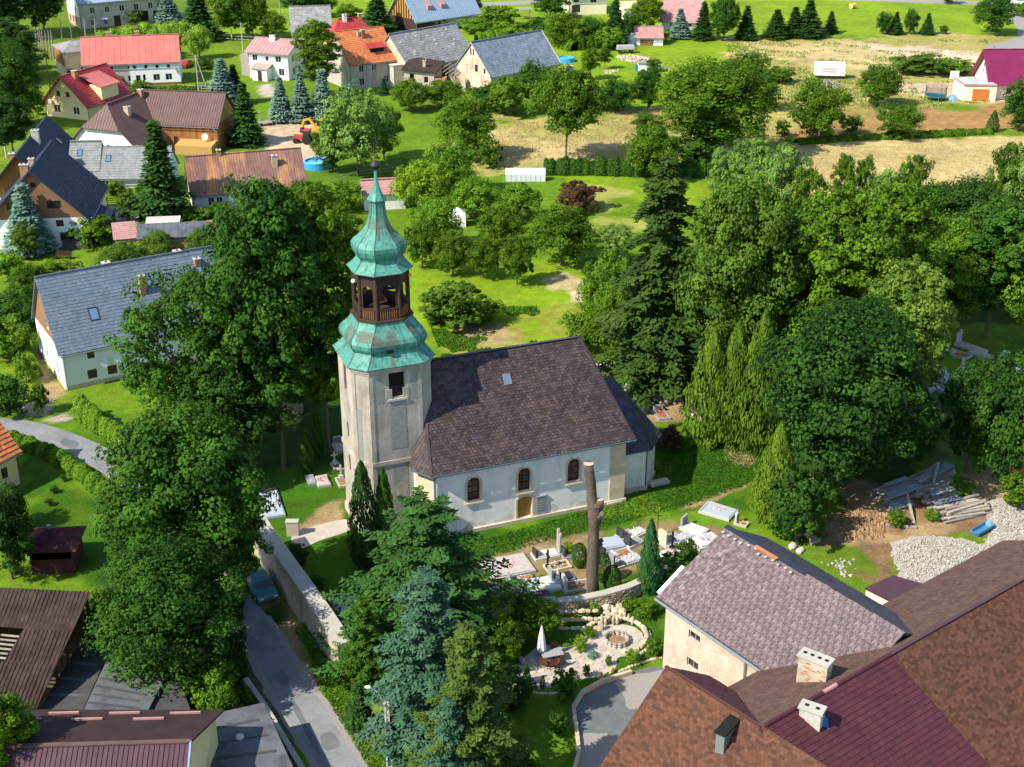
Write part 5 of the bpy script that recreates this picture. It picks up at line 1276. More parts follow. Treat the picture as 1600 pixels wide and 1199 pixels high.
    (245, 1085, 1015, 90, 'bush3', 'leaf_bright', BU, 'bright weeds overgrowing the felt roof edge'),
    (312, 1118, 1075, 60, 'bush3', 'leaf_bright', BU, 'weeds at the right corner of the felt roof'),
    (466, 885, 852, 34, 'bush3', 'leaf_deep', BU, 'dark bush growing on the churchyard wall'),
    (494, 920, 902, 26, 'bush3', 'leaf_dark', BU, 'small bush on the lower churchyard wall'),
    (100, 752, 742, 10, 'bush3', 'leaf_deep', BU, 'tiny shrub first on the left lawn'),
    (86, 770, 760, 13, 'bush3', 'leaf_deep', BU, 'tiny shrub second on the left lawn'),
    (78, 790, 780, 13, 'bush3', 'leaf_deep', BU, 'tiny shrub nearest to the gazebo on the left lawn'),
    (1006, 960, 938, 40, 'bush3', 'leaf_mid', BU, 'green weeds between rock garden and slate building'),
    (1022, 1022, 1000, 30, 'bush3', 'leaf_mid', BU, 'green plants at the corner of the pink wall'),
    (988, 1036, 1016, 24, 'bush3', 'leaf_bright', BU, 'yellow flowering plants at the rock garden edge'),
    (906, 1018, 995, 20, 'bush3', 'leaf_yellow', BU, 'yellow shrub in the middle of the rock garden'),
    (920, 995, 980, 18, 'bush2', 'leaf_mid', BU, 'round green cushion below the rock wall'),
    (928, 960, 945, 22, 'bush3', 'leaf_bright', BU, 'green shrub on top of the rock wall'),
    (985, 955, 935, 24, 'bush3', 'leaf_mid', BU, 'shrub at the right end of the rock wall'),
    (823, 1068, 1038, 15, 'thuja1', 'thuja_green', TH_, 'small dark conifer at the left edge of the rock garden'),
    (848, 1075, 1055, 10, 'thuja1', 'thuja_green', TH_, 'tiny dark conifer in front of the garden table'),
    (925, 1027, 1020, 15, 'bush2', 'needle_blue', BU, 'flat blue cushion plant on the paving'),
    (950, 1040, 1025, 10, 'bush3', 'leaf_mid', BU, 'grass clump on the paving near the upright stones'),
    (916, 1058, 1038, 12, 'bush3', 'leaf_dark', BU, 'dark clump at the forecourt side of the rock garden'),
]
for t in TREES:
    nm = t[6]; cat = {'thuja': 'thuja', 'bush': 'bush'}.get(nm, 'tree')
    tree(t[0], t[1], t[2], t[3], t[4], t[5], nm, t[7], cat)
hedge('hedge', 'long clipped dark hedge behind the garden with the greenhouse', [(850, 272), (930, 272), (1010, 275), (1100, 276), (1150, 275)], 2.2, 2.4, 'leaf_dark', 160, .38)
hedge('hedge', 'tall grassy hedge along the left side of the road', [(-10, 690), (45, 700), (90, 720), (130, 745), (165, 775), (190, 800)], 1.6, 1.3, 'leaf_bright', 420, .2)
hedge('hedge', 'ivy covered fence from the house gate along the road', [(128, 652), (150, 668), (180, 690), (200, 702)], 1.6, 2.2, 'leaf_bright', 330, .22)
hedge('hedge', 'row of garden shrubs behind the far barns', [(745, 68), (800, 64), (860, 66), (900, 80)], 4, 2.6, 'leaf_bright', 90, .5)
hedge('hedge', 'row of clipped shrubs beside the path of the white house', [(38, 545), (50, 570), (58, 590)], 1.2, 1.4, 'leaf_yellow', 380, .2)
hedge('hedge', 'thin hedge row in front of the far gardens', [(900, 78), (930, 76)], 2.5, 3, 'leaf_mid', 120, .4)
hedge('hedge', 'overgrown verge between the road and the left felt roof', [(385, 1090), (410, 1120), (440, 1170), (462, 1210)], .9, .7, 'leaf_bright', 420, .18)
hedge('hedge', 'weedy strip at the foot of the churchyard wall', [(470, 985), (500, 1030), (528, 1068)], .9, .7, 'leaf_mid', 420, .18)
hedge('hedge', 'flower border before the terrace of the grey roofed house', [(155, 300), (190, 302), (230, 303)], 1.4, 1.0, 'leaf_yellow', 300, .25)
hedge('hedge', 'weeds along the nave wall foot', [(760, 822), (860, 798), (960, 775)], .7, .45, 'leaf_mid', 300, .16)
hedge('hedge', 'weedy row at the garden front of the red roofed house', [(180, 143), (230, 142), (290, 141), (330, 139)], 1.6, .9, 'leaf_olive', 150, .35)
hedge('hedge', 'green bank left of the straw field below the trees', [(1245, 225), (1320, 218), (1400, 216), (1470, 212), (1545, 208)], 2.6, .9, 'leaf_mid', 120, .35)
tufts('tall_grass', 'dry straw grass on the far meadow', [(770, 185), (1050, 172), (1210, 195), (1210, 245), (770, 255)], 12000, .32, 'grass_dry', 1, .07, -.3)
tufts('tall_grass', 'green weeds in the dry bank', [(1130, 66), (1540, 62), (1640, 150), (1430, 172), (1180, 172)], 8000, .4, 'grass_green', 2, .12, .1)
tufts('tall_grass', 'lush grass in the churchyard', [(700, 860), (980, 780), (1060, 690), (1180, 680), (1220, 740), (1080, 790), (860, 845), (720, 885)], 16000, .16, 'grass_lush', 3, .06)
tufts('tall_grass', 'long grass on the orchard lawn', [(660, 480), (960, 480), (950, 560), (690, 560)], 9000, .3, 'grass_green', 4, .1, .1)
tufts('tall_grass', 'grass on the verge right of the road', [(470, 960), (540, 1060), (600, 1150), (620, 1230), (575, 1200), (490, 1060)], 7000, .22, 'grass_green', 5, .06)
tufts('tall_grass', 'wild grass beside the collapsed barn', [(150, 930), (380, 920), (390, 1100), (300, 1110), (250, 1050), (140, 1010)], 6000, .5, 'grass_lush', 6, .12)
tufts('tall_grass', 'straw stalks on the yellow field', [(1170, 240), (1700, 207), (1700, 300), (1300, 330), (1170, 290)], 16000, .2, 'grass_dry', 7, .06)

# ------------------------------------------------------------------ village houses
D2R = math.radians
TILE, SMALL = ('tile', .45, .4, .05), ('tile', .5, .55, .06)
RIB = ('rib', .55, .03, .05)
# long red roofed house: grey half and white half
o, rz, L = base_frame((134, 137.5), (283, 131.5))
h = 4.7
W_ = [('F', 2.2 + 3.3 * k, 3.35, .7, .7, 0) for k in range(3)] + [('F', 2.4 + 3.3 * k, .9, 1.2, 1.2, 1) for k in range(3)] + \
     [('F', 9.9 + 2.2 * k, 3.35, .7, .75, 0) for k in range(4)] + [('F', 11.6, .9, .6, 1.3, 0), ('F', 14.0, .9, 1.3, 1.3, 1), ('F', 16.4, .9, 1.3, 1.3, 1)]
T, fc, R = house('long_house', 'long house with coral red roof, one half grey one half white', 'house', o, rz, L, 9, h, 4.3, wall='grey_plaster', roof='roof_red', style=('rib', 1.2, .03, .04), wins=W_,
                 doors=[('F', 10.4, 0, .9, 2.1, 'wood_dark')], chims=[(5.2, 4.6, .9, .5, 1.0, 'brick'), (10.7, 4.6, .9, .5, 1.0, 'brick')])
m_ = MB()
hs = [rect(w[1], w[2], w[3], w[4]) for w in W_ if w[1] > 9] + [rect(10.4, 0.001, .9, 2.1)]
panel(m_, (0, -.04, 0), (1, 0, 0), [(8.9, 0), (L + .04, 0), (L + .04, h), (8.9, h)], hs, (0, -1, 0), .06); panel(m_, (L + .04, 0, 0), (0, 1, 0), [(-.04, 0), (9, 0), (9, h), (4.5, h + 4.2), (-.04, h)], [], (1, 0, 0), 0)
m_.build('white_render', 'white_clean', T)
m_ = MB(); m_.box(12.2, L + .07, -.09, -.041, 0, .5); m_.build('plinth', 'brown_clad', T)
m_ = MB(); m_.lathe([(0, .02), (.08, .3), (.12, .42)], 12); d_ = m_.build('satellite_dish', 'granite_grey', T); d_.location = (L - 1.2, -.3, 3.4); d_.rotation_euler = (1.3, 0, 0)
# long stone house at the top
o, rz, L = base_frame((127, 46), (243, 33))
W_ = [('F', 3.2 + 3.6 * k, 3.4, 1.2, 1.5, 1) for k in range(5)] + [('F', 3.0, .6, 1.1, 1.4, 1), ('F', 6.2, .6, 1, 1.4, 1)] + [('L', 1.6 + 2 * k, 3.4, .7, 1.5, 0, 0, 'brown_paint') for k in range(4)] + [('L', 2 + 2.6 * k, .8, 1.1, 1.5, 1, 0, 'brick') for k in range(3)]
T, fc, R = house('stone_house', 'long two storey stone house with pale metal roof at the top left', 'house', o, D2R(31), 21, 11, 6.0, 2.6, wall='grey_plaster', roof='roof_bluemetal', style=RIB, wins=W_,
                 doors=[('F', 9.0, 0, 1.6, 2.5, 'wood_dark'), ('F', 15.5, 0, 2.6, 3.0, 'soot'), ('F', 18.8, 0, 1.5, 2.8, 'soot')])
m_ = MB(); panel(m_, (-.04, 11, 0), (0, -1, 0), [(0, 2.7), (11.03, 2.7), (11.03, 6), (5.5, 8.5), (0, 6)], [rect(1.6 + 2 * k, 3.4, .7, 1.5) for k in range(4)], (-1, 0, 0), .05); m_.build('white_render', 'white_clean', T)
m_ = MB(); panel(m_, (-.03, 11, 0), (0, -1, 0), [(0, 0), (11.02, 0), (11.02, 2.69), (0, 2.69)], [rect(2 + 2.6 * k, .8, 1.1, 1.5) for k in range(3)], (-1, 0, 0), .05); m_.build('brick_base', 'brick_pale', T)
# grey hipped barn
T, fc, R = house('barn', 'brown barn with grey hipped roof beside the red roofed house', 'barn', g(105, 124), D2R(30), 7.5, 9, 5.4, 1.3, hip=3.2, ov=.5, wall='dirty_plaster', roof='eternit', style=TILE,
                 wins=[('F', 5.2, 3.3, 1.0, 1.2, 0, 0, 'wood_grey')], doors=[('F', 4.6, 0, 3.0, 2.9, 'wood_dark')])
m_ = MB()
for k in range(24): m_.t = _rng.random(); m_.box(-.03, 0, .3 + k * .36, .3 + k * .36 + .33, 2.4, 5.3)
m_.build('plank', 'wood_warm', T, kind='stuff')
# yellow house, crimson roof
o = g(74, 181); 
W_ = [('F', 3.3, 3.9, .9, 1.0, 1, 0, 'brown_paint'), ('F', 5.5, 3.9, .9, 1.0, 1, 0, 'brown_paint'), ('F', 2.6, .9, 1.5, 1.4, 1), ('F', 7.0, .9, 1.4, 1.4, 1)]
T, fc, R = house('yellow_house', 'pale yellow house with crimson tiled roof and dormer', 'house', o, D2R(-24), 9.6, 11.5, 3.0, 4.6, axis='y', ov=.7, og=.7, wall='yellow_plaster', roof='roof_crimson', style=SMALL, wins=W_, chims=[(5.6, 2.4, .8, .8, 1.4, 'brick')])
m_ = MB(); m_.hexa([(5.6, 4, 3), (9.9, 4, 3), (9.9, 8.6, 3), (5.6, 8.6, 3)], [(5.6, 4, 5.6), (9.9, 4, 5.6), (9.9, 8.6, 5.6), (5.6, 8.6, 5.6)]); dm = m_.build('dormer', 'yellow_plaster', T)
roof_face(T, [(10.4, 3.6, 5.4), (10.4, 9, 5.4), (5, 9, 7.3), (5, 3.6, 7.3)], 'roof_red', None, name='dormer_roof')
m_ = MB(); m_.lathe([(0, .02), (.08, .3), (.12, .45)], 12); d_ = m_.build('satellite_dish', 'white_dirty', T); d_.location = (1.5, -.4, 2.9); d_.rotation_euler = (1.2, 0, 0)
m_ = MB(); m_.box(9.9, 12.4, 8.8, 11.6, 0, 2.4); m_.box(9.6, 12.7, 8.6, 11.9, 2.402, 2.6); m_.build('porch', 'orange_door', T)
# half hipped white house with maroon roof and wooden barn
o = g(117, 214, 3.2); o.z = 0
T, fc, R = house('farmhouse', 'white farmhouse with half hipped maroon metal roof', 'house', o, D2R(-20), 11.2, 12.5, 3.1, 5.4, axis='y', ov=.8, og=.5, halfhip=.62, wall='white_clean', roof='roof_brownmetal', style=RIB,
                 wins=[('F', 2.3, 1.3, .8, 1.1, 0, 0, 'brown_paint'), ('F', 4.2, 1.3, .8, 1.1, 0, 0, 'brown_paint'), ('F', 6.4, 1.3, .8, 1.1, 1, 0, 'roof_purple'), ('F', 8.3, 1.3, .8, 1.1, 1, 0, 'roof_purple')], chims=[(7.6, 4.5, .9, .8, 1.2, 'stone_cream'), (6.0, 11.0, .8, .8, 1.0, 'brick')])
o = g(213, 190, 4.5); o.z = 0
T, fc, R = house('wooden_barn', 'brown plank barn with maroon brown metal roof', 'barn', o, D2R(-9), 14.2, 9, 4.5, 4.2, ov=.5, og=.35, wall='wood_warm', gable='wood_gold', roof='roof_brownmetal', style=('rib', .45, .025, .05), wins=[('F', 8.2, 2.6, 1.1, 1.0, 1)], doors=[('F', 6.0, 0, 2.2, 2.2, 'wood_dark')])
m_ = MB()
for k in range(58): m_.t = _rng.random(); m_.box(.05 + k * .243, .05 + k * .243 + .228, -.035, 0, 2.3 if 25 < k < 39 else .1, 4.3)
m_.build('plank', 'wood_warm', T, kind='stuff')
m_ = MB(); m_.tube([(13.4, -.6, 4.1), (14.2, -.6, 3.4), (14.3, -.2, .2)], .06, 6); m_.build('downpipe', 'zinc', T)
m_ = MB(); m_.hexa([(7.6, -3, 0), (14, -3, 0), (14, -.05, 0), (7.6, -.05, 0)], [(7.6, -3, 1.5), (14, -3, 1.5), (14, -.05, 1.9), (7.6, -.05, 1.9)]); m_.build('lean_to', 'wood_gold', T)
m_ = MB(); m_.lathe([(0, .02), (.08, .35), (.14, .55)], 12); d_ = m_.build('satellite_dish', 'white_paint', T); d_.location = (12.2, -.9, 2.6); d_.rotation_euler = (1.2, 0, .3)
# navy roofed gable houses on the left
o = g(26, 243, 9.2)
T, fc, R = house('timber_house', 'half timbered house with steep navy roof at the left edge', 'house', Vector((o.x, o.y, 0)) - Vector((5.6, 0, 0)), D2R(7), 11, 21, 3.2, 6.0, axis='y', ov=.6, og=1.0, wall='white_clean', gable='wood_warm', roof='roof_navy', style=TILE,
                 wins=[('F', 3, .9, 1, 1.2), ('F', 8, .9, 1, 1.2)], chims=[(6.2, 9.5, 1.0, 1.0, 1.7, 'white_dirty'), (4.6, 1.4, 1.2, .8, .7, 'brick')], lights=[(0, 12.5, 4.2, .8, 1.4), (0, 14.0, 4.2, .8, 1.4), (0, 17.5, 4.8, .8, 1.2)])
m_ = MB()
for k in range(8): m_.bar((.4 + k * 1.45, -.03, .1), (.4 + k * 1.45, -.03, 3.1), .18, .06, (0, 1, 0))
for z in (.15, 1.6, 3.05): m_.bar((.1, -.035, z), (10.9, -.035, z), .06, .18)
for a, b2 in ((.4, 1.85), (3.3, 4.75), (6.2, 7.65)): m_.bar((a, -.04, .2), (b2, -.04, 3.0), .16, .05, (0, 1, 0))
m_.build('timber_frame', 'wood_dark', T)
apx = g(47, 268, 10.6); rzb = D2R(7); Lb = 13.0
ob = Vector((apx.x, apx.y, 0)) - Vector((math.cos(rzb), math.sin(rzb), 0)) * (Lb / 2)
T, fc, R = house('gable_house', 'house with brown upper gable, white ground floor and steep navy roof', 'house', ob, rzb, Lb, 14.5, 4.1, 6.5, axis='y', ov=.5, og=.6, wall='white_clean', gable='brown_clad', roof='roof_navy', style=TILE,
                 wins=[('F', 2.6, .8, 1.6, 1.2, 1, 0, 'wood_gold'), ('F', 10.0, .8, 1.9, 1.3, 1, 0, 'wood_gold'), ('F', 6.6, 8.4, .7, .7, 0, 0, 'brown_paint'), ('F', 8.9, 5.4, 1.9, 1.1, 1, 0, 'brown_paint'), ('F', 3.6, 5.4, 1.6, 1.1, 1, 0, 'brown_paint'), ('F', 9.3, 2.9, 1.0, .9, 0, 0, 'brown_paint')],
                 chims=[(5.2, 2.6, 1.1, .7, 1.5, 'brick'), (6.0, 3.6, .7, .6, 1.2, 'brick_pale')])
m_ = MB(); m_.hexa([(13.0, 1, 0), (15.2, 1, 0), (15.2, 8, 0), (13.0, 8, 0)], [(13.0, 1, 3.6), (15.2, 1, 2.5), (15.2, 8, 2.5), (13.0, 8, 3.6)]); m_.build('side_extension', 'roof_navy', T)
m_ = MB(); m_.hexa([(9.4, -1.4, 0), (12.8, -1.4, 0), (12.8, -.05, 0), (9.4, -.05, 0)], [(9.4, -1.4, .7), (12.8, -1.4, .7), (12.8, -.05, 1.1), (9.4, -.05, 1.1)]); m_.build('cellar_hatch', 'felt_dark', T)
# grey tiled row
o = g(148, 276, 2.7); o.z = 0
T, fc, R = house('terrace_house', 'low house with wide pale grey tiled roof and two skylights', 'house', o, D2R(2), 11.0, 7.5, 2.7, 3.4, ov=.5, og=.2, wall='white_clean', roof='roof_greytile', style=TILE, lights=[(0, 2.0, 3.0, .8, 1.2), (0, 8.4, 3.0, .8, 1.2)], doors=[('F', 7.3, 0, 1.8, 2.2, 'wood_gold')], wins=[('F', 1.6, .3, 1.5, 1.9, 1)])
o = g(108, 265, 3.6); o.z = 0
T, fc, R = house('terrace_house', 'grey tiled link house with one skylight beside the navy gable', 'house', o, D2R(3), 4.4, 6.5, 3.6, 3.2, ov=.4, og=.2, wall='white_clean', roof='roof_greytile', style=TILE, lights=[(0, 1.6, 2.6, .8, 1.2)], wins=[('F', 2.4, .6, 1.2, 1.2)])
# rusty roof house
o = g(300, 303, 3.0); o.z = 0
T, fc, R = house('cottage', 'whitewashed cottage with large rusty sheet metal roof', 'house', o, D2R(17), 16.3, 8.5, 3.0, 4.2, ov=.5, og=.35, wall='white_plaster', roof='roof_rust', style=('rib', .38, .03, .05), wins=[('F', 2.6, 1.0, .9, 1.2, 1), ('F', 3.8, 1.0, .9, 1.2, 1), ('F', 7.7, 1.9, 1.1, .6, 0)], chims=[(12.4, 2.4, .8, .6, 1.6, 'brick_pale'), (4.6, 4.2, .6, .6, .8, 'brick')])
m_ = MB(); m_.lathe([(0, .02), (.08, .35), (.14, .55)], 12); d_ = m_.build('satellite_dish', 'white_paint', T); d_.location = (5.6, -.35, 1.9); d_.rotation_euler = (1.3, 0, 0)
# sheds below it
def shed(name, label, pl, pr, z, D, rise, wall, roof, style=None, cat='shed', planks=None, rz=None):
    a, ang, L = base_frame(pl, pr, z); ang = rz if rz is not None else ang
    T = thing(name, label, cat, (a.x, a.y, 0), ang)
    m = MB(); m.hexa([(0, 0, 0), (L, 0, 0), (L, D, 0), (0, D, 0)], [(0, 0, z), (L, 0, z), (L, D, z + rise), (0, D, z + rise)]); m.build('wall', wall, T)
    k = rise / D
    roof_face(T, [(-.25, -.4, z - .4 * k + .12), (L + .25, -.4, z - .4 * k + .12), (L + .25, D + .3, z + rise + .3 * k + .12), (-.25, D + .3, z + rise + .3 * k + .12)], roof, style, .08)
    if planks:
        m = MB()
        for j in range(4): m.t = _rng.random(); m.box(L * .42, L * .86, -.05, -.002, .3 + j * .42, .55 + j * .42)
        m.build('batten', planks, T, kind='stuff')
    return T, L
shed('shed', 'long shed with grey felt roof and plank front', (216, 373), (330, 367), 2.2, 3.2, .7, 'wood_grey', 'felt_grey', ('rib', 1.0, .03, .03), planks='wood_gold')
shed('shed', 'small shed end with terracotta roof', (180, 374), (212, 371), 2.1, 3.0, .9, 'dirty_plaster', 'roof_pinkbrown', TILE)
shed('shed', 'shed with patchy white and rusty sheets at the right of the row', (331, 367), (372, 363), 2.3, 3.4, .7, 'wood_grey', 'roof_rust', RIB)
shed('shed', 'lean-to with white sheet roof behind the felt roofed shed', (230, 351), (278, 349), 2.3, 1.6, .3, 'wood_grey', 'white_dirty')
# white house with blue tiled roof
a, ang, L = base_frame((94, 549), (300, 497), 4.5)
HB = D2R(31); oB = Vector((a.x, a.y, 0))
W_ = [('F', 3.0, 3.0, .75, .8, 1, 0, 'brown_paint'), ('F', 2.9, .75, 1.0, 1.0, 1, 1, 'brown_paint'), ('F', 5.0, .75, 1.0, 1.0, 1, 1, 'brown_paint'), ('F', 7.1, .75, 1.0, 1.0, 1, 1, 'brown_paint'), ('F', 15.5, 1.0, 1.0, 1.4, 1, 1, 'brown_paint'),
      ('L', 8.5, 1.0, .9, 1.3, 1), ('L', 4.0, 1.0, .9, 1.3, 1), ('L', 6.2, 5.2, 1.0, 1.2, 1)]
T, fc, R = house('white_house', 'large white house with steel blue tiled roof above the road bend', 'house', oB, HB, 19.5, 11, 4.5, 6.2, ov=.45, og=.35, wall='white_clean', gable='brown_clad', roof='roof_bluetile', style=('tile', .38, .3, .05), wins=W_, plinth='sandstone',
                 chims=[(10.0, 3.0, .65, .65, 1.9, 'brick'), (7.2, 5.9, .7, .7, .7, 'brick_pale'), (15.0, 5.9, .7, .7, .6, 'brick'), (16.6, 4.3, .6, .6, .8, 'brick')], lights=[(0, 4.7, 3.1, 1.0, 1.4), (0, 11.1, 5.7, .9, 1.2), (0, 16.9, 5.7, .9, 1.2)])
for x, z in ((4.2, 2.4), (5.7, 2.5)):
    m_ = MB(); m_.lathe([(0, .02), (.08, .32), (.13, .5)], 14); d_ = m_.build('satellite_dish', 'white_paint', T); d_.location = (x, -.35, z); d_.rotation_euler = (1.25, 0, .2)
m_ = MB(); m_.tube([(.1, -.45, 4.1), (.1, -.08, 3.7), (.1, -.08, .1)], .05, 6); m_.build('downpipe', 'white_paint', T)
# white house with pinkish roof
o = g(390, 121)
T, fc, R = house('white_house', 'square white two storey house with flat pinkish brown roof', 'house', o, D2R(-20), 9.2, 8.8, 5.4, 1.9, ov=.6, og=.5, wall='white_clean', roof='roof_pinkbrown', style=('rib', .9, .03, .05),
                 wins=[('F', 1.6, 3.5, 1.2, 1.3, 1), ('F', 4.4, 3.6, .8, 1.0, 0), ('F', 7.0, 3.5, 1.3, 1.3, 1), ('F', 7.6, .8, 1.3, 1.5, 1), ('R', 2.2, 3.4, 1.0, 1.4, 1), ('R', 5.6, 3.6, 1.2, 1.4, 1), ('R', 2.4, .7, 1.0, 1.5, 1), ('R', 4.8, .7, 1.0, 1.5, 1)], chims=[(4.0, 3.6, 1.1, .6, 1.2, 'white_clean')])
m_ = MB(); m_.box(2.0, 5.4, -2.2, -.02, 0, 2.3); p_ = m_.build('porch', 'white_clean', T); roof_face(T, [(1.7, -2.5, 2.4), (5.7, -2.5, 2.4), (5.7, 0, 3.2), (1.7, 0, 3.2)], 'wood_grey', None, .08, 'porch_roof')
m_ = MB(); m_.box(3.3, 4.2, -2.26, -2.202, 0, 2.0); m_.build('door', 'wood_dark', T)
m_ = MB(); m_.box(-2.4, -.02, 1, 5, 0, 4.4); m_.build('side_porch', 'wood_grey', T)
# orange roofed house with red roofed neighbour
o = g(548, 142)
T, fc, R = house('farmhouse', 'grey rendered house with steep orange tiled roof and red dormer', 'house', o, D2R(33), 10.2, 10.5, 5.2, 5.4, ov=.4, og=.35, wall='grey_plaster', roof='roof_orange', style=TILE,
                 wins=[('F', 2.6, 3.3, 1.1, 1.4, 1), ('F', 5.4, 3.3, 1.1, 1.4, 1), ('F', 2.6, .7, 1.2, 1.5, 1), ('L', 3.6, 2.9, 1.0, 1.4, 1), ('F', 8.0, .7, 1.2, 1.5, 1)], chims=[(5.2, 3.9, .7, .7, 1.5, 'brick'), (4.4, 4.2, .6, .6, .8, 'brick_pale')])
m_ = MB(); m_.hexa([(5.4, 1.2, 6), (8.4, 1.2, 6), (8.4, 3.6, 7.6), (5.4, 3.6, 7.6)], [(5.4, 1.2, 7.5), (8.4, 1.2, 7.5), (8.4, 3.6, 8.3), (5.4, 3.6, 8.3)]); m_.build('dormer', 'soot', T)
roof_face(T, [(5.0, .8, 7.6), (8.8, .8, 7.6), (8.8, 4, 8.7), (5.0, 4, 8.7)], 'roof_crimson', None, .1, 'dormer_roof')
m_ = MB(); m_.box(8.6, 11.6, -2.2, 0, 0, 4.2); m_.box(8.4, 11.8, -2.4, .2, 4.202, 4.4); m_.build('balcony_block', 'white_dirty', T)
o = g(515, 112); 
T, fc, R = house('red_roof_house', 'house with red hipped roof behind the orange roof', 'house', g(520, 105), D2R(25), 11, 9, 5.5, 3.4, hip=3.5, ov=.5, wall='yellow_plaster', roof='roof_crimson', style=SMALL, chims=[(4.5, 4, .8, .8, 1.5, 'white_clean'), (8.0, 4.4, .7, .7, 1.0, 'brick')])
# grey barn
o = g(640, 106, 4.0); o.z = 0
T, fc, R = house('barn', 'big barn with patched pale grey slate roof', 'barn', o, D2R(45), 17.5, 11.5, 4.0, 5.6, ov=.4, og=.35, wall='dirty_plaster', roof='eternit', style=('tile', .55, .5, .05, .04), doors=[('F', 9, 0, 3, 3, 'wood_dark')])
m_ = MB()
for k in range(14):
    x, t_ = _rng.uniform(1, 16), _rng.uniform(.1, .9); y = t_ * 5.75; z = 4.2 + t_ * 5.6 + .07
    m_.hexa([(x, y, z), (x + .5, y, z), (x + .5, y + .3, z + .29), (x, y + .3, z + .29)], [(x, y, z + .04), (x + .5, y, z + .04), (x + .5, y + .3, z + .33), (x, y + .3, z + .33)])
m_.build('patch', 'white_dirty', T, kind='stuff')
# derelict low building in front
o = g(632, 146); T = thing('derelict_shed', 'derelict low shed with sagging brown roof and pale walls', 'shed', o, D2R(-8))
m_ = MB(); panel(m_, (0, 0, 0), (1, 0, 0), [(0, 0), (6, 0), (6, 4.2), (0, 4.6)], [rect(1.6, 2.6, .9, 1.3), rect(4.4, 2.2, .8, 1.2)], (0, -1, 0), .3); panel(m_, (0, 8, 0), (0, -1, 0), [(0, 0), (8, 0), (8, 4.6), (0, 5.2)], [], (-1, 0, 0)); panel(m_, (6, 0, 0), (0, 1, 0), [(0, 0), (8, 0), (8, 3.6), (5, 5.0), (3, 3.0), (0, 4.2)], [rect(2, 1, 1, 1.5)], (1, 0, 0), .3); m_.build('wall', 'pink_plaster', T)
roof_face(T, [(-.5, -.5, 4.75), (6.6, -.5, 4.3), (6.8, 7.5, 5.0), (-.3, 8.3, 5.5)], 'roof_collapsed', None, .15)
chimney(T, 3.6, 2.6, 4.6, 5.9, .6, .6, 'brick_pale'); m_ = MB(); m_.box(6.05, 8.2, .1, 2.2, 0, 3.1); m_.build('brick_annex', 'brick', T)
for k in range(5):
    m_ = MB(); m_.bar((6.4 + k * .7, 2.5, 4.0 - .3 * k), (8 + k * .6, 7.5, 4.6 - .35 * k), .15, .18); m_.build('rafter', 'wood_grey', T)
T2 = thing('ruined_wall', 'ruined plastered wall with broken top beside the slate barn', 'wall', g(690, 140), D2R(-15))
m_ = MB(); panel(m_, (0, 0, 0), (1, 0, 0), [(0, 0), (5, 0), (5, 2.6), (4, 3.4), (3.2, 2.2), (2, 2.8), (1.2, 1.6), (0, 2.0)], [rect(1, .4, .8, .9)], (0, -1, 0), .4); panel(m_, (0, .4, 0), (1, 0, 0), [(0, 0), (5, 0), (5, 2.6), (4, 3.4), (3.2, 2.2), (2, 2.8), (1.2, 1.6), (0, 2.0)], [rect(1, .4, .8, .9)], (0, 1, 0), 0); m_.build('masonry', 'dirty_plaster', T2)
# slate barn
o = g(767, 149)
T, fc, R = house('barn', 'pink plastered barn with blue grey slate roof by the meadow', 'barn', o, D2R(43), 18.5, 10.8, 3.7, 5.6, ov=.35, og=.3, wall='dirty_plaster', roof='slate_blue', style=('tile', .5, .45, .04, .02),
                 wins=[('L', 5.0, 7.0, .4, 1.3, 0, 0, 'wood_grey'), ('L', 5.8, 7.0, .4, 1.3, 0, 0, 'wood_grey'), ('L', 6.6, 3.9, .8, 1.4, 0, 0, 'wood_dark'), ('L', 9.0, 3.9, .5, 1.0, 0, 0, 'wood_dark')] + [('F', 3 + 3.4 * k, 2.9, .6, .5, 0, 0, 'wood_dark') for k in range(5)], doors=[('L', 4.2, 3.0, .9, 2.0, 'white_dirty')])
m_ = MB(); m_.bar((-.4, -.3, 3.75), (-.4, 5.4, 9.55), .2, .1); m_.bar((18.9, -.3, 3.75), (18.9, 5.4, 9.55), .2, .1); m_.build('verge_trim', 'white_dirty', T)
shed('annex', 'low annex with pink roof between the two barns', (722, 95), (762, 92), 2.6, 8, 1.2, 'dirty_plaster', 'roof_pinkbrown', TILE, rz=D2R(10))
# grey roof at the top, log house, dark roof house, brown roof house, red shed
o = g(456, 49, 3); o.z = 0
T, fc, R = house('grey_roof_house', 'house with plain grey roof half hidden by trees at the top', 'house', o, D2R(10), 9, 9, 3, 4.6, wall='white_plaster', roof='eternit', style=TILE)
o = g(650, 31, 3.5); o.z = 0
T, fc, R = house('log_house', 'wooden log house with big sky blue metal roof at the top', 'house', o, D2R(40), 19, 11, 3.4, 6.5, ov=.6, og=.6, wall='wood_dark', gable='wood_gold', roof='roof_bluemetal', style=('rib', .6, .03, .05), wins=[('F', 6 + 2.6 * k, .9, 1.0, 1.4, 1) for k in range(5)], chims=[])
m_ = MB(); m_.box(7, 18.9, -.04, 0, .4, 3.2); m_.build('white_panel', 'white_dirty', T)
for x in (4.5, 8.5):
    m_ = MB(); m_.hexa([(x, 1.2, 4.9), (x + 1.4, 1.2, 4.9), (x + 1.4, 3, 6.9), (x, 3, 6.9)], [(x, 1.2, 6.0), (x + 1.4, 1.2, 6.0), (x + 1.4, 3, 7.1), (x, 3, 7.1)]); m_.build('dormer', 'roof_pinkbrown', T)
for k in range(10):
    m_ = MB(); m_.bar((-.03, .6 + k * 1.0, 3.5), (-.03, .6 + k * 1.0, 3.6 + (1 - abs(.6 + k - 5.5) / 5.5) * 6), .7, .05, (0, 1, 0)); m_.build('gable_board', 'wood_warm', T)
o = g(888, 24)
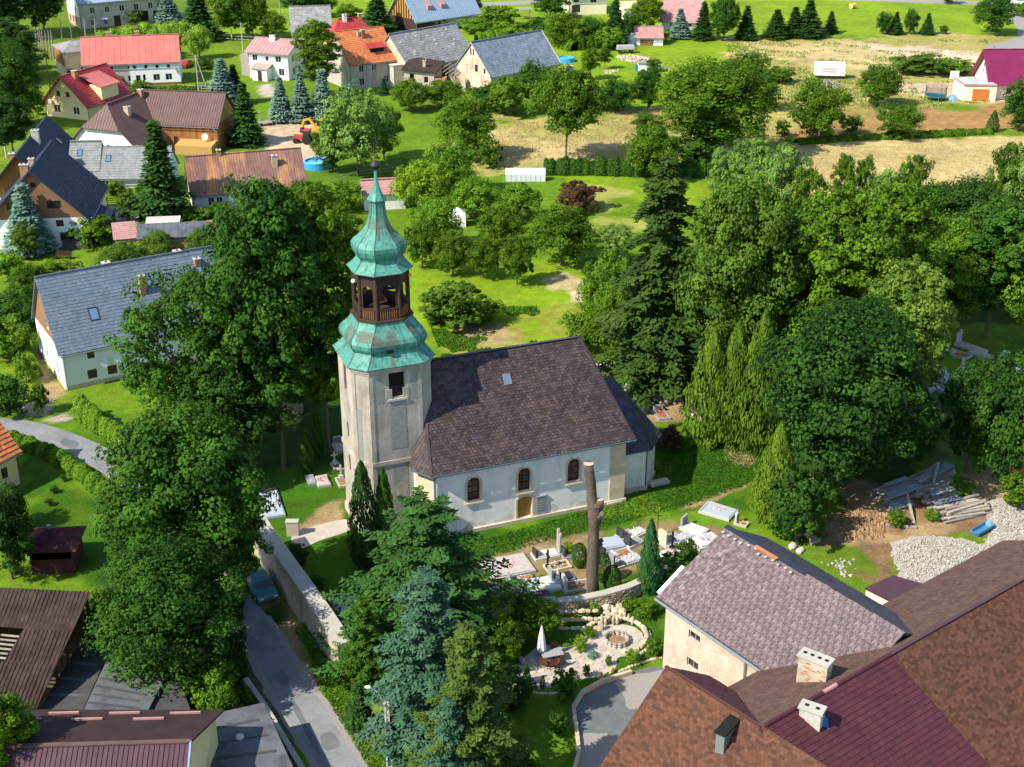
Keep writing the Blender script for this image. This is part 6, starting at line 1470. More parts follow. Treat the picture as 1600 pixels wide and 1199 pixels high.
T, fc, R = house('dark_roof_house', 'yellow house with dark wooden gable and overhanging roof at the top', 'house', o, D2R(10), 10, 9, 5.4, 3.2, axis='x', ov=.8, og=.6, wall='cream_plaster', gable='wood_dark', roof='roof_navy', style=TILE, wins=[('F', 6.5, 3.0, 1.6, 1.2, 1, 0, 'brown_paint'), ('F', 2.0, .6, 2.2, 1.9, 1, 0, 'brown_paint'), ('F', 2.0, 3.2, 1.4, 1.2, 1, 0, 'brown_paint')])
shed('cabin', 'low cream cabin with overhanging roof right of the yellow house at the top', (975, 14), (1022, 12), 2.6, 7, .5, 'cream_plaster', 'sand')
o = g(1034, 46)
T, fc, R = house('brown_roof_house', 'white house with steep brown tiled roof behind a blue spruce', 'house', o, D2R(-12), 9.0, 9.5, 2.6, 5.0, axis='x', ov=.8, og=.6, wall='white_clean', roof='roof_pinkbrown', style=SMALL, wins=[('F', 2.5, .8, 1.3, 1.3), ('F', 6.5, .8, 1.3, 1.3)], chims=[(6.6, 4.2, .7, .7, 1.0, 'white_clean')])
o = g(993, 71.5)
T, fc, R = house('garden_house', 'little white and red garden house with red roof', 'shed', o, 0, 6.2, 4.4, 1.9, 1.9, ov=.4, og=.2, wall='brown_clad', roof='roof_pinkbrown', style=TILE, wins=[('F', 3.0, .7, .8, .9, 1)])
m_ = MB(); m_.box(-.05, 1.0, -.05, -.002, 0, 1.9); m_.build('white_render', 'white_clean', T); m_ = MB(); m_.box(4.1, 6.25, -.05, -.002, 0, 1.9); m_.build('white_render', 'white_clean', T)
m_ = MB(); m_.hexa([(-2, .2, 0), (-.05, .2, 0), (-.05, 4, 0), (-2, 4, 0)], [(-2, .2, 1.4), (-.05, .2, 2.2), (-.05, 4, 2.2), (-2, 4, 1.4)]); m_.build('lean_to', 'white_clean', T)
# new house with purple roof
o = g(1549, 155)
T, fc, R = house('new_house', 'new cream house with dark purple roof and flat garage', 'house', o, D2R(2), 13, 10, 3.0, 5.4, ov=.5, og=1.1, wall='cream_plaster', roof='roof_wine', style=('rib', .5, .025, .04), wins=[('F', 3.2, .9, 1.2, 1.3, 0, 0, 'orange_door'), ('L', 5.4, 3.8, .8, 2.0, 0), ('L', 3.8, 3.8, .8, 2.0, 0)], doors=[('F', 5.9, 0, 1.0, 2.2, 'orange_door')], chims=[(8.5, 3.4, .8, .6, 1.7, 'cream_plaster')])
m_ = MB(); m_.hexa([(-6.0, -1.2, 0), (-.02, -2.0, 0), (-.02, 5, 0), (-6.0, 5, 0)], [(-6.0, -1.2, 3.0), (-.02, -2.0, 3.0), (-.02, 5, 3.0), (-6.0, 5, 3.0)]); ga = m_.build('garage', 'cream_plaster', T)
m_ = MB(); m_.hexa([(-6.2, -1.4, 3.002), (-.02, -2.2, 3.002), (-.02, 5, 3.002), (-6.2, 5, 3.002)], [(-6.2, -1.4, 3.2), (-.02, -2.2, 3.2), (-.02, 5, 3.2), (-6.2, 5, 3.2)]); m_.build('terrace_edge', 'roof_pinkbrown', ga)
m_ = MB(); m_.hexa([(-6.0, -1.15, 3.21), (-.2, -1.95, 3.21), (-.2, 4.8, 3.21), (-6.0, 4.8, 3.21)], [(-6.0, -1.15, 3.24), (-.2, -1.95, 3.24), (-.2, 4.8, 3.24), (-6.0, 4.8, 3.24)]); m_.build('terrace_floor', 'granite_pale', ga)
m_ = MB(); m_.hexa([(-4.4, -1.46, 0), (-1.3, -1.87, 0), (-1.3, -1.8, 0), (-4.4, -1.39, 0)], [(-4.4, -1.46, 2.3), (-1.3, -1.87, 2.3), (-1.3, -1.8, 2.3), (-4.4, -1.39, 2.3)]); m_.build('garage_door', 'orange_door', ga)
# red roof corner at the left edge
eE = g(33, 706, 3.3); ea = D2R(58); ed = Vector((math.cos(ea), math.sin(ea), 0)); oE = Vector((eE.x, eE.y, 0)) - ed * 9.3 - Vector((ed.y, -ed.x, 0)) * .5
T, fc, R = house('edge_house', 'yellow house cut by the left edge with red tiled roof', 'house', oE, ea, 9, 8, 3.6, 4.0, axis='x', ov=.5, og=.4, wall='yellow_plaster', roof='roof_orange', style=('tile', .45, .35, .08), wins=[('F', 7.6, 1.2, .7, 1.1, 1, 0, 'brown_paint'), ('F', 4.6, 1.2, .9, 1.1, 1, 0, 'brown_paint')])
# gazebo
o = g(50, 898); T = thing('gazebo', 'dark brown wooden gazebo with hipped shingle roof on the left lawn', 'gazebo', o, D2R(4))
Lg, Dg = 3.5, 3.2
for (x, y) in ((0.1, .1), (Lg - .1, .1), (.1, Dg - .1), (Lg - .1, Dg - .1)): m_ = MB(); m_.box(x - .07, x + .07, y - .07, y + .07, 0, 2.3); m_.build('post', 'wood_dark', T)
for (x0, x1, y0, y1) in ((0.17, Lg - .17, .06, .12), (.17, Lg - .17, Dg - .12, Dg - .06), (.06, .12, .17, Dg - .17), (Lg - .12, Lg - .06, .17, Dg - .17)):
    m_ = MB(); m_.box(x0, x1, y0, y1, 0, 1.75 if y0 > .1 or x1 - x0 < 1 else 1.3); m_.build('parapet', 'shingle_maroon', T)
m_ = MB(); m_.box(0, Lg, 0, Dg, -.02, .06); m_.build('floor_deck', 'wood_dark', T)
gz = [(-.4, -.4, 2.25), (Lg + .4, -.4, 2.25), (Lg + .4, Dg + .4, 2.25), (-.4, Dg + .4, 2.25)]; ra, rb_ = (Lg / 2 - .5, Dg / 2, 3.3), (Lg / 2 + .7, Dg / 2, 3.3)
for f_ in ([gz[0], gz[1], rb_, ra], [gz[1], gz[2], rb_], [gz[2], gz[3], ra, rb_], [gz[3], gz[0], ra]): roof_face(T, [Vector(p) for p in f_], 'shingle_maroon', ('tile', .25, .3, .02), .06)
m_ = MB(); m_.lathe([(3.3, .12), (3.55, .12), (3.6, .2), (3.66, .02)], 10, (Lg / 2 - .3, Dg / 2, 0)); m_.build('flue', 'zinc', T)
# collapsed barn
T = thing('collapsed_barn', 'collapsing barn with torn dark brown corrugated roof at the left edge', 'barn', (0, 0, 0))
ZR = 6.6
A_, B_ = g(-120, 912, ZR), g(142, 925, ZR); C_, D_ = g(88, 1040, 4.2), g(-150, 1020, 4.2); E_, F_ = g(57, 1107, 2.9), g(-160, 1090, 2.9)
h0, h1 = g(8, 993, 5.0), g(40, 993, 5.0); h2, h3 = g(30, 1048, 4.0), g(-30, 1050, 4.0)
roof_face(T, [D_ * .55 + A_ * .45, C_ * .55 + B_ * .45, B_, A_], 'roof_collapsed', ('rib', .3, .06, .06), .06)
mid_l, mid_r = D_ * .55 + A_ * .45, C_ * .55 + B_ * .45
q1 = mid_l.lerp(mid_r, .70); q2 = D_.lerp(C_, .66)
roof_face(T, [q2, C_, mid_r, q1], 'roof_collapsed', ('rib', .3, .06, .06), .06)
q3 = mid_l.lerp(mid_r, .48); q4 = D_.lerp(C_, .40)
roof_face(T, [D_, q4, q3, mid_l], 'roof_collapsed', ('rib', .3, .06, .06), .06)
roof_face(T, [F_, E_, C_, D_], 'roof_collapsed', ('rib', .3, .06, .06), .06)
for k in range(6):
    m_ = MB(); p = q4.lerp(q3, .15 + k * .15); q_ = q2.lerp(q1, .12 + k * .15); dz = Vector((0, 0, -.12 - .05 * k)); m_.t = _rng.random(); m_.bar(p + dz, q_ + dz, .14, .07); m_.build('batten', 'wood_grey', T)
m_ = MB(); pt_ = q4.lerp(q3, .5) + Vector((0, 0, .15)); m_.hexa([pt_ + Vector((0, 0, 0)), pt_ + Vector((1.1, -.3, -.1)), pt_ + Vector((1.2, .9, .35)), pt_ + Vector((0, 1.0, .4))], [pt_ + Vector((0, 0, .05)), pt_ + Vector((1.1, -.3, -.05)), pt_ + Vector((1.2, .9, .4)), pt_ + Vector((0, 1.0, .45))]); m_.build('loose_sheet', 'roof_orange', T)
for k, t_ in enumerate((.05, .35, .65, .95)):
    p = B_.lerp(C_, t_); m_ = MB(); m_.box(p.x - .35, p.x - .15, p.y - .1, p.y + .1, 0, p.z - .1); m_.build('post', 'wood_dark', T)
m_ = MB(); m_.hexa([(A_.x, A_.y - .4, 0), (B_.x - .6, B_.y - .4, 0), (B_.x - .6, B_.y - .2, 0), (A_.x, A_.y - .2, 0)], [(A_.x, A_.y - .4, 6.2), (B_.x - .6, B_.y - .4, 6.2), (B_.x - .6, B_.y - .2, 6.2), (A_.x, A_.y - .2, 6.2)]); m_.build('back_wall', 'wood_dark', T)
# flat felt roofs
def flat(name, label, pix, z, wall, roof, seams=0, cat='garage', sm='felt_dark', t=.18):
    P = [g(u, v, z) for u, v in pix]; c = sum(P, Vector()) / len(P); c.z = 0
    T = thing(name, label, cat, c); Q = [p - c for p in P]
    if (Q[1] - Q[0]).cross(Q[2] - Q[1]).z < 0: Q = Q[::-1]
    ins = [Vector((p.x * .96, p.y * .96, 0)) for p in Q]
    m = MB(); m.hexa(ins, [Vector((p.x, p.y, z - t - .002)) for p in ins]); m.build('wall', wall, T)
    m = MB(); m.hexa([Vector((p.x, p.y, z - t)) for p in Q], [Vector((p.x, p.y, z)) for p in Q]); r_ = m.build('roof', roof, T)
    for k in range(seams):
        a, b2 = Q[0].lerp(Q[3], (k + 1) / (seams + 1)), Q[1].lerp(Q[2], (k + 1) / (seams + 1)); m = MB()
        w0 = _rng.uniform(.12, .3); m.bar(a.lerp(b2, .02) + Vector((0, 0, .006)), a.lerp(b2, _rng.uniform(.75, .98)) + Vector((0, 0, .006)), w0, .008); m.build('bitumen_seam', sm, r_)
    return T, Q
T, Q = flat('garage', 'flat garage roof of pale grey felt strips with dark seams', [(130, 1111), (226, 1120), (258, 1058), (166, 1034)], 3.0, 'pink_plaster', 'felt_grey', 5)
flat('garage', 'dark weathered felt roof right beside the pale striped one', [(228, 1123), (300, 1116), (280, 1060), (259, 1057)], 2.7, 'pink_plaster', 'felt_dark', 2)
flat('garage', 'flat dark felt roof along the collapsed barn side', [(60, 1112), (128, 1112), (170, 1018), (120, 1010)], 2.3, 'brick_pale', 'felt_dark', 3, sm='felt_grey')
flat('garage', 'flat grey felt roof beside the road at the bottom', [(312, 1240), (470, 1225), (412, 1098), (312, 1120)], 3.0, 'concrete_warm', 'felt_grey', 4)
m_ = MB(); p = g(375, 1152, 3.02)
tag(m_.build('roof_scrap', 'white_dirty') if False else (lambda: (m_.lathe([(0, .3), (.12, .26), (.2, .05)], 8, p), m_.build('bucket', 'white_dirty'))[1])(), 'small white tub lying on the flat roof beside the road', 'bucket')
# purple metal roofed house at the bottom left
rA, rB = g(-160, 1172, 6.6), g(298, 1159, 6.6); d_ = (rB - rA); d_.z = 0; d_.normalize(); nb_ = Vector((-d_.y, d_.x, 0))
T = thing('metal_roof_house', 'yellow house with brown and purple sheet metal roof at the bottom left', 'house', (0, 0, 0))
be0, be1 = rA + nb_ * 5.6 + d_ * 1.0 - Vector((0, 0, 1.5)), rB + nb_ * 4.4 + d_ * 1.2 - Vector((0, 0, 1.2)); fe0, fe1 = rA - nb_ * 6 - Vector((0, 0, 3.0)), rB - nb_ * 6 - Vector((0, 0, 3.0)) + d_ * .2
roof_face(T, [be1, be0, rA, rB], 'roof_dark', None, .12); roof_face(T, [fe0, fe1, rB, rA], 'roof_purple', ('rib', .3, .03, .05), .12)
for k in range(9):
    t_ = .93 - k * .11; row = .3 if k % 2 else .12; a = be1.lerp(be0, 1 - t_).lerp(rB.lerp(rA, 1 - t_), row); b2 = a - d_ * 1.9
    m_ = MB(); m_.bar(a + Vector((0, 0, .1)), b2 + Vector((0, 0, .1)), .1, .14); m_.build('snow_guard', 'roof_pinkbrown', T)
m_ = MB(); m_.bar(rA + Vector((0, 0, .05)), rB + Vector((0, 0, .05)), .3, .1); m_.build('ridge_cap', 'roof_brownmetal', T)
w0, w1 = be1 - d_ * .5 - nb_ * .4, fe1 - d_ * .5; pk = rB - d_ * .5
m_ = MB(); m_.f.append(tuple(m_.pt(p) for p in [(w0.x, w0.y, 0), (w1.x, w1.y, 0), (w1.x, w1.y, w1.z - .1), (pk.x, pk.y, pk.z - .15), (w0.x, w0.y, w0.z)])); 
v0, v1 = be0 + d_ * .5 - nb_ * .4, be1 - d_ * .5 - nb_ * .4
m_.f.append(tuple(m_.pt(p) for p in [(v1.x, v1.y, 0), (v0.x, v0.y, 0), (v0.x, v0.y, v0.z - .1), (v1.x, v1.y, v1.z - .1)])); m_.build('wall', 'yellow_plaster', T)
m_ = MB(); m_.bar(fe1 + Vector((0, 0, .02)), rB + Vector((0, 0, .02)), .12, .2); m_.build('verge_trim', 'tarp_blue', T)

# ------------------------------------------------------------------ big roof complex at the lower right
ZM = 9.3
mA, mB = g(1190, 1137, ZM), g(1600, 905, ZM); d_ = (mB - mA).normalized(); n_ = Vector((d_.y, -d_.x, 0))       # n_ points to the camera side
mB = mA + d_ * 34
T = thing('farm_complex', 'large house complex with brown shingle and maroon tile roofs', 'house', (0, 0, 0))
fe = lambda p, k: p + n_ * k - Vector((0, 0, k * .62))
bk = lambda p, k: p - n_ * k - Vector((0, 0, k * .50))
mM = g(1396, 1026, ZM); tM = (mM - mA).dot(d_); mM = mA + d_ * tM
low_m = fe(mM, 9) + d_ * 1.4
roof_face(T, [fe(mA - d_ * .2, 9), low_m, mM, mA - d_ * .2], 'roof_maroon', ('tile', .35, .26, .05), .15)
roof_face(T, [low_m, fe(mB, 9), mB, mM], 'shingle_brown', ('tile', .2, .3, .02), .15)
roof_face(T, [bk(mB, 6.8), bk(mA, 6.8), mA, mB], 'shingle_dull', ('tile', .24, .36, .014), .15)
for k in range(9):
    m_ = MB(); a = mA + d_ * (.3 + k * (tM - .3) / 9); b2 = mA + d_ * (.3 + (k + 1) * (tM - .3) / 9 - .06)
    m_.tube([a + Vector((0, 0, .02)), b2 + Vector((0, 0, .03))], .14, 8); m_.build('ridge_tile', 'roof_maroon' if k != 4 else 'roof_pinkbrown', T)
m_ = MB(); m_.bar(mM + Vector((0, 0, .06)), mB + Vector((0, 0, .06)), .25, .07); m_.build('ridge_cap', 'roof_purple', T)
# wing towards the garden
wA = g(1040, 1042, ZM); wB = mA.copy(); wd = (wB - wA).normalized(); wn = Vector((wd.y, -wd.x, 0))
if wn.x > 0: wn = -wn
wend = wB + wd * 12
le = lambda p, k: p + wn * k - Vector((0, 0, k * .86))
roof_face(T, [le(wA, 7.2), le(wend, 7.2), wend, wA], 'shingle_brown', ('tile', .2, .3, .02), .15)
ro = lambda p, k: p - wn * k - Vector((0, 0, k * .66))
roof_face(T, [ro(wB, 4.2), ro(wA, 4.2), wA, wB], 'roof_maroon', ('tile', .35, .24, .05), .15)
m_ = MB(); m_.bar(wA + Vector((0, 0, .05)), wB + Vector((0, 0, .05)), .22, .07); m_.build('ridge_cap', 'shingle_brown', T)
m_ = MB(); wi = wA + wd * .3; a, b2 = le(wi, 6.8), ro(wi, 4.0)
m_.f.append(tuple(m_.pt(p) for p in [(a.x, a.y, 0), (b2.x, b2.y, 0), (b2.x, b2.y, b2.z - .2), (wi.x, wi.y, wi.z - .2), (a.x, a.y, a.z - .2)]))
c2 = le(wend, 6.8); m_.f.append(tuple(m_.pt(p) for p in [(a.x, a.y, 0), (c2.x, c2.y, 0), (c2.x, c2.y, c2.z - .2), (a.x, a.y, a.z - .2)]))
p1, p2 = bk(mA, 6.4), bk(mB, 6.4); m_.f.append(tuple(m_.pt(p) for p in [(p1.x, p1.y, 0), (p2.x, p2.y, 0), (p2.x, p2.y, p2.z - .2), (p1.x, p1.y, p1.z - .2)]))
p1, p2 = fe(mA, 8.6), fe(mB, 8.6); m_.f.append(tuple(m_.pt(p) for p in [(p1.x, p1.y, 0), (p2.x, p2.y, 0), (p2.x, p2.y, p2.z - .2), (p1.x, p1.y, p1.z - .2)]))
m_.build('wall', 'cream_plaster', T)
def roof_chimney(par, p, ax, w, d2, z0, z1, mat, cap, flues):
    rz = math.atan2(ax.y, ax.x); m = MB(); m.box(-w / 2, w / 2, -d2 / 2, d2 / 2, z0, z1); o = m.build('chimney', mat, par); o.location = (p.x, p.y, 0); o.rotation_euler = (0, 0, rz)
    m = MB(); m.box(-w / 2 - .1, w / 2 + .1, -d2 / 2 - .1, d2 / 2 + .1, z1 + .002, z1 + .14); m.build('chimney_cap', cap, o)
    for k in range(flues):
        x = -w / 2 + w * (k + .5) / flues; m = MB(); m.box(x - .12, x + .12, -.12, .12, z1 + .143, z1 + .15); m.build('flue', 'soot', o)
    m = MB(); m.box(-w / 2 - .16, w / 2 + .16, -d2 / 2 - .16, d2 / 2 + .16, z0, z0 + .5); m.build('flashing', 'roof_crimson' if mat != 'zinc' else 'zinc', o)
    return o
p = g(1271, 1062, 8.3); b_ = roof_chimney(T, p, d_ * .55 - n_ * .83 if False else Vector((.8, -.6, 0)), 1.9, .8, 7.2, 9.9, 'stone_wall', 'coping', 4)
bm_ = MB()
for k in range(90):
    s_ = _rng.choice((-1, 1)); bm_.t = _rng.random(); x, z = _rng.uniform(-.85, .8), _rng.uniform(7.7, 9.6); bm_.box(x, x + .24, s_ * .4 - .012, s_ * .4 + .012, z, z + .08)
bm_.build('brick_face', 'brick', b_, kind='stuff')
p = g(1266, 1135, 8.3); roof_chimney(T, p, Vector((.85, -.5, 0)), 1.3, .7, 7.4, 9.6, 'white_dirty', 'coping', 2)
p = g(1134, 1170, 7.4); roof_chimney(T, p, Vector((.6, .8, 0)), 1.7, .55, 6.2, 9.0, 'zinc', 'soot', 3)
m_ = MB(); p = g(1287, 1120, 9.0); m_.hexa([p + Vector((-.1, -.3, -1)), p + Vector((.5, -.4, -1.2)), p + Vector((.5, .4, -.8)), p + Vector((-.1, .4, -.8))], [p + Vector((0, -.1, .1)), p + Vector((.15, -.1, -.1)), p + Vector((.15, .2, -.1)), p + Vector((0, .2, .1))]); tag(m_.build('tarpaulin', 'plastic_blue'), 'blue tarpaulin scrap behind the white chimney on the maroon roof', 'tarpaulin')
# slate roofed wing with pink plaster wall
S = thing('slate_house', 'pink plastered house wing with pinkish lichen covered slate roof', 'house', (0, 0, 0))
eL = g(1025, 933, 6.0); sd = Vector((math.cos(D2R(-54)), math.sin(D2R(-54)), 0)); sn = Vector((-sd.y, sd.x, 0)); sn = sn if sn.x > 0 else -sn
rise_, half = 3.45, 6.55; Ls = 16.1
rL = eL + sn * half + Vector((0, 0, rise_)); eR, rR = eL + sd * Ls, rL + sd * Ls; bL = rL + sn * 4.4 - Vector((0, 0, 2.5)); bR = bL + sd * Ls
face = [eL, eR, rR, rL]
o_ = roof_face(S, face, 'slate_dark', None, .16)
tl = []; cover(MB(), face, ('tile', .50, .52, .05, .03, .014), out=tl)
unit_m = MB(); unit_m.hexa([(0, 0, 0.008), (.49, 0, 0.008), (.49, .5, .004), (0, .5, .004)], [(0, 0, .065), (.49, 0, .065), (.49, .5, .016), (0, .5, .016)])
tl.sort(key=lambda q: (q[0] - Vector((0, 0, CAMH))).length if abs(q[4] - .492) < .02 else 999)
meshes = []
for k in range(6):
    me = unit_m.mesh('slate', 'slate_pink'); me.attributes['v'].data.foreach_set('value', [k / 5] * len(me.vertices)); meshes.append(me)
rest = MB()
inview = [q for q in tl if 0 < pj(q[0])[0] < 1440 and pj(q[0])[1] < 1045]
mine = set(id(q) for q in [q for q in inview if abs(q[4] - .492) < .02][:300])
for q in tl:
    p0, e, up, n, wd_, rh, tn = q
    if id(q) in mine:
        t = link('slate', meshes[int(tn * 5.99)], o_); mx = Matrix((e, up, n)).transposed().to_4x4(); mx.translation = p0; t.matrix_world = mx
        t.matrix_basis = mx @ Matrix.Rotation(_rng.uniform(-.03, .03), 4, 'Z')
    else:
        rest.t = tn; rest.hexa([p0 + e * .01 + n * .008, p0 + e * wd_ + n * .008, p0 + e * wd_ + up * .53 + n * .004, p0 + e * .01 + up * .53 + n * .004], [p0 + e * .01 + n * .055, p0 + e * wd_ + n * .055, p0 + e * wd_ + up * .53 + n * .016, p0 + e * .01 + up * .53 + n * .016])
rest.build('slate_rest', 'slate_pink', o_, kind='stuff')
roof_face(S, [bR, bL, rL, rR], 'slate_dark', ('tile', .5, .52, .04), .14)
m_ = MB(); m_.bar(rL + Vector((0, 0, .07)), rL.lerp(rR, .48) + Vector((0, 0, .07)), .45, .06); m_.build('ridge_cap', 'roof_navy', S)
m_ = MB(); m_.bar(rL.lerp(rR, .2) + Vector((0, 0, .13)) - sn * .3, rL.lerp(rR, .33) + Vector((0, 0, .13)) - sn * .3, .3, .05); m_.build('ridge_tile', 'roof_orange', S)
for k in range(12):
    m_ = MB(); a = rL.lerp(rR, .02 + k * .037) - sn * _rng.uniform(.3, .7) - Vector((0, 0, .15)); m_.lathe([(0, .1), (.08, .09), (.12, .02)], 6, a + Vector((0, 0, .06)), 1.3, .8); m_.build('mortar_lump', 'white_dirty', S)
m_ = MB(); m_.bar(eL + sn * .3 - sd * .1 + Vector((0, 0, .12)), eL + sn * 2.6 - sd * .1 + Vector((0, 0, 1.5)), .3, .12); m_.build('verge_flashing', 'white_paint', S)
m_ = MB(); m_.tube([eL - sn * .1 - Vector((0, 0, .12)), eR - sn * .1 - Vector((0, 0, .12))], .11, 8); m_.build('gutter', 'zinc', S)
wl = eL + sd * .55 + sn * .5; WLs = 14.0
fw = (Vector((wl.x, wl.y, 0)), sd, -sn)
m_ = MB(); ww = [(3.0, 4.1, 1.15, .65), (3.0, 1.7, 1.15, .75), (9.2, 4.1, 1.2, .7)]
panel(m_, fw[0], sd, [(0, 0), (WLs, 0), (WLs, 6.1), (0, 6.1)], [rect(*w) for w in ww], -sn, .25)
panel(m_, fw[0] + sn * (half + 3.6), -sn, [(0, 0), (half + 3.6, 0), (half + 3.6, 6.1), (4.1, 9.2), (0, 6.1)], [], -sd, 0)
panel(m_, fw[0] + sn * (half + 3.6) + sd * WLs, -sd, [(0, 0), (WLs, 0), (WLs, 6.1), (0, 6.1)], [], sn, 0); m_.build('wall', 'pink_plaster', S)
for w in ww: window(S, fw, *w, frame='wood_grey', mull=1, rec=.2)
for z in (5.35, 3.0):
    m_ = MB()
    for r_ in range(3):
        for k in range(16): q0 = fw[0] + sd * (4.1 + k * .27) - sn * .012 + Vector((0, 0, z - r_ * .24)); m_.bar(q0, q0 + sd * .13, .02, .13)
    m_.build('vent_brick', 'brick_pale', S, kind='stuff')
m_ = MB(); q0 = fw[0] + sd * 8.0 - sn * .1; m_.tube([q0 - sn * .4 + Vector((0, 0, 5.8)), q0 + Vector((0, 0, 5.3)), q0 + Vector((0, 0, .2))], .09, 8); m_.build('downpipe', 'zinc', S)
flat('lean_to', 'flat purple metal roof patch behind the slate ridge', [(1352, 918), (1392, 938), (1442, 912), (1396, 899)], 5.5, 'cream_plaster', 'roof_purple', 0, 'shed')

# ------------------------------------------------------------------ graves
def flowers(par, x, y, z, mats, r=.25, n=14):
    for k, mt in enumerate(mats):
        m = MB()
        for j in range(n // len(mats)):
            a, q = _rng.uniform(0, 6.28), r * math.sqrt(_rng.random()); s = _rng.uniform(.035, .07)
            m.lathe([(0, .02), (s * .7, s), (s * 1.3, s * .6), (s * 1.6, .01)], 5, (x + q * math.cos(a), y + q * math.sin(a), z + _rng.uniform(0, .15)))
        m.build('flowers', mt, par, kind='stuff')
def grave(u, v, ln, wd, rot, slabm, headm, style, label, kerb=None, fl=None, hh=1.0, lantern=False):
    T = thing('grave', label, 'grave', g(u, v), D2R(rot)); k = kerb or slabm
    m = MB()
    for b in ((-ln / 2, ln / 2, -wd / 2, -wd / 2 + .14), (-ln / 2, ln / 2, wd / 2 - .14, wd / 2), (-ln / 2, -ln / 2 + .14, -wd / 2 + .14, wd / 2 - .14), (ln / 2 - .14, ln / 2, -wd / 2 + .14, wd / 2 - .14)): m.box(*b, -.02, .22)
    m.build('kerb', k, T)
    m = MB(); i = .10
    if slabm != 'earth': m.hexa([(-ln / 2 + .3, -wd / 2 + i, .1), (ln / 2 - i, -wd / 2 + i, .1), (ln / 2 - i, wd / 2 - i, .1), (-ln / 2 + .3, wd / 2 - i, .1)], [(-ln / 2 + .3, -wd / 2 + i, .36), (ln / 2 - i, -wd / 2 + i, .28), (ln / 2 - i, wd / 2 - i, .28), (-ln / 2 + .3, wd / 2 - i, .36)]); m.build('slab', slabm, T)
    else: m.box(-ln / 2 + .14, ln / 2 - .14, -wd / 2 + .14, wd / 2 - .14, 0, .16); m.build('planting_bed', 'soil_brown', T)
    hx = -ln / 2 + .18; hw = wd * .78
    if style in ('rect', 'arch', 'slant', 'twin'):
        for s_ in ((-1, 1) if style == 'twin' else (0,)):
            w2 = hw / 2 if style != 'twin' else hw * .2; c = s_ * hw * .3; top = hh if style != 'twin' or s_ < 0 else hh * 1.12
            pts = [(c - w2, .2), (c + w2, .2), (c + w2, top * .9), (c + w2 * .5, top), (c - w2 * .5, top), (c - w2, top * .9)] if style in ('arch', 'twin') else [(c - w2, .2), (c + w2, .2), (c + w2, top if style == 'rect' else top * .8), (c - w2, top)]
            m = MB(); m.hexa([(hx - .09, y, z) for y, z in pts], [(hx + .09, y, z) for y, z in pts]); hs_ = m.build('headstone', headm, T)
            if style != 'twin':
                m = MB()
                for j in range(3): m.box(hx + .091, hx + .1, -w2 * .6, w2 * .6, top * .72 - j * .16, top * .72 - j * .16 + .06)
                m.build('inscription', 'letter_gold' if 'black' in headm else 'letter_dark', hs_, kind='stuff')
        m = MB(); m.box(hx - .16, hx + .16, -hw / 2 - .05, hw / 2 + .05, .1, .2); m.build('headstone_base', k, T)
    elif style == 'cross':
        m = MB(); m.box(hx - .14, hx + .14, -.2, .2, .15, .45); m.box(hx - .06, hx + .06, -.07, .07, .45, hh); m.box(hx - .055, hx + .055, -.32, .32, hh * .68, hh * .68 + .13); m.build('cross', headm, T)
    elif style == 'statue':
        m = MB(); m.box(hx - .2, hx + .2, -.2, .2, .1, .55); m.lathe([(.55, .2), (.8, .17), (1.05, .13), (1.2, .17), (1.32, .1), (1.38, .07), (1.45, .1), (1.55, .1), (1.62, .03)], 10, (hx, 0, 0)); m.build('figure', headm, T, smooth=True)
    if fl: flowers(T, ln * .1 - .2, 0, .34 if slabm != 'earth' else .2, fl, min(wd * .4, .5), 16)
    if lantern:
        m = MB(); m.lathe([(0, .07), (.2, .08), (.26, .05), (.3, .02)], 8, (ln * .3, wd * .2, .32)); m.build('lantern', 'flower_red', T)
    return T
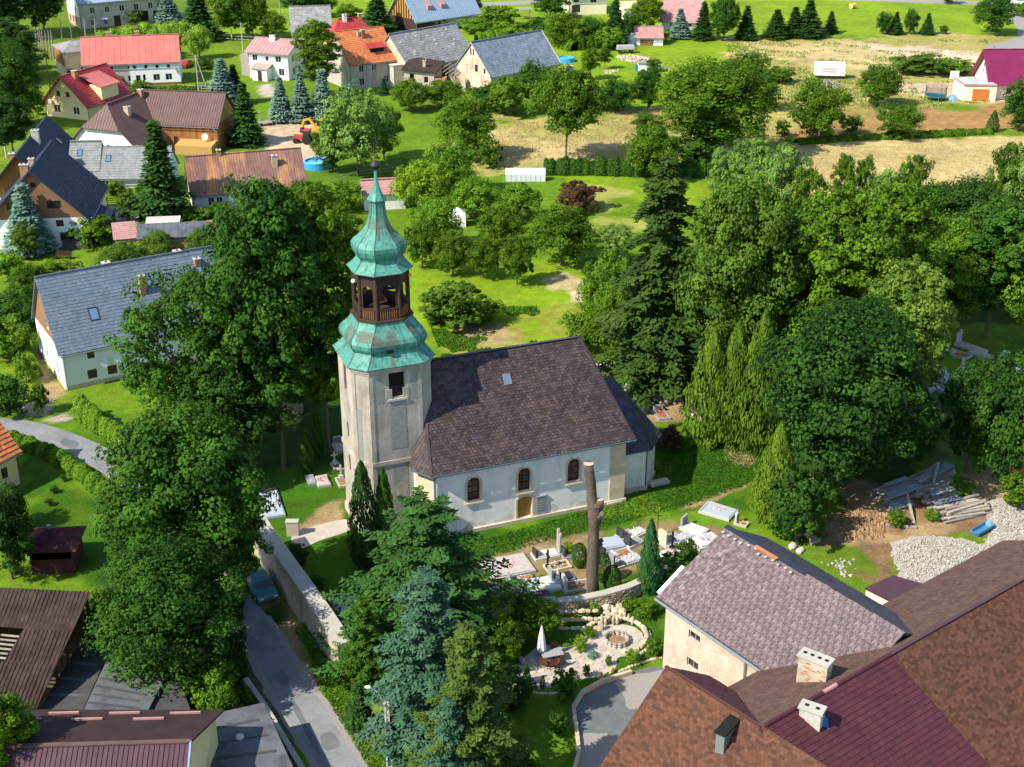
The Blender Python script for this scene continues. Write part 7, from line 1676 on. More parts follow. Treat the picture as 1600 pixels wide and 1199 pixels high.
GRAVES = [
    (793, 888, 3.9, 2.9, 21, 'terrazzo', 'terrazzo', 'none', 'very large pale terrazzo family tomb at the left end of the cemetery', None, ['flower_white', 'flower_red'], 1),
    (852, 869, 2.2, 1.2, 20, 'marble_white', 'granite_black', 'slant', 'white slab grave with black headstone beside the footpath'),
    (878, 863, .9, .8, 20, 'granite_pale', 'coping', 'twin', 'tall twin pillar gravestone beside the footpath', None, None, 2.0),
    (893, 868, 1.8, 1.1, 20, 'granite_grey', 'granite_black', 'rect', 'grey grave hidden behind the clipped thuja', None, None, .9),
    (871, 887, 2.1, 1.2, 22, 'earth', 'iron_black', 'cross', 'low sandstone kerb grave with thin black iron cross', 'sandstone', ['flower_white'], 1.9),
    (876, 905, 2.1, 1.2, 20, 'granite_black', 'granite_grey', 'rect', 'black slab grave with two grey headstones', 'granite_grey', None, 1.25),
    (876, 914, .9, .7, 20, 'granite_pale', 'marble_white', 'statue', 'small white statue standing on a grave', None, None, 1.5),
    (900, 918, 2.3, 1.4, 16, 'earth', 'marble_white', 'rect', 'planted grave with white headstone left of the dead trunk', 'granite_pale', ['flower_white', 'flower_yellow'], 1.2),
    (814, 910, 2.2, 1.3, 14, 'earth', 'granite_grey', 'slant', 'bare earth grave framed by grey kerbs', 'granite_grey', ['flower_white'], 1.0),
    (829, 921, 1.9, 1.1, 12, 'granite_blue', 'marble_white', 'arch', 'pale blue slab grave with white flowers', None, ['flower_white'], .8),
    (838, 935, 2.2, 1.3, 12, 'granite_black', 'granite_black', 'rect', 'polished black grave with pink flowers in front', None, ['flower_pink', 'flower_white'], .9),
    (852, 916, 2.4, 2.0, 18, 'marble_white', 'marble_white', 'none', 'bright white flat slab in the middle of the cemetery'),
    (806, 922, 1.4, .9, 15, 'coping', 'coping', 'arch', 'weathered pale headstone beside the bare earth grave', None, None, 1.1),
    (768, 924, 1.8, 1.0, 10, 'granite_grey', 'granite_black', 'slant', 'dark grave half covered by the pine branches', None, ['flower_white']),
    (848, 944, 2.2, 1.2, 8, 'granite_grey', 'granite_grey', 'none', 'dark grey slab with red lantern nearest to the cemetery wall', None, ['flower_red'], 1),
    (951, 852, 2.6, 1.7, 18, 'granite_blue', 'granite_blue', 'none', 'big flat pale blue slab right of the dead trunk'),
    (977, 838, 1.6, 1.0, 40, 'granite_grey', 'granite_black', 'rect', 'black headstone grave with pink flowers beside the footpath', 'marble_white', ['flower_pink'], 1.0),
    (995, 835, 1.6, 1.1, 40, 'marble_white', 'granite_pale', 'none', 'white slab left of the tall bluish thuja', None, ['flower_white'], 1),
    (989, 850, 1.7, 1.0, 40, 'granite_grey', 'granite_black', 'rect', 'second black headstone behind the tall bluish thuja', 'marble_white', None, 1.0),
    (950, 871, 1.6, .9, 35, 'marble_white', 'granite_black', 'rect', 'black headstone on white base close to the dead trunk', None, None, 1.2),
    (971, 868, 1.9, 1.2, 30, 'earth', 'granite_grey', 'none', 'grave covered with red and orange flowers', 'granite_pale', ['flower_red', 'flower_orange'], 1),
    (964, 886, 1.4, .9, 30, 'earth', 'granite_grey', 'rect', 'tall grey headstone behind the clipped thuja at the wall', 'concrete', ['flower_yellow', 'flower_white'], 1.4),
    (985, 877, 1.9, 1.2, 30, 'granite_pale', 'granite_pale', 'none', 'plain pale slab left of the bluish thuja foot', None, ['flower_white'], 1),
    (1048, 846, 2.2, 1.4, 35, 'granite_grey', 'sandstone', 'arch', 'grey slab grave with broad cream headstone', 'granite_pale', None, 1.4),
    (1068, 843, 1.8, 1.0, 35, 'granite_pale', 'granite_grey', 'none', 'pale grave right of the broad cream headstone', None, ['flower_white'], 1),
    (1084, 829, 2.3, 1.3, -35, 'marble_white', 'granite_grey', 'rect', 'white slab with grey headstone and black cross beside the lawn', None, None, 1.1),
    (1102, 848, 2.6, 1.8, 30, 'marble_white', 'granite_pale', 'none', 'wide white slab grave next to the slate roof verge', None, ['flower_purple'], 1),
    (1048, 867, 1.9, 1.1, 30, 'marble_white', 'granite_pale', 'none', 'white slab grave right of the bluish thuja', None, ['flower_red'], 1),
    (1060, 858, 1.7, 1.0, 30, 'earth', 'iron_black', 'cross', 'grave with black cross and yellow flowers', 'granite_grey', ['flower_yellow'], 1.9),
    (1122, 801, 2.9, 2.0, -32, 'granite_blue', 'granite_blue', 'none', 'wide blue granite tomb alone on the lawn above the slate roof', 'granite_pale', ['flower_orange', 'flower_white'], 1),
    (1158, 820, 1.2, .8, -30, 'earth', 'granite_pale', 'arch', 'pale headstone with yellow flowers beside the shrub', 'coping', ['flower_yellow', 'flower_orange'], 1.1),
    # behind the apse
    (982, 608, 2.0, 1.1, -70, 'granite_grey', 'granite_grey', 'cross', 'grave with cross at the corner of the apse roof', None, ['flower_white'], 1.6),
    (1004, 626, 2.3, 1.2, -70, 'coping', 'granite_grey', 'rect', 'long grave with purple flowers beside the apse', None, ['flower_purple', 'flower_white'], .9),
    (1033, 624, 2.3, 1.3, -70, 'coping', 'granite_black', 'cross', 'cream slab grave with small cross under the old spruce', None, ['flower_white', 'flower_orange'], 1.0),
    (1033, 650, 2.2, 1.3, -75, 'earth', 'granite_grey', 'rect', 'grey grave with red flowers on the dry patch', 'granite_grey', ['flower_red'], .8),
    (1053, 622, 1.6, 1.5, -80, 'coping', 'coping', 'cross', 'tall pale stone cross monument under the old spruce', None, None, 2.8),
    (1083, 650, 2.6, .9, -75, 'marble_white', 'marble_white', 'rect', 'narrow white grave with pink flower at the cypresses', None, ['flower_pink'], .8),
    (1079, 622, 1.8, 1.0, -75, 'pink_plaster', 'granite_black', 'rect', 'dull pink grave with black headstone at the cypresses', 'coping', None, .9),
    (1006, 640, 1.2, .7, -70, 'granite_grey', 'coping', 'cross', 'little grave with pale cross touching the apse eave', None, None, 1.2),
    # left of the tower
    (530, 702, 1.9, 1.0, -70, 'coping', 'granite_grey', 'rect', 'shaded pale grave left of the tower, farthest back', None, ['flower_white'], 1),
    (525, 730, 1.4, .8, -70, 'earth', 'marble_white', 'cross', 'grave with white cross in the shade left of the tower', 'granite_grey', ['flower_white'], 1.4),
    (536, 755, 1.8, 1.1, -70, 'earth', 'marble_white', 'cross', 'grave with white cross closest to the tower foot', 'coping', None, 1.5),
    (504, 754, 2.0, 1.2, -70, 'terrazzo', 'terrazzo', 'none', 'flat grey slab with red flower in the shade', None, ['flower_red'], 1),
    (486, 752, 1.8, .8, -70, 'granite_grey', 'granite_grey', 'none', 'narrow dark slab in the deep shade'),
    (424, 790, 4.6, 1.8, -72, 'granite_blue', 'granite_black', 'slant', 'long dark blue tomb along the churchyard wall', 'granite_blue', ['flower_white'], .7),
    (548, 955, 4.2, 2.2, -62, 'granite_blue', 'granite_grey', 'none', 'row tomb of blue grey slabs behind the lower churchyard wall'),
    # far graves at the right
    (1468, 538, 1.8, 1.1, -50, 'granite_blue', 'granite_blue', 'arch', 'rounded blue grey headstone at the far meadow edge', None, None, 1.3),
    (1483, 550, 1.6, 1.1, -40, 'granite_pale', 'granite_grey', 'rect', 'boxy pale grave on the far meadow', None, None, 1.0),
    (1463, 552, 2.0, 1.0, -40, 'coping', 'granite_pale', 'none', 'low pale slab left on the far meadow', None, None, 1),
    (1517, 545, 3.6, 1.2, -48, 'coping', 'coping', 'twin', 'long pale stone tomb with twin pillars on the far meadow', None, None, 1.6),
    (1532, 556, 2.6, 1.2, -48, 'coping', 'granite_grey', 'none', 'pale slab continuing the long tomb on the far meadow', None, None, 1),
    (1500, 556, 2.2, 1.6, -48, 'earth', 'coping', 'none', 'far grave bed with orange flowers and white lantern', 'coping', ['flower_orange', 'flower_yellow'], 1),
    (1462, 592, 1.5, 1.0, -45, 'granite_blue', 'granite_black', 'rect', 'black framed headstone in the far shaded cemetery', None, None, 1.1),
    (1445, 606, 2.3, 1.4, -45, 'granite_pale', 'granite_grey', 'none', 'flat pale grave with red flowers in the far shaded cemetery', None, ['flower_red', 'flower_white'], 1),
    (1478, 590, 2.4, 1.4, -45, 'granite_blue', 'granite_blue', 'arch', 'blue grey slab grave in the far shaded cemetery', None, None, 1.2),
    (1486, 600, 2.0, .9, -45, 'granite_pale', 'marble_white', 'cross', 'far grave with white cross', None, ['flower_white'], 1.5),
    (1466, 608, 2.0, 1.2, -45, 'granite_blue', 'granite_grey', 'none', 'second blue grey slab in the far shaded cemetery', None, ['flower_white'], 1),
    (1510, 582, 1.5, .8, -45, 'granite_grey', 'marble_white', 'statue', 'far grave with little white statue', None, None, 1.2),
    (1592, 582, 2.4, 1.4, -45, 'granite_blue', 'granite_pale', 'none', 'pale blue grave at the right edge', None, ['flower_white'], 1),
    (1592, 598, 2.2, 1.3, -45, 'coping', 'granite_pale', 'arch', 'cream grave with flowers at the right edge', None, ['flower_orange', 'flower_white'], 1.0),
    (1566, 590, 1.4, .8, -45, 'coping', 'coping', 'cross', 'far grave with pale cross beside the small spruce', None, None, 1.5),
]
for G_ in GRAVES:
    a = list(G_) + [None] * (12 - len(G_)); grave(*a[:9], kerb=a[9], fl=a[10], hh=a[11] or 1.0)
T = thing('iron_cross', 'tall thin black iron cross above the bluish thuja', 'cross', g(1027, 838)); m_ = MB(); m_.tube([(0, 0, 0), (0, 0, 2.6)], .035, 6); m_.tube([(-.4, 0, 2.0), (.4, 0, 2.0)], .03, 6); m_.build('shaft', 'iron_black', T); m_ = MB(); m_.box(-.2, .2, -.2, .2, 0, .3); m_.build('base', 'concrete', T)

# ------------------------------------------------------------------ dead trunk, walls, steps
T = thing('dead_trunk', 'tall dead tree trunk cut off above, with a sawn side limb', 'tree trunk', g(925, 935))
R_ = random.Random(4)
rs = []
for k in range(25):
    z = 12.0 * k / 24; r = .52 - .16 * k / 24 + (.14 if k == 0 else 0) + (.1 if 14 <= k <= 16 else 0) + R_.uniform(-.03, .03); cx = .0 if z < 8.3 else -(z - 8.3) * .12 - .12; rs.append([(cx + r * math.cos(a) * (1 + .08 * math.sin(3 * a + k)), r * math.sin(a) * (1 + .08 * math.cos(2 * a + k * 1.3)), z + (.1 * math.sin(a) if k == 24 else 0)) for a in [j * 6.2832 / 14 for j in range(14)]])
m_ = MB(); m_.rings(rs); m_.build('trunk', 'bark_stump', T, smooth=True)
m_ = MB(); m_.tube([(.15, -.1, 7.9), (.34, -.12, 8.5), (.38, -.13, 9.0)], [.36, .34, .3], 12); lm = m_.build('side_limb', 'bark_stump', T, smooth=True); m_ = MB(); m_.lathe([(9.01, .27), (9.03, .27)], 12, (.38, -.13, 0)); m_.build('cut_face', 'cut_wood', lm)
m_ = MB(); m_.lathe([(12.02, .38), (12.05, .38)], 14, (-.56, 0, 0)); m_.build('cut_face', 'cut_wood', T)
for z, a in ((5.1, .3), (7.6, -.9), (4.7, .5), (8.6, -1.3)):
    m_ = MB(); m_.tube([(.4 * math.cos(a), .4 * math.sin(a), z), (.75 * math.cos(a), .75 * math.sin(a), z + .15)], [.2, .16], 8); m_.build('limb_stub', 'bark_stump', T); 
m_ = MB(); m_.lathe([(0, .2), (.03, .2)], 10); c_ = m_.build('cut_face', 'cut_wood', T); c_.location = (.5, -.62, 8.05); c_.rotation_euler = (1.4, 0, .6)
def wall_line(name, label, pix, h, t, mat, cap=None, capw=.1, capt=.12, cat='wall', side=1, hs=None, stones=None):
    P = [g(u, v) for u, v in pix]; T = thing(name, label, cat, P[0]); c = P[0]; off = []
    for k in range(len(P)):
        d = (P[min(len(P) - 1, k + 1)] - P[max(0, k - 1)]).normalized(); off.append(Vector((-d.y, d.x, 0)) * t * side)
    H = hs or [h] * len(P); m = MB(); cp = MB()
    for k in range(len(P) - 1):
        a, b = P[k] - c, P[k + 1] - c; a2, b2 = a + off[k], b + off[k + 1]; z0, z1 = Vector((0, 0, H[k])), Vector((0, 0, H[k + 1]))
        q = [a, b, b2, a2] if side > 0 else [a2, b2, b, a]; zz = [z0, z1, z1, z0] if side > 0 else [z0, z1, z1, z0]
        m.hexa(q, [p + z for p, z in zip(q, zz)])
        if cap:
            o0, o1 = off[k].normalized() * capw, off[k + 1].normalized() * capw; e = Vector((0, 0, .003)); q = [a - o0, b - o1, b2 + o1, a2 + o0]; q = q if side > 0 else q[::-1]; zz = [z0, z1, z1, z0]
            cp.hexa([p + z + e for p, z in zip(q, zz)], [p + z + Vector((0, 0, capt)) for p, z in zip(q, zz)])
    m.build('masonry', mat, T)
    if cap: cp.build('coping', cap, T)
    if stones:
        for k in range(len(P) - 1):
            a, b = P[k] - c, P[k + 1] - c; d = (b - a); ln = d.length; d.normalize(); n = -off[k].normalized()
            z = .1
            while z < H[k] - .15:
                x = _rng.uniform(0, .2); rh = _rng.uniform(.16, .28)
                while x < ln - .15:
                    w = _rng.uniform(.22, .5); m2 = MB(); m2.t = _rng.random(); p = a + d * (x + w / 2) + n * .01 + Vector((0, 0, z + rh / 2))
                    j = lambda s: _rng.uniform(.8, 1.05) * s
                    pts = [p - d * j(w * .46) - Vector((0, 0, j(rh * .44))), p + d * j(w * .46) - Vector((0, 0, j(rh * .44))), p + d * j(w * .46) + Vector((0, 0, j(rh * .44))), p - d * j(w * .46) + Vector((0, 0, j(rh * .44)))]
                    m2.hexa([q_ - n * .1 for q_ in pts], [q_.lerp(p, .12) + n * _rng.uniform(.03, .09) for q_ in pts]); m2.build('stone', stones if _rng.random() < .8 else 'stone_orange', T); x += w + .03
                z += rh + .03
    return T
wall_line('churchyard_wall', 'massive plastered churchyard wall along the road', [(396, 862), (415, 893), (440, 928), (467, 969), (500, 1017), (531, 1063)], 3.2, 1.1, 'concrete_warm', 'coping', .05, .16, side=1, hs=[3.2, 3.2, 3.1, 3.2, 3.1, 2.9])
wall_line('cemetery_wall', 'curved stone wall with pale coping between graves and rock garden', [(872, 962), (905, 958), (945, 950), (985, 938), (1020, 922), (1048, 908), (1065, 900)], 1.1, .55, 'stone_wall', 'coping', .06, .14, side=1, stones='stone_wall')
wall_line('cemetery_wall', 'old rubble wall behind the apse', [(930, 596), (975, 594), (1010, 598), (1050, 600), (1080, 600)], 1.7, .5, 'stone_wall', 'coping', .08, .16, side=1, stones='stone_cream')
wall_line('garden_wall', 'low concrete wall along the left road side', [(388, 1072), (420, 1118), (452, 1172), (478, 1215)], .7, .3, 'concrete', 'coping', .04, .08, side=-1)
wall_line('garden_wall', 'low kerb wall round the forecourt', [(985, 1052), (940, 1066), (908, 1084), (893, 1108), (898, 1145), (902, 1180), (890, 1220)], .35, .25, 'stone_cream', side=1)
wall_line('retaining_wall', 'stepped stone retaining wall at the road bend', [(196, 705), (204, 722), (206, 745)], 1.6, .5, 'stone_wall', None, side=-1)
P_ = [(455, 842), (470, 829), (538, 812), (548, 828), (500, 845), (468, 858)]
blob('ramp_path', P_, 'paving', .02)
T = thing('gate_post', 'low plastered gate post at the churchyard ramp', 'post', g(458, 836)); m_ = MB(); m_.box(-.5, .5, -.25, .25, 0, 1.3); m_.build('masonry', 'concrete_warm', T); m_ = MB(); m_.box(-.55, .55, -.3, .3, 1.302, 1.42); m_.build('coping', 'coping', T)

# ------------------------------------------------------------------ rock garden
def rock(u, v, s, mat, name='boulder', sx=1, sy=1, sz=1, z=0, rz=None, par=None, loc=None):
    m = MB(); m.t = _rng.random(); R = []
    for zz, r in ((0, .8), (.25, 1.0), (.6, .9), (.85, .55)): R.append([(r * s * sx * math.cos(a) * _rng.uniform(.82, 1.12), r * s * sy * math.sin(a) * _rng.uniform(.82, 1.12), zz * s * sz * 1.3 * _rng.uniform(.92, 1.08)) for a in [j * 6.283 / 7 for j in range(7)]])
    m.rings(R, True, True); o = m.build(name, mat, par); p = loc if loc is not None else g(u, v); o.location = (p.x, p.y, z - .02); o.rotation_euler = (0, 0, rz if rz is not None else _rng.uniform(0, 6)); return o
blob('garden_paving', [(800, 1050), (822, 1025), (850, 1008), (885, 1012), (905, 1003), (920, 985), (950, 975), (985, 978), (1003, 990), (1005, 1010), (985, 1025), (965, 1028), (960, 1045), (930, 1058), (905, 1062), (880, 1060), (855, 1075), (825, 1072)], 'paving', .008, wobble=.05)
GP = garea([(806, 1050), (824, 1028), (850, 1012), (885, 1016), (908, 1006), (922, 988), (950, 979), (983, 981), (998, 992), (1000, 1008), (983, 1022), (962, 1026), (956, 1042), (930, 1054), (905, 1058), (880, 1056), (855, 1070), (828, 1067)])
flag = []
for k in range(2600):
    p = Vector((_rng.uniform(GP[:, 0].min(), GP[:, 0].max()), _rng.uniform(GP[:, 1].min(), GP[:, 1].max()), 0)); r = _rng.uniform(.2, .42)
    if inside_dist(GP, np.array([p.x]), np.array([p.y]))[0] < .1 or any((p - q).length < (r + s) * .93 for q, s in flag): continue
    flag.append((p, r))
gp = bpy.data.objects['garden_paving']
for p, r in flag[:300]:
    m_ = MB(); m_.t = _rng.random(); a0 = _rng.uniform(0, 6); n = _rng.choice((5, 6, 7)); z1 = _rng.uniform(.02, .05)
    ring = [(p.x + r * math.cos(a0 + j * 6.283 / n) * _rng.uniform(.85, 1.12), p.y + r * math.sin(a0 + j * 6.283 / n) * _rng.uniform(.85, 1.12)) for j in range(n)]
    m_.hexa([(x, y, .009) for x, y in ring], [(x, y, .009 + z1) for x, y in ring]); m_.build('flagstone', _rng.choice(['paving', 'paving', 'stone_cream', 'coping']), gp)
T = thing('rock_wall', 'terraced dry stone rock wall below the cemetery wall', 'rock wall', (0, 0, 0))
for row, (z, dv) in enumerate(((0, 10), (.45, 4), (.85, -2))):
    n = 7 - row // 2
    for k in range(n):
        u = 876 + k * (64 / n) + _rng.uniform(-1, 1); v = 974 + dv - (u - 876) * .03; rock(u, v, _rng.uniform(.2, .29), 'stone_orange' if _rng.random() < .3 else 'stone_cream', 'stone', 1.25, .8, .9, z, _rng.uniform(-.3, .3), T)
for k in range(14): rock(944 + _rng.uniform(0, 40), 952 + _rng.uniform(0, 16), _rng.uniform(.25, .45), 'stone_cream', 'stone', 1, 1, 1.1, 0, None, T)
T = thing('stone_bench_ring', 'semicircular stone seat wall round the fire ring', 'stone seat', (0, 0, 0))
ctr = g(962, 998)
for k in range(34):
    a = D2R(-70 + k * 6.6); R1 = 2.55
    for lay in range(2): rock(0, 0, _rng.uniform(.18, .26), 'stone_cream', 'stone', 1.1, .9, 1, lay * .28 if k < 28 else lay * .2, None, T, ctr + Vector((math.cos(a) * (R1 - lay * .25), math.sin(a) * (R1 - lay * .25), 0)))
for k in range(9): rock(940 + k * 6, 975 + _rng.uniform(-4, 3), .28, 'stone_cream', 'stone', .5, .5, 2.2, .15, None, T)
T = thing('fire_ring', 'round stone fire ring on the rock garden paving', 'fire pit', g(963, 1003))
for k in range(14):
    a = k * 6.283 / 14
    for lay in range(3): rock(0, 0, .17, 'wood_grey' if lay == 2 else 'coping', 'stone', 1.1, .8, .8, lay * .17, a + 1.57, T, Vector((math.cos(a) * .85, math.sin(a) * .85, 0)))
m_ = MB(); m_.lathe([(.1, .75), (.16, .4), (.2, .02)], 10); m_.build('ash_bed', 'soil_brown', T)
for u, v, s_, lb in ((938, 985, .3, 'upright cream standing stone beside the rock wall'), (955, 1052, .26, 'upright stone right of the rock garden entrance'), (938, 1061, .27, 'upright stone left of the rock garden entrance'), (815, 1036, .4, 'pale boulder at the left end of the rock garden'), (909, 955, .3, 'round pale boulder on the rock wall top')):
    o = rock(u, v, s_, 'stone_cream' if v < 1050 else 'stone_orange', 'standing_stone' if 'upright' in lb else 'boulder', .9, .6, 2.6 if v == 985 else 1.9 if 'upright' in lb else 1.1); tag(o, lb, 'boulder')
T = thing('edging_stones', 'row of small edging stones round the rock garden lawn', 'edging', (0, 0, 0))
pe = [(795, 1050), (803, 1068), (818, 1078), (840, 1084), (862, 1085), (882, 1082)]
for a, b in zip(pe, pe[1:]):
    for k in range(9): rock(a[0] + (b[0] - a[0]) * k / 9, a[1] + (b[1] - a[1]) * k / 9, _rng.uniform(.1, .16), 'stone_cream', 'stone', 1, 1, 1, 0, None, T)
pe = [(968, 1050), (990, 1040), (1015, 1032), (1035, 1028)]
for a, b in zip(pe, pe[1:]):
    for k in range(9): rock(a[0] + (b[0] - a[0]) * k / 9, a[1] + (b[1] - a[1]) * k / 9, _rng.uniform(.1, .15), 'stone_cream', 'stone', 1, 1, 1, 0, None, T)
T = thing('parasol', 'folded pale parasol in the rock garden', 'parasol', g(846, 1030)); m_ = MB(); m_.tube([(0, 0, 0), (0, 0, 2.9)], .03, 6); m_.build('pole', 'zinc', T)
m_ = MB(); m_.rings([[(r * (1 if j % 2 else .72) * math.cos(j * 6.283 / 16), r * (1 if j % 2 else .72) * math.sin(j * 6.283 / 16), z) for j in range(16)] for z, r in ((.75, .30), (1.1, .36), (1.6, .3), (2.2, .2), (2.7, .1), (2.95, .03))]); m_.build('canopy', 'canvas_white', T)
T = thing('garden_table', 'garden table beside the folded parasol', 'table', g(862, 1033), .3); m_ = MB(); m_.box(-.8, .8, -.45, .45, .7, .75); m_.build('table_top', 'granite_grey', T)
for x in (-.7, .7):
    for y in (-.35, .35): m_ = MB(); m_.box(x - .04, x + .04, y - .04, y + .04, 0, .698); m_.build('leg', 'wood_dark', T)
def chair(u, v, rz, label):
    T = thing('garden_chair', label, 'chair', g(u, v), rz, 'brown garden chairs at the table'); m = MB(); m.box(-.28, .28, -.28, .28, .4, .46); m.build('seat', 'brown_paint', T); m = MB(); m.hexa([(-.28, .26, .46), (.28, .26, .46), (.28, .3, .46), (-.28, .3, .46)], [(-.28, .36, 1.05), (.28, .36, 1.05), (.28, .4, 1.05), (-.28, .4, 1.05)]); m.build('backrest', 'brown_paint', T)
    for x in (-.25, .25):
        for y in (-.25, .25): m = MB(); m.box(x - .025, x + .025, y - .025, y + .025, 0, .399); m.build('leg', 'brown_paint', T)
chair(851, 1042, 2.9, 'brown garden chair under the folded parasol'); chair(864, 1044, 3.3, 'brown garden chair in the middle before the table'); chair(873, 1040, 3.9, 'brown garden chair at the right end of the table'); chair(868, 1026, .3, 'brown garden chair behind the table')

# ------------------------------------------------------------------ timber piles, rubble, odd things at the right
def pile(name, label, u, v, rz, rows, ln, w, tilt=.0, top=None):
    T = thing(name, label, 'timber pile', g(u, v), rz)
    for r_ in range(rows):
        n = 9 - r_
        for k in range(n):
            m = MB(); m.t = _rng.random(); y = (k - n / 2 + .5) * w / 9 + _rng.uniform(-.05, .05); z = .12 + r_ * .17; dx = _rng.uniform(-.6, .6); dy = _rng.uniform(-.3, .3)
            m.bar((-ln / 2 + dx, y - dy, z + _rng.uniform(-.02, .04)), (ln / 2 + dx, y + dy, z + _rng.uniform(-.02, .04)), w / 9 * .9, .13); m.build('plank', 'wood_grey', T)
    if top:
        for (x0, x1, y0, y1, rt, mt) in top:
            m = MB(); z = .12 + rows * .17
            for j in range(int((y1 - y0) / .25)): m.hexa([(x0, y0 + j * .25, z), (x1, y0 + j * .25, z + rt), (x1, y0 + j * .25 + .25, z + rt), (x0, y0 + j * .25 + .25, z)], [(x0, y0 + j * .25, z + .02), (x1, y0 + j * .25, z + rt + .02), (x1, y0 + j * .25 + .125, z + rt + .07), (x0, y0 + j * .25 + .125, z + .07)])
            m.build('metal_sheet', mt, T)
    return T
pile('timber_pile', 'long plank pile under blue metal sheets', 1405, 772, D2R(28), 5, 4.6, 2.6, top=[(-2.4, 1.4, -1.5, -.4, .1, 'sheet_blue'), (-1.4, 1.2, .3, .9, .15, 'zinc')])
pile('timber_pile', 'big messy plank pile in the middle', 1470, 775, D2R(24), 6, 4.4, 3.2, top=[(-2.2, -.4, -1.3, -.6, .2, 'sheet_blue')])
pile('timber_pile', 'plank pile at the back with blue sheet on top', 1452, 752, D2R(38), 6, 4.4, 2.4, top=[(-.6, 2.2, -1.0, .1, .15, 'sheet_blue')])
pile('timber_pile', 'weathered plank pile nearest to the white rubble', 1500, 800, D2R(20), 5, 4.2, 2.6, top=[(-2.4, .2, .3, 1.1, .1, 'zinc')])
for (a, b, lb) in (((1415, 785, .9), (1428, 820, .1), 'single grey beam leaning on the plank pile'), ((1385, 822, .12), (1432, 826, .12), 'pale beam lying on the soil before the plank pile'), ((1462, 752, 1.9), (1455, 775, .6), 'short board standing against the back pile')):
    m_ = MB(); m_.bar(g(a[0], a[1]) + Vector((0, 0, a[2])), g(b[0], b[1]) + Vector((0, 0, b[2])), .22, .16); tag(m_.build('beam', 'wood_grey'), lb, 'beam')
m_ = MB(); c0 = g(1411, 796); 
for j in range(8): m_.hexa([(-1.2, j * .22, .1 + j * .02), (1.2, j * .22, .2), (1.2, j * .22 + .22, .22), (-1.2, j * .22 + .22, .12)], [(-1.2, j * .22, .14 + j * .02), (1.2, j * .22, .24), (1.2, j * .22 + .11, .32), (-1.2, j * .22 + .11, .22)])
o = m_.build('corrugated_sheet', 'sheet_blue'); o.location = c0; o.rotation_euler = (0, 0, .3); tag(o, 'corrugated pale blue sheets leaning before the long pile', 'metal sheet')
T = thing('trough', 'blue plastic trough lying on the white rubble', 'trough', g(1534, 831), D2R(40)); m_ = MB()
m_.rings([[(x * k, y * k2, z) for x, y in ((-1.2, -.42), (1.2, -.42), (1.32, 0), (1.2, .42), (-1.2, .42), (-1.32, 0))] for z, k, k2 in ((0.0, .86, .75), (.42, 1, 1), (.46, 1, 1), (.46, .93, .85), (.16, .8, .68))], True, True); m_.build('shell', 'slide_blue', T)
def rubble(name, label, pix, n, s0, s1, mat, hmax=.4):
    A = garea(pix); m = MB(); R = random.Random(n); Q = np.random.RandomState(n); q = Q.uniform(A.min(0), A.max(0), (n * 2, 2)); dd = inside_dist(A, q[:, 0], q[:, 1]) + Q.uniform(-.8, .2, n * 2)
    for (x, y), d in list(zip(q[dd > 0], dd[dd > 0]))[:n]:
        s = R.uniform(s0, s1) * R.uniform(.6, 1); z = min(hmax, d * .18) * R.random(); m.t = R.random()
        v = [m.pt((x + s * R.uniform(.7, 1.2), y, z)), m.pt((x, y + s * R.uniform(.7, 1.2), z)), m.pt((x - s * R.uniform(.7, 1.2), y, z)), m.pt((x, y - s * R.uniform(.7, 1.2), z)), m.pt((x + s * R.uniform(-.4, .4), y + s * R.uniform(-.4, .4), z + s * R.uniform(.6, 1.1))), m.pt((x, y, z - s))]
        for a, b in ((0, 1), (1, 2), (2, 3), (3, 0)): m.f.append((v[a], v[b], v[4])); m.f.append((v[b], v[a], v[5]))
    o = m.build(name, mat, kind='stuff'); tag(o, label, 'rubble'); return o
PR = [(1398, 845), (1450, 838), (1500, 842), (1530, 850), (1548, 835), (1540, 800), (1535, 785), (1600, 778), (1700, 790), (1700, 900), (1560, 905), (1480, 900), (1420, 925), (1385, 930), (1405, 900), (1395, 870)]
blob('rubble_base', PR, 'gravel_white', .012, wobble=.2); rubble('white_rubble', 'white stone rubble spread on the building plot', PR, 8000, .05, .17, 'gravel_white', .1)
rubble('white_rubble', 'scattered pale stones behind the slate ridge', [(1280, 880), (1330, 870), (1345, 890), (1320, 905)], 70, .1, .28, 'gravel_white', .1)
rubble('brown_heap', 'heap of brown bark and soil beside the dark trees', [(1300, 812), (1330, 800), (1370, 798), (1388, 815), (1380, 840), (1320, 845)], 900, .15, .4, 'soil_brown', 1.0)
T = thing('crate', 'grey wooden crate behind the slate roof', 'crate', g(1269, 846), .5)
for z in (.1, .4, .7):
    for (x0, x1, y0, y1) in ((-.5, .5, -.5, -.46), (-.5, .5, .46, .5), (-.5, -.46, -.455, .455), (.46, .5, -.455, .455)): m_ = MB(); m_.t = _rng.random(); m_.box(x0, x1, y0, y1, z, z + .24); m_.build('slat', 'wood_grey', T)
m_ = MB(); m_.box(-.455, .455, -.455, .455, 0, .09); m_.build('bottom_board', 'wood_grey', T)
pile('timber_pile', 'pale boards thrown beside the golden thuja', 1275, 765, D2R(110), 2, 3.4, 1.2)
m_ = MB(); m_.bar(g(1570, 735) + Vector((0, 0, .5)), g(1596, 742) + Vector((0, 0, .4)), .3, .2); tag(m_.build('orange_beam', 'flower_orange'), 'orange painted beam at the right edge', 'beam')
for k, (u, v, lb) in enumerate(((1238, 855, 'white plastic sack heap behind the slate ridge'), (1250, 862, 'second white sack heap by the crate'))):
    o = rock(u, v, .45, 'white_dirty', 'sack', 1.4, .8, .6); tag(o, lb, 'sack')
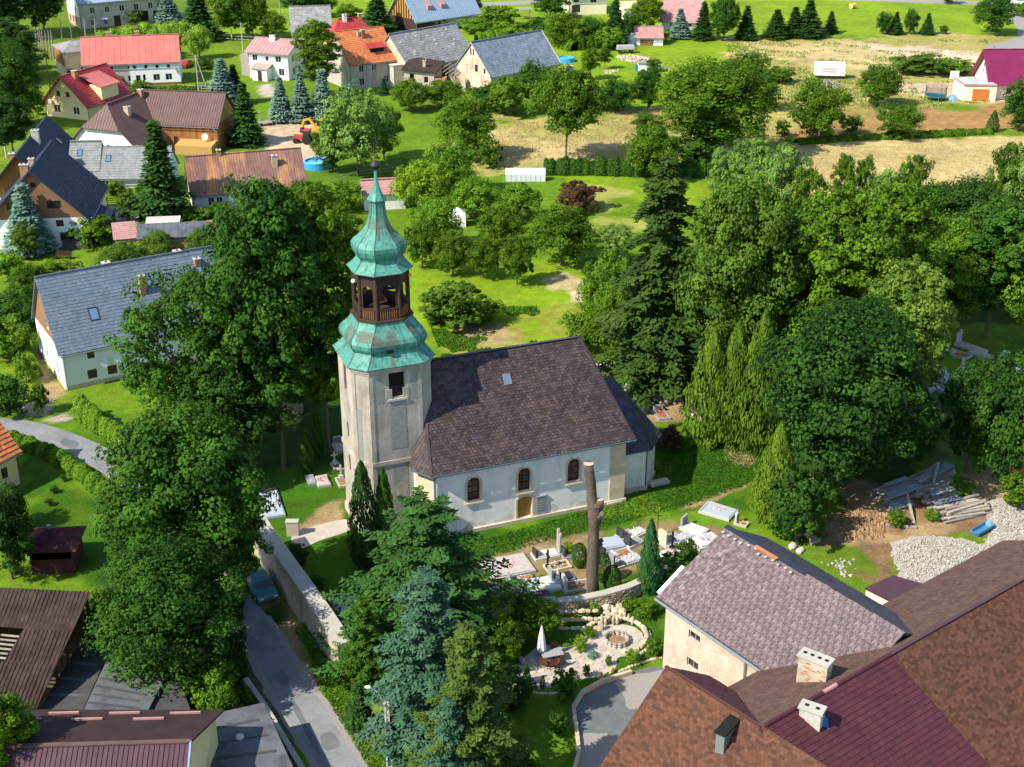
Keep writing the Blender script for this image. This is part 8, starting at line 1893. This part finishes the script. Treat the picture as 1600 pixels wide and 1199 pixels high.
# ------------------------------------------------------------------ lattice pole with wires, lamp, utility poles
T = thing('lattice_pole', 'narrow concrete lattice power pole at the road verge', 'power pole', g(609, 1205)); Hp = 5.6
for x in (-.16, .16): m_ = MB(); m_.bar((x, 0, 0), (x * .55, 0, Hp), .09, .12); m_.build('chord', 'concrete', T)
for k in range(12): m_ = MB(); z = .3 + k * .45; w = .16 * (1 - .45 * z / Hp); m_.bar((-w, 0, z), (w, 0, z), .06, .1); m_.build('rung', 'concrete', T)
m_ = MB(); m_.bar((-.7, 0, Hp - .3), (.7, 0, Hp - .3), .1, .1); m_.build('cross_arm', 'zinc', T)
for k in range(4): m_ = MB(); m_.lathe([(0, .04), (.06, .06), (.14, .03)], 8, (-.6 + k * .4, 0, Hp - .25)); m_.build('insulator', 'white_dirty', T)
ar = MB(); ar.tube([(-.1, 0, Hp - .2), (-.5, .3, Hp + .5), (-1.0, .5, Hp + .7)], .03, 6); ar.build('lamp_arm', 'zinc', T); lp = MB(); lp.lathe([(-.08, .05), (-.02, .2), (.06, .16), (.1, .03)], 10, (-1.2, .6, Hp + .7), 1.1, .6); lp.build('lamp_head', 'white_paint', T)
pp = g(609, 1205)
for k in range(4):
    a = pp + Vector((-.6 + k * .4, 0, Hp - .12)); b = g(520 + k * 8, 1290) + Vector((0, -6, 6.5)); m_ = MB()
    m_.tube([a.lerp(b, t / 8) - Vector((0, 0, .6 * math.sin(math.pi * t / 8))) for t in range(9)], .012, 4); tag(m_.build('power_wire', 'granite_grey'), ['power wire leaving the lattice pole, leftmost', 'power wire leaving the lattice pole, second from the left', 'power wire leaving the lattice pole, third from the left', 'power wire leaving the lattice pole, rightmost'][k], 'wire', 'wires of the lattice pole')
def upole(u, v, vt, label, mat='concrete', twin=False):
    h = hgt(u, v, vt); T = thing('utility_pole', label, 'power pole', g(u, v)); m = MB(); m.tube([(0, 0, 0), (0, 0, h)], [.14, .09], 8); m.build('shaft', mat, T)
    if twin: m = MB(); m.tube([(1.9, .2, 0), (.1, 0, h - .4)], [.14, .09], 8); m.build('strut', mat, T)
    m = MB(); m.bar((-.7, 0, h - .25), (.7, 0, h - .25), .09, .09); m.build('cross_arm', 'zinc', T); return T, h
upole(311, 148, 86, 'twin legged power pole right of the red roofed house', 'concrete', True); upole(380, 82, 36, 'pale pole left of the white house'); upole(10, 246, 182, 'pale power pole at the left edge by the navy roof'); upole(438, 22, -10, 'wooden pole at the top edge', 'wood_grey'); upole(650, 45, 25, 'thin pole before the log house'); upole(167, 160, 130, 'pole beside the yellow house'); upole(80, 148, 92, 'dark pole at the left meadow', 'wood_dark'); upole(308, 150, 112, 'dark thin lamp post beside the twin legged pole', 'dark_metal')
for k, u in enumerate((60, 64, 67, 70, 75, 80, 84, 97, 112, 134, 150)):
    vb, vt = (90, 42) if k < 2 else (92 - 0 * k, 48) if k < 7 else (60, 30); h = hgt(u, vb, vt); T = thing('bare_pole', ('first', 'second', 'third', 'fourth', 'fifth', 'sixth', 'seventh')[k] + ' from the left of the bare grey poles beside the hipped barn' if k < 7 else ('first', 'second', 'third', 'fourth')[k - 7] + ' from the left of the thin poles before the stone house', 'pole', g(u, vb), 0, 'bare poles near the barn' if k < 7 else 'bare poles before the stone house'); m_ = MB(); m_.tube([(0, 0, 0), (.1, 0, h * .6), (.15, .05, h)], [.16, .13, .07], 6); m_.build('stem', 'wood_grey', T)
    m_ = MB(); m_.tube([(.1, 0, h * .7), (.6, .1, h * .82)], [.05, .03], 5); m_.build('twig', 'wood_grey', T)

# ------------------------------------------------------------------ vehicles and yard things
def car(u, v, rz, mat, label, s=1.0):
    T = thing('parked_car', label, 'car', g(u, v), rz); m = MB()
    prof = [(-2.0, .35), (2.0, .35), (2.05, .7), (1.9, .85), (1.05, .95), (.55, 1.4), (-.95, 1.42), (-1.6, .98), (-2.02, .9)]
    m.hexa([(x, -.8, z) for x, z in prof], [(x, .8 if z < 1 else .66, z) for x, z in prof]); 
    m.v = [(x, (-.66 if (z > 1 and y < 0) else y), z) for x, y, z in m.v]; m.build('body', mat, T)
    w = MB(); w.hexa([(1.0, -.70, .97), (1.0, .70, .97), (.57, .6, 1.37), (.57, -.6, 1.37)], [(1.03, -.70, .98), (1.03, .70, .98), (.6, .6, 1.39), (.6, -.6, 1.39)]); w.build('windscreen', 'glass', T)
    for s_ in (-1, 1): w = MB(); w.hexa([(-1.3, s_ * .75, .98), (.9, s_ * .75, .98), (.5, s_ * .67, 1.36), (-.95, s_ * .67, 1.36)], [(-1.3, s_ * .78, .98), (.9, s_ * .78, .98), (.5, s_ * .70, 1.36), (-.95, s_ * .70, 1.36)]); w.build('side_window', 'glass', T)
    for x in (-1.25, 1.25):
        for s_ in (-1, 1): w = MB(); w.tube([(x, s_ * .66, .32), (x, s_ * .86, .32)], .32, 12); wh_ = w.build('wheel', 'rubber', T); w = MB(); w.tube([(x, s_ * .862, .32), (x, s_ * .87, .32)], .18, 10); w.build('rim', 'zinc', wh_)
    for s_ in (-1, 1): w = MB(); w.box(2.03, 2.07, s_ * .55 - .15, s_ * .55 + .15, .6, .74); w.build('headlight', 'white_paint', T)
    return T
car(293, 105, 1.3, 'car_red', 'small red car parked right of the red roofed house'); car(408, 925, D2R(-62), 'car_teal', 'teal car parked in the shade at the churchyard wall'); car(1590, 8, .2, 'white_paint', 'white car on the lane at the top right corner')
T = thing('lorry_body', 'white box trailer with red lettering on the dry field', 'trailer', g(1295, 122), D2R(-6)); m_ = MB(); m_.box(-3.0, 3.0, -1.2, 1.2, .7, 3.1); m_.build('box', 'white_paint', T)
m_ = MB(); m_.box(-2.9, 2.9, -1.0, 1.0, .45, .698); m_.build('chassis', 'dark_metal', T)
for x in (-1.4, .6, 1.5):
    for s_ in (-1, 1): w = MB(); w.tube([(x, s_ * .8, .4), (x, s_ * 1.1, .4)], .4, 12); w.build('wheel', 'rubber', T)
for r_ in range(2):
    m_ = MB()
    for k in range(9): m_.box(-1.5 + k * .32, -1.5 + k * .32 + .22, -1.215, -1.201, 1.9 - r_ * .55, 2.2 - r_ * .55)
    m_.build('lettering', 'roof_pinkbrown', T, kind='stuff')
T = thing('trampoline', 'round blue trampoline with black net beside the new house', 'trampoline', g(1461, 156)); m_ = MB(); m_.lathe([(.8, 2.0), (.84, 2.1), (.88, 2.1), (.88, 1.75), (.84, 1.75)], 24, top=False, bottom=False); m_.build('rim_pad', 'trampoline_teal', T); m_ = MB(); m_.lathe([(.82, 1.8), (.83, 1.8)], 24); m_.build('mat', 'trampoline_blue', T)
for k in range(8): a = k * .785; m_ = MB(); m_.tube([(2.05 * math.cos(a), 2.05 * math.sin(a), 0), (2.05 * math.cos(a), 2.05 * math.sin(a), 2.7)], .03, 6); m_.build('net_post', 'zinc', T)
m_ = MB()
for k in range(48):
    a = k * 6.283 / 48; m_.bar((1.98 * math.cos(a), 1.98 * math.sin(a), .9), (1.98 * math.cos(a), 1.98 * math.sin(a), 2.6), .04, .02)
for j in range(6): 
    z = 1.0 + j * .3
    m_.tube([(1.98 * math.cos(k * 6.283 / 24), 1.98 * math.sin(k * 6.283 / 24), z) for k in range(25)], .02, 3, cap=False)
m_.build('safety_net', 'net_black', T, kind='stuff')
def pool(u, v, r, label, h=1.0):
    T = thing('pool', label, 'pool', g(u, v)); m = MB(); m.lathe([(0, r), (h * .9, r * .97), (h, r * .95), (h * 1.03, r * .9), (h * .9, r * .86), (h * .5, r * .86)], 24, top=False); m.build('pool_wall', 'pool_blue', T); m = MB(); m.lathe([(h * .78, r * .858), (h * .8, r * .858)], 24); m.build('water', 'pool_water', T); m = MB(); m.lathe([(h * 1.0, r * .99), (h * 1.08, r * .97), (h * 1.08, r * .88), (h * 1.0, r * .9)], 24, top=False, bottom=False); m.build('rim', 'pool_water', T)
pool(496, 262, 2.2, 'blue round pool with inflated rim behind the rusty roof', 1.1); pool(885, 96, 1.9, 'low round blue pool in the green garden', .8)
T = thing('excavator', 'yellow excavator with folded arm in the sandy yard', 'excavator', g(503, 215), 2.6); m_ = MB(); m_.box(-1.3, 1.3, -1.0, -.5, 0, .8); m_.build('track', 'rubber', T); m_ = MB(); m_.box(-1.3, 1.3, .5, 1.0, 0, .8); m_.build('track', 'rubber', T)
m_ = MB(); m_.box(-1.2, 1.2, -.9, .9, .802, 1.9); m_.build('body', 'digger_yellow', T); m_ = MB(); m_.box(-.2, .9, -.85, .1, 1.902, 2.9); m_.build('cab', 'glass', T); m_ = MB(); m_.box(-.25, .95, -.9, .15, 2.902, 3.0); m_.build('cab_roof', 'digger_yellow', T)
m_ = MB(); m_.bar((.8, .4, 1.6), (2.2, .4, 3.1), .3, .4); m_.bar((2.2, .4, 3.1), (3.4, .4, 2.7), .28, .35); m_.bar((3.4, .4, 2.7), (3.9, .4, 1.3), .28, .35); m_.build('arm', 'digger_yellow', T); m_ = MB(); m_.hexa([(3.5, 0, .5), (4.3, 0, .5), (4.3, .8, .5), (3.5, .8, .5)], [(3.7, .1, 1.4), (4.1, .1, 1.4), (4.1, .7, 1.4), (3.7, .7, 1.4)]); m_.build('bucket', 'wood_dark', T)
T = thing('tractor', 'old red tractor in the sandy yard', 'tractor', g(477, 224), 2.9); m_ = MB(); m_.box(.1, 1.9, -.4, .4, .6, 1.4); m_.build('bonnet', 'tractor_red', T); m_ = MB(); m_.box(-1.0, .1, -.7, .7, .9, 2.3); m_.build('cab', 'glass', T); m_ = MB(); m_.box(-1.1, .2, -.8, .8, 2.302, 2.42); m_.build('cab_roof', 'tractor_red', T)
for x, r, y in ((-.6, .8, .85), (1.5, .45, .65)):
    for s_ in (-1, 1): w = MB(); w.tube([(x, s_ * (y - .15), r), (x, s_ * (y + .15), r)], r, 14); w.build('wheel', 'rubber', T)
for k, (u, mt, lb) in enumerate(((440, 'white_dirty', 'leftmost pale recycling container below the blue spruces'), (450, 'white_paint', 'white recycling container second from the left'), (461, 'plastic_teal', 'teal recycling container below the blue spruces'), (469, 'white_paint', 'white recycling container right of the teal one'), (481, 'flower_yellow', 'yellow recycling container at the right end'))):
    T = thing('recycling_container', lb, 'container', g(u, 191), 0, 'recycling containers in the yard'); m_ = MB(); m_.rings([[(x * k_, y * k_, z) for x, y in ((-.45, -.4), (.45, -.4), (.45, .4), (-.45, .4))] for z, k_ in ((0, .9), (.9, 1), (1.0, .92))], True, True); m_.build('body', mt, T); m_ = MB(); m_.box(-.3, .3, -.43, -.405, .55, .72); m_.build('slot', 'soot', T)
T = thing('flatbed_cart', 'flat yard cart with two upright posts', 'cart', g(415, 196), .3); m_ = MB(); m_.box(-1.2, 1.2, -.7, .7, .5, .65); m_.build('bed', 'wood_grey', T)
for x in (-.9, .9): m_ = MB(); m_.box(x - .1, x + .1, .5, .69, .652, 2.6); m_.build('post', 'concrete', T)
for x in (-.8, .8):
    for s_ in (-1, 1): w = MB(); w.tube([(x, s_ * .5, .3), (x, s_ * .66, .3)], .3, 10); w.build('wheel', 'rubber', T)
T = thing('hay_bale', 'round hay bale on the far green meadow', 'hay bale', g(1332, 14), .5); m_ = MB(); m_.tube([(-.65, 0, .75), (.65, 0, .75)], .75, 18); m_.build('bale', 'hay', T); m_ = MB(); m_.tube([(-.15, 0, .75), (-.1, 0, .75)], .765, 18); m_.tube([(.2, 0, .75), (.25, 0, .75)], .765, 18); m_.build('twine', 'wood_gold', T, kind='stuff')
T = thing('greenhouse', 'long low white greenhouse in the garden', 'greenhouse', g(790, 284), 0); m_ = MB(); prof = [(0, 0), (0, 1.1), (.9, 1.9), (1.8, 1.1), (1.8, 0)]
for k in range(8): 
    x = k * .77
    m_ = MB(); m_.hexa([(x + .04, y + .02, z) for y, z in prof], [(x + .73, y + .02, z) for y, z in prof]); m_.build('glazing', 'glasshouse', T)
for k in range(9):
    m_ = MB(); x = k * .77
    for a, b in zip(prof, prof[1:]): m_.bar((x, a[0], a[1] + .02), (x, b[0], b[1] + .02), .06, .06)
    m_.build('rib', 'white_paint', T)
def parasol(u, v, r, label, h=2.5, mat='canvas_white'):
    T = thing('parasol', label, 'parasol', g(u, v)); m = MB(); m.tube([(0, 0, 0), (0, 0, h)], .03, 6); m.build('pole', 'zinc', T); m = MB(); m.rings([[(k * r * math.cos(j * .785), k * r * math.sin(j * .785), z) for j in range(8)] for z, k in ((h - .55, 1), (h - .3, .55), (h + .05, .03))]); m.build('canopy', mat, T)
parasol(160, 299, 1.6, 'open white parasol on the terrace of the grey roofed house'); parasol(164, 42, 1.4, 'open white parasol before the long stone house')
m_ = MB(); m_.box(-1.7, 1.7, 0, .06, 0, 1.7); o = m_.build('white_screen', 'white_paint'); o.location = g(192, 298); tag(o, 'white privacy screen on the terrace under the grey roof', 'screen')
T = thing('garden_swing', 'green roofed garden swing in the far garden', 'swing', g(818, 30), .2); m_ = MB(); m_.hexa([(-2, -1.2, 2.5), (2, -1.2, 2.5), (2, 1.2, 2.5), (-2, 1.2, 2.5)], [(-2, -.9, 2.8), (2, -.9, 2.8), (2, .9, 2.8), (-2, .9, 2.8)]); m_.build('canopy', 'tower_grey', T)
for x in (-1.6, 1.6):
    for y in (-.9, .9): m_ = MB(); m_.bar((x, y, 0), (x, y * .6, 2.5), .1, .1); m_.build('leg', 'wood_grey', T)
m_ = MB(); m_.box(-1.1, 1.1, -.3, .3, .6, .7); m_.build('seat', 'wood_warm', T)
rubble('rubble_heap', 'heap of red brick rubble in the green garden', [(962, 88), (985, 86), (1015, 90), (1018, 96), (985, 97), (965, 94)], 260, .15, .4, 'pink_plaster', .5); rubble('gravel_heap', 'grey gravel spread in the green garden', [(998, 103), (1030, 100), (1049, 106), (1045, 111), (1010, 111)], 160, .1, .25, 'gravel', .3)
rubble('junk_heap', 'low heap of boards and stones in the green garden', [(942, 111), (965, 108), (968, 115), (945, 116)], 90, .15, .4, 'stone_wall', .4)
T = thing('hut', 'tiny white hut with blue door in the green garden', 'hut', g(1003, 110), .1); m_ = MB(); m_.box(-.9, .9, -.8, .8, 0, 1.6); m_.build('wall', 'white_clean', T); m_ = MB(); m_.box(-1.1, 1.1, -1, 1, 1.602, 1.75); m_.build('roof', 'eternit', T); m_ = MB(); m_.box(-1.4, -.92, -.5, .5, 0, 1.2); m_.build('barrel_box', 'plastic_blue', T)
T = thing('cart', 'flat farm cart with grey load in the green garden', 'cart', g(977, 83), .1); m_ = MB(); m_.box(-2, 2, -.8, .8, .8, 1.0); m_.build('bed', 'wood_grey', T); m_ = MB(); m_.box(-1.9, 1.9, -.75, .75, 1.002, 1.7); m_.build('load', 'granite_pale', T)
for x in (-1.3, 1.3):
    for s_ in (-1, 1): w = MB(); w.tube([(x, s_ * .7, .4), (x, s_ * .9, .4)], .4, 10); w.build('wheel', 'rubber', T)
T = thing('round_well', 'round concrete well ring in the green garden', 'well', g(890, 112)); m_ = MB(); m_.lathe([(0, .8), (1.2, .8), (1.2, .65), (.3, .65)], 16, top=True); m_.build('ring', 'concrete', T)
rubble('sand_heap', 'row of pale sand heaps before the far road', [(1452, 92), (1480, 82), (1500, 90), (1530, 88), (1536, 100), (1490, 104), (1450, 100)], 900, .4, 1.0, 'sand', 1.6); rubble('sand_heap', 'small sand heap left of the domed bush', [(1378, 112), (1392, 104), (1408, 112), (1404, 120), (1384, 120)], 260, .3, .8, 'sand', 1.0); rubble('gravel_heap', 'pale gravel heap below the white trailer', [(1272, 132), (1290, 127), (1314, 133), (1312, 138), (1276, 138)], 200, .3, .7, 'gravel', 1.0)
T = thing('tarp_heap', 'grey tarpaulin heap right of the trampoline', 'tarpaulin', g(1488, 157)); m_ = MB(); m_.rings([[(r * math.cos(j * .785) * (1.4 if j % 2 else 1), r * math.sin(j * .785), z) for j in range(8)] for z, r in ((0, 1.0), (.5, .8), (1.1, .3), (1.3, .05))]); m_.build('cover', 'tarp_blue', T)
T = thing('water_barrel', 'blue barrel before the garage of the new house', 'barrel', g(1546, 154)); m_ = MB(); m_.lathe([(0, .5), (.1, .55), (1.3, .55), (1.4, .5)], 14); m_.build('drum', 'plastic_blue', T)
m_ = MB(); m_.box(-.9, .9, -.03, .03, .6, 2.2); o = m_.build('sign_board', 'white_paint'); o.location = g(1490, 128); tag(o, 'white board standing left of the new house', 'board')
T = thing('wayside_bench', 'dark wooden bench in the left garden', 'bench', g(100, 405)); m_ = MB(); m_.box(-1, 1, -.25, .25, .4, .46); m_.build('seat', 'wood_dark', T); m_ = MB(); m_.box(-1, 1, .25, .3, .46, 1.0); m_.build('backrest', 'wood_dark', T)
for x in (-.9, .9): m_ = MB(); m_.box(x - .06, x + .06, -.22, .22, 0, .4); m_.build('leg', 'wood_dark', T)
def fence(label, pts, h, step, mat, name='fence', rails=2):
    P = [g(*p) for p in pts]; T = thing(name, label, 'fence', P[0])
    for a, b in zip(P, P[1:]):
        n = max(1, int((b - a).length / step))
        for k in range(n + 1): p = a.lerp(b, k / n) - P[0]; m = MB(); m.box(p.x - .05, p.x + .05, p.y - .05, p.y + .05, 0, h); m.build('post', mat, T)
        for r_ in range(rails): z = Vector((0, 0, h * (.35 + .5 * r_ / max(1, rails - 1)))); m = MB(); m.bar(a - P[0] + z, b - P[0] + z, .04, .09); m.build('rail', mat, T)
fence('grey post fence at the top of the churchyard wall', [(935, 592), (905, 560)], 1.4, 2, 'wood_grey'); fence('thin wire fence on the meadow right of the red roofed house', [(335, 62), (365, 64), (400, 66)], 1.3, 4, 'concrete'); fence('wooden garden fence behind the tower top', [(515, 290), (560, 276), (625, 270)], 1.1, 3, 'wood_grey'); fence('dark metal fence of the paved yard', [(168, 322), (212, 318)], 1.3, 2, 'dark_metal', rails=3); fence('low wooden fence along the flat roof by the road', [(392, 1090), (425, 1140), (450, 1185)], 1.0, 1.5, 'wood_grey'); fence('low fence before the red roofed house garden', [(285, 140), (345, 142)], 1.0, 3, 'white_dirty')
T = thing('small_house', 'little house with pink roof behind the spire', 'house', g(570, 330), .2); m_ = MB(); m_.box(0, 6, 0, 4, 0, 2.4); m_.build('wall', 'white_clean', T); roof_face(T, [(-.3, -.4, 2.4), (6.3, -.4, 2.4), (6.3, 2, 4.0), (-.3, 2, 4.0)], 'roof_pinkbrown', TILE); roof_face(T, [(6.3, 4.4, 2.4), (-.3, 4.4, 2.4), (-.3, 2, 4.0), (6.3, 2, 4.0)], 'roof_pinkbrown', TILE)
T = thing('tent', 'small pale tent roof among the orchard trees', 'tent', g(715, 352)); m_ = MB(); m_.rings([[(1.2, -1, 0), (1.2, 1, 0), (-1.2, 1, 0), (-1.2, -1, 0)], [(1.2, -1, 1.8), (1.2, 1, 1.8), (-1.2, 1, 1.8), (-1.2, -1, 1.8)], [(.05, -.05, 2.6), (.05, .05, 2.6), (-.05, .05, 2.6), (-.05, -.05, 2.6)]]); m_.build('canvas', 'canvas_white', T)
T = thing('playhouse', 'pale blue shed roof seen between the tall tree trunks', 'shed', g(440, 640), .3); m_ = MB(); m_.box(-2, 2, -1.5, 1.5, 0, 2.2); m_.build('wall', 'wood_grey', T); m_ = MB(); m_.box(-2.3, 2.3, -1.8, 1.8, 2.202, 2.35); m_.build('roof', 'sheet_blue', T)
for u, v, mt, lb in ((448, 470, 'flower_yellow', 'yellow toy slide behind the tall trees, left'), (470, 470, 'plastic_blue', 'blue toy slide behind the tall trees')):
    m_ = MB(); m_.hexa([(-.4, -1, .05), (.4, -1, .05), (.4, 1, 1.2), (-.4, 1, 1.2)], [(-.4, -1, .15), (.4, -1, .15), (.4, 1, 1.35), (-.4, 1, 1.35)]); o = m_.build('toy_slide', mt); o.location = g(u, v); tag(o, lb, 'slide')
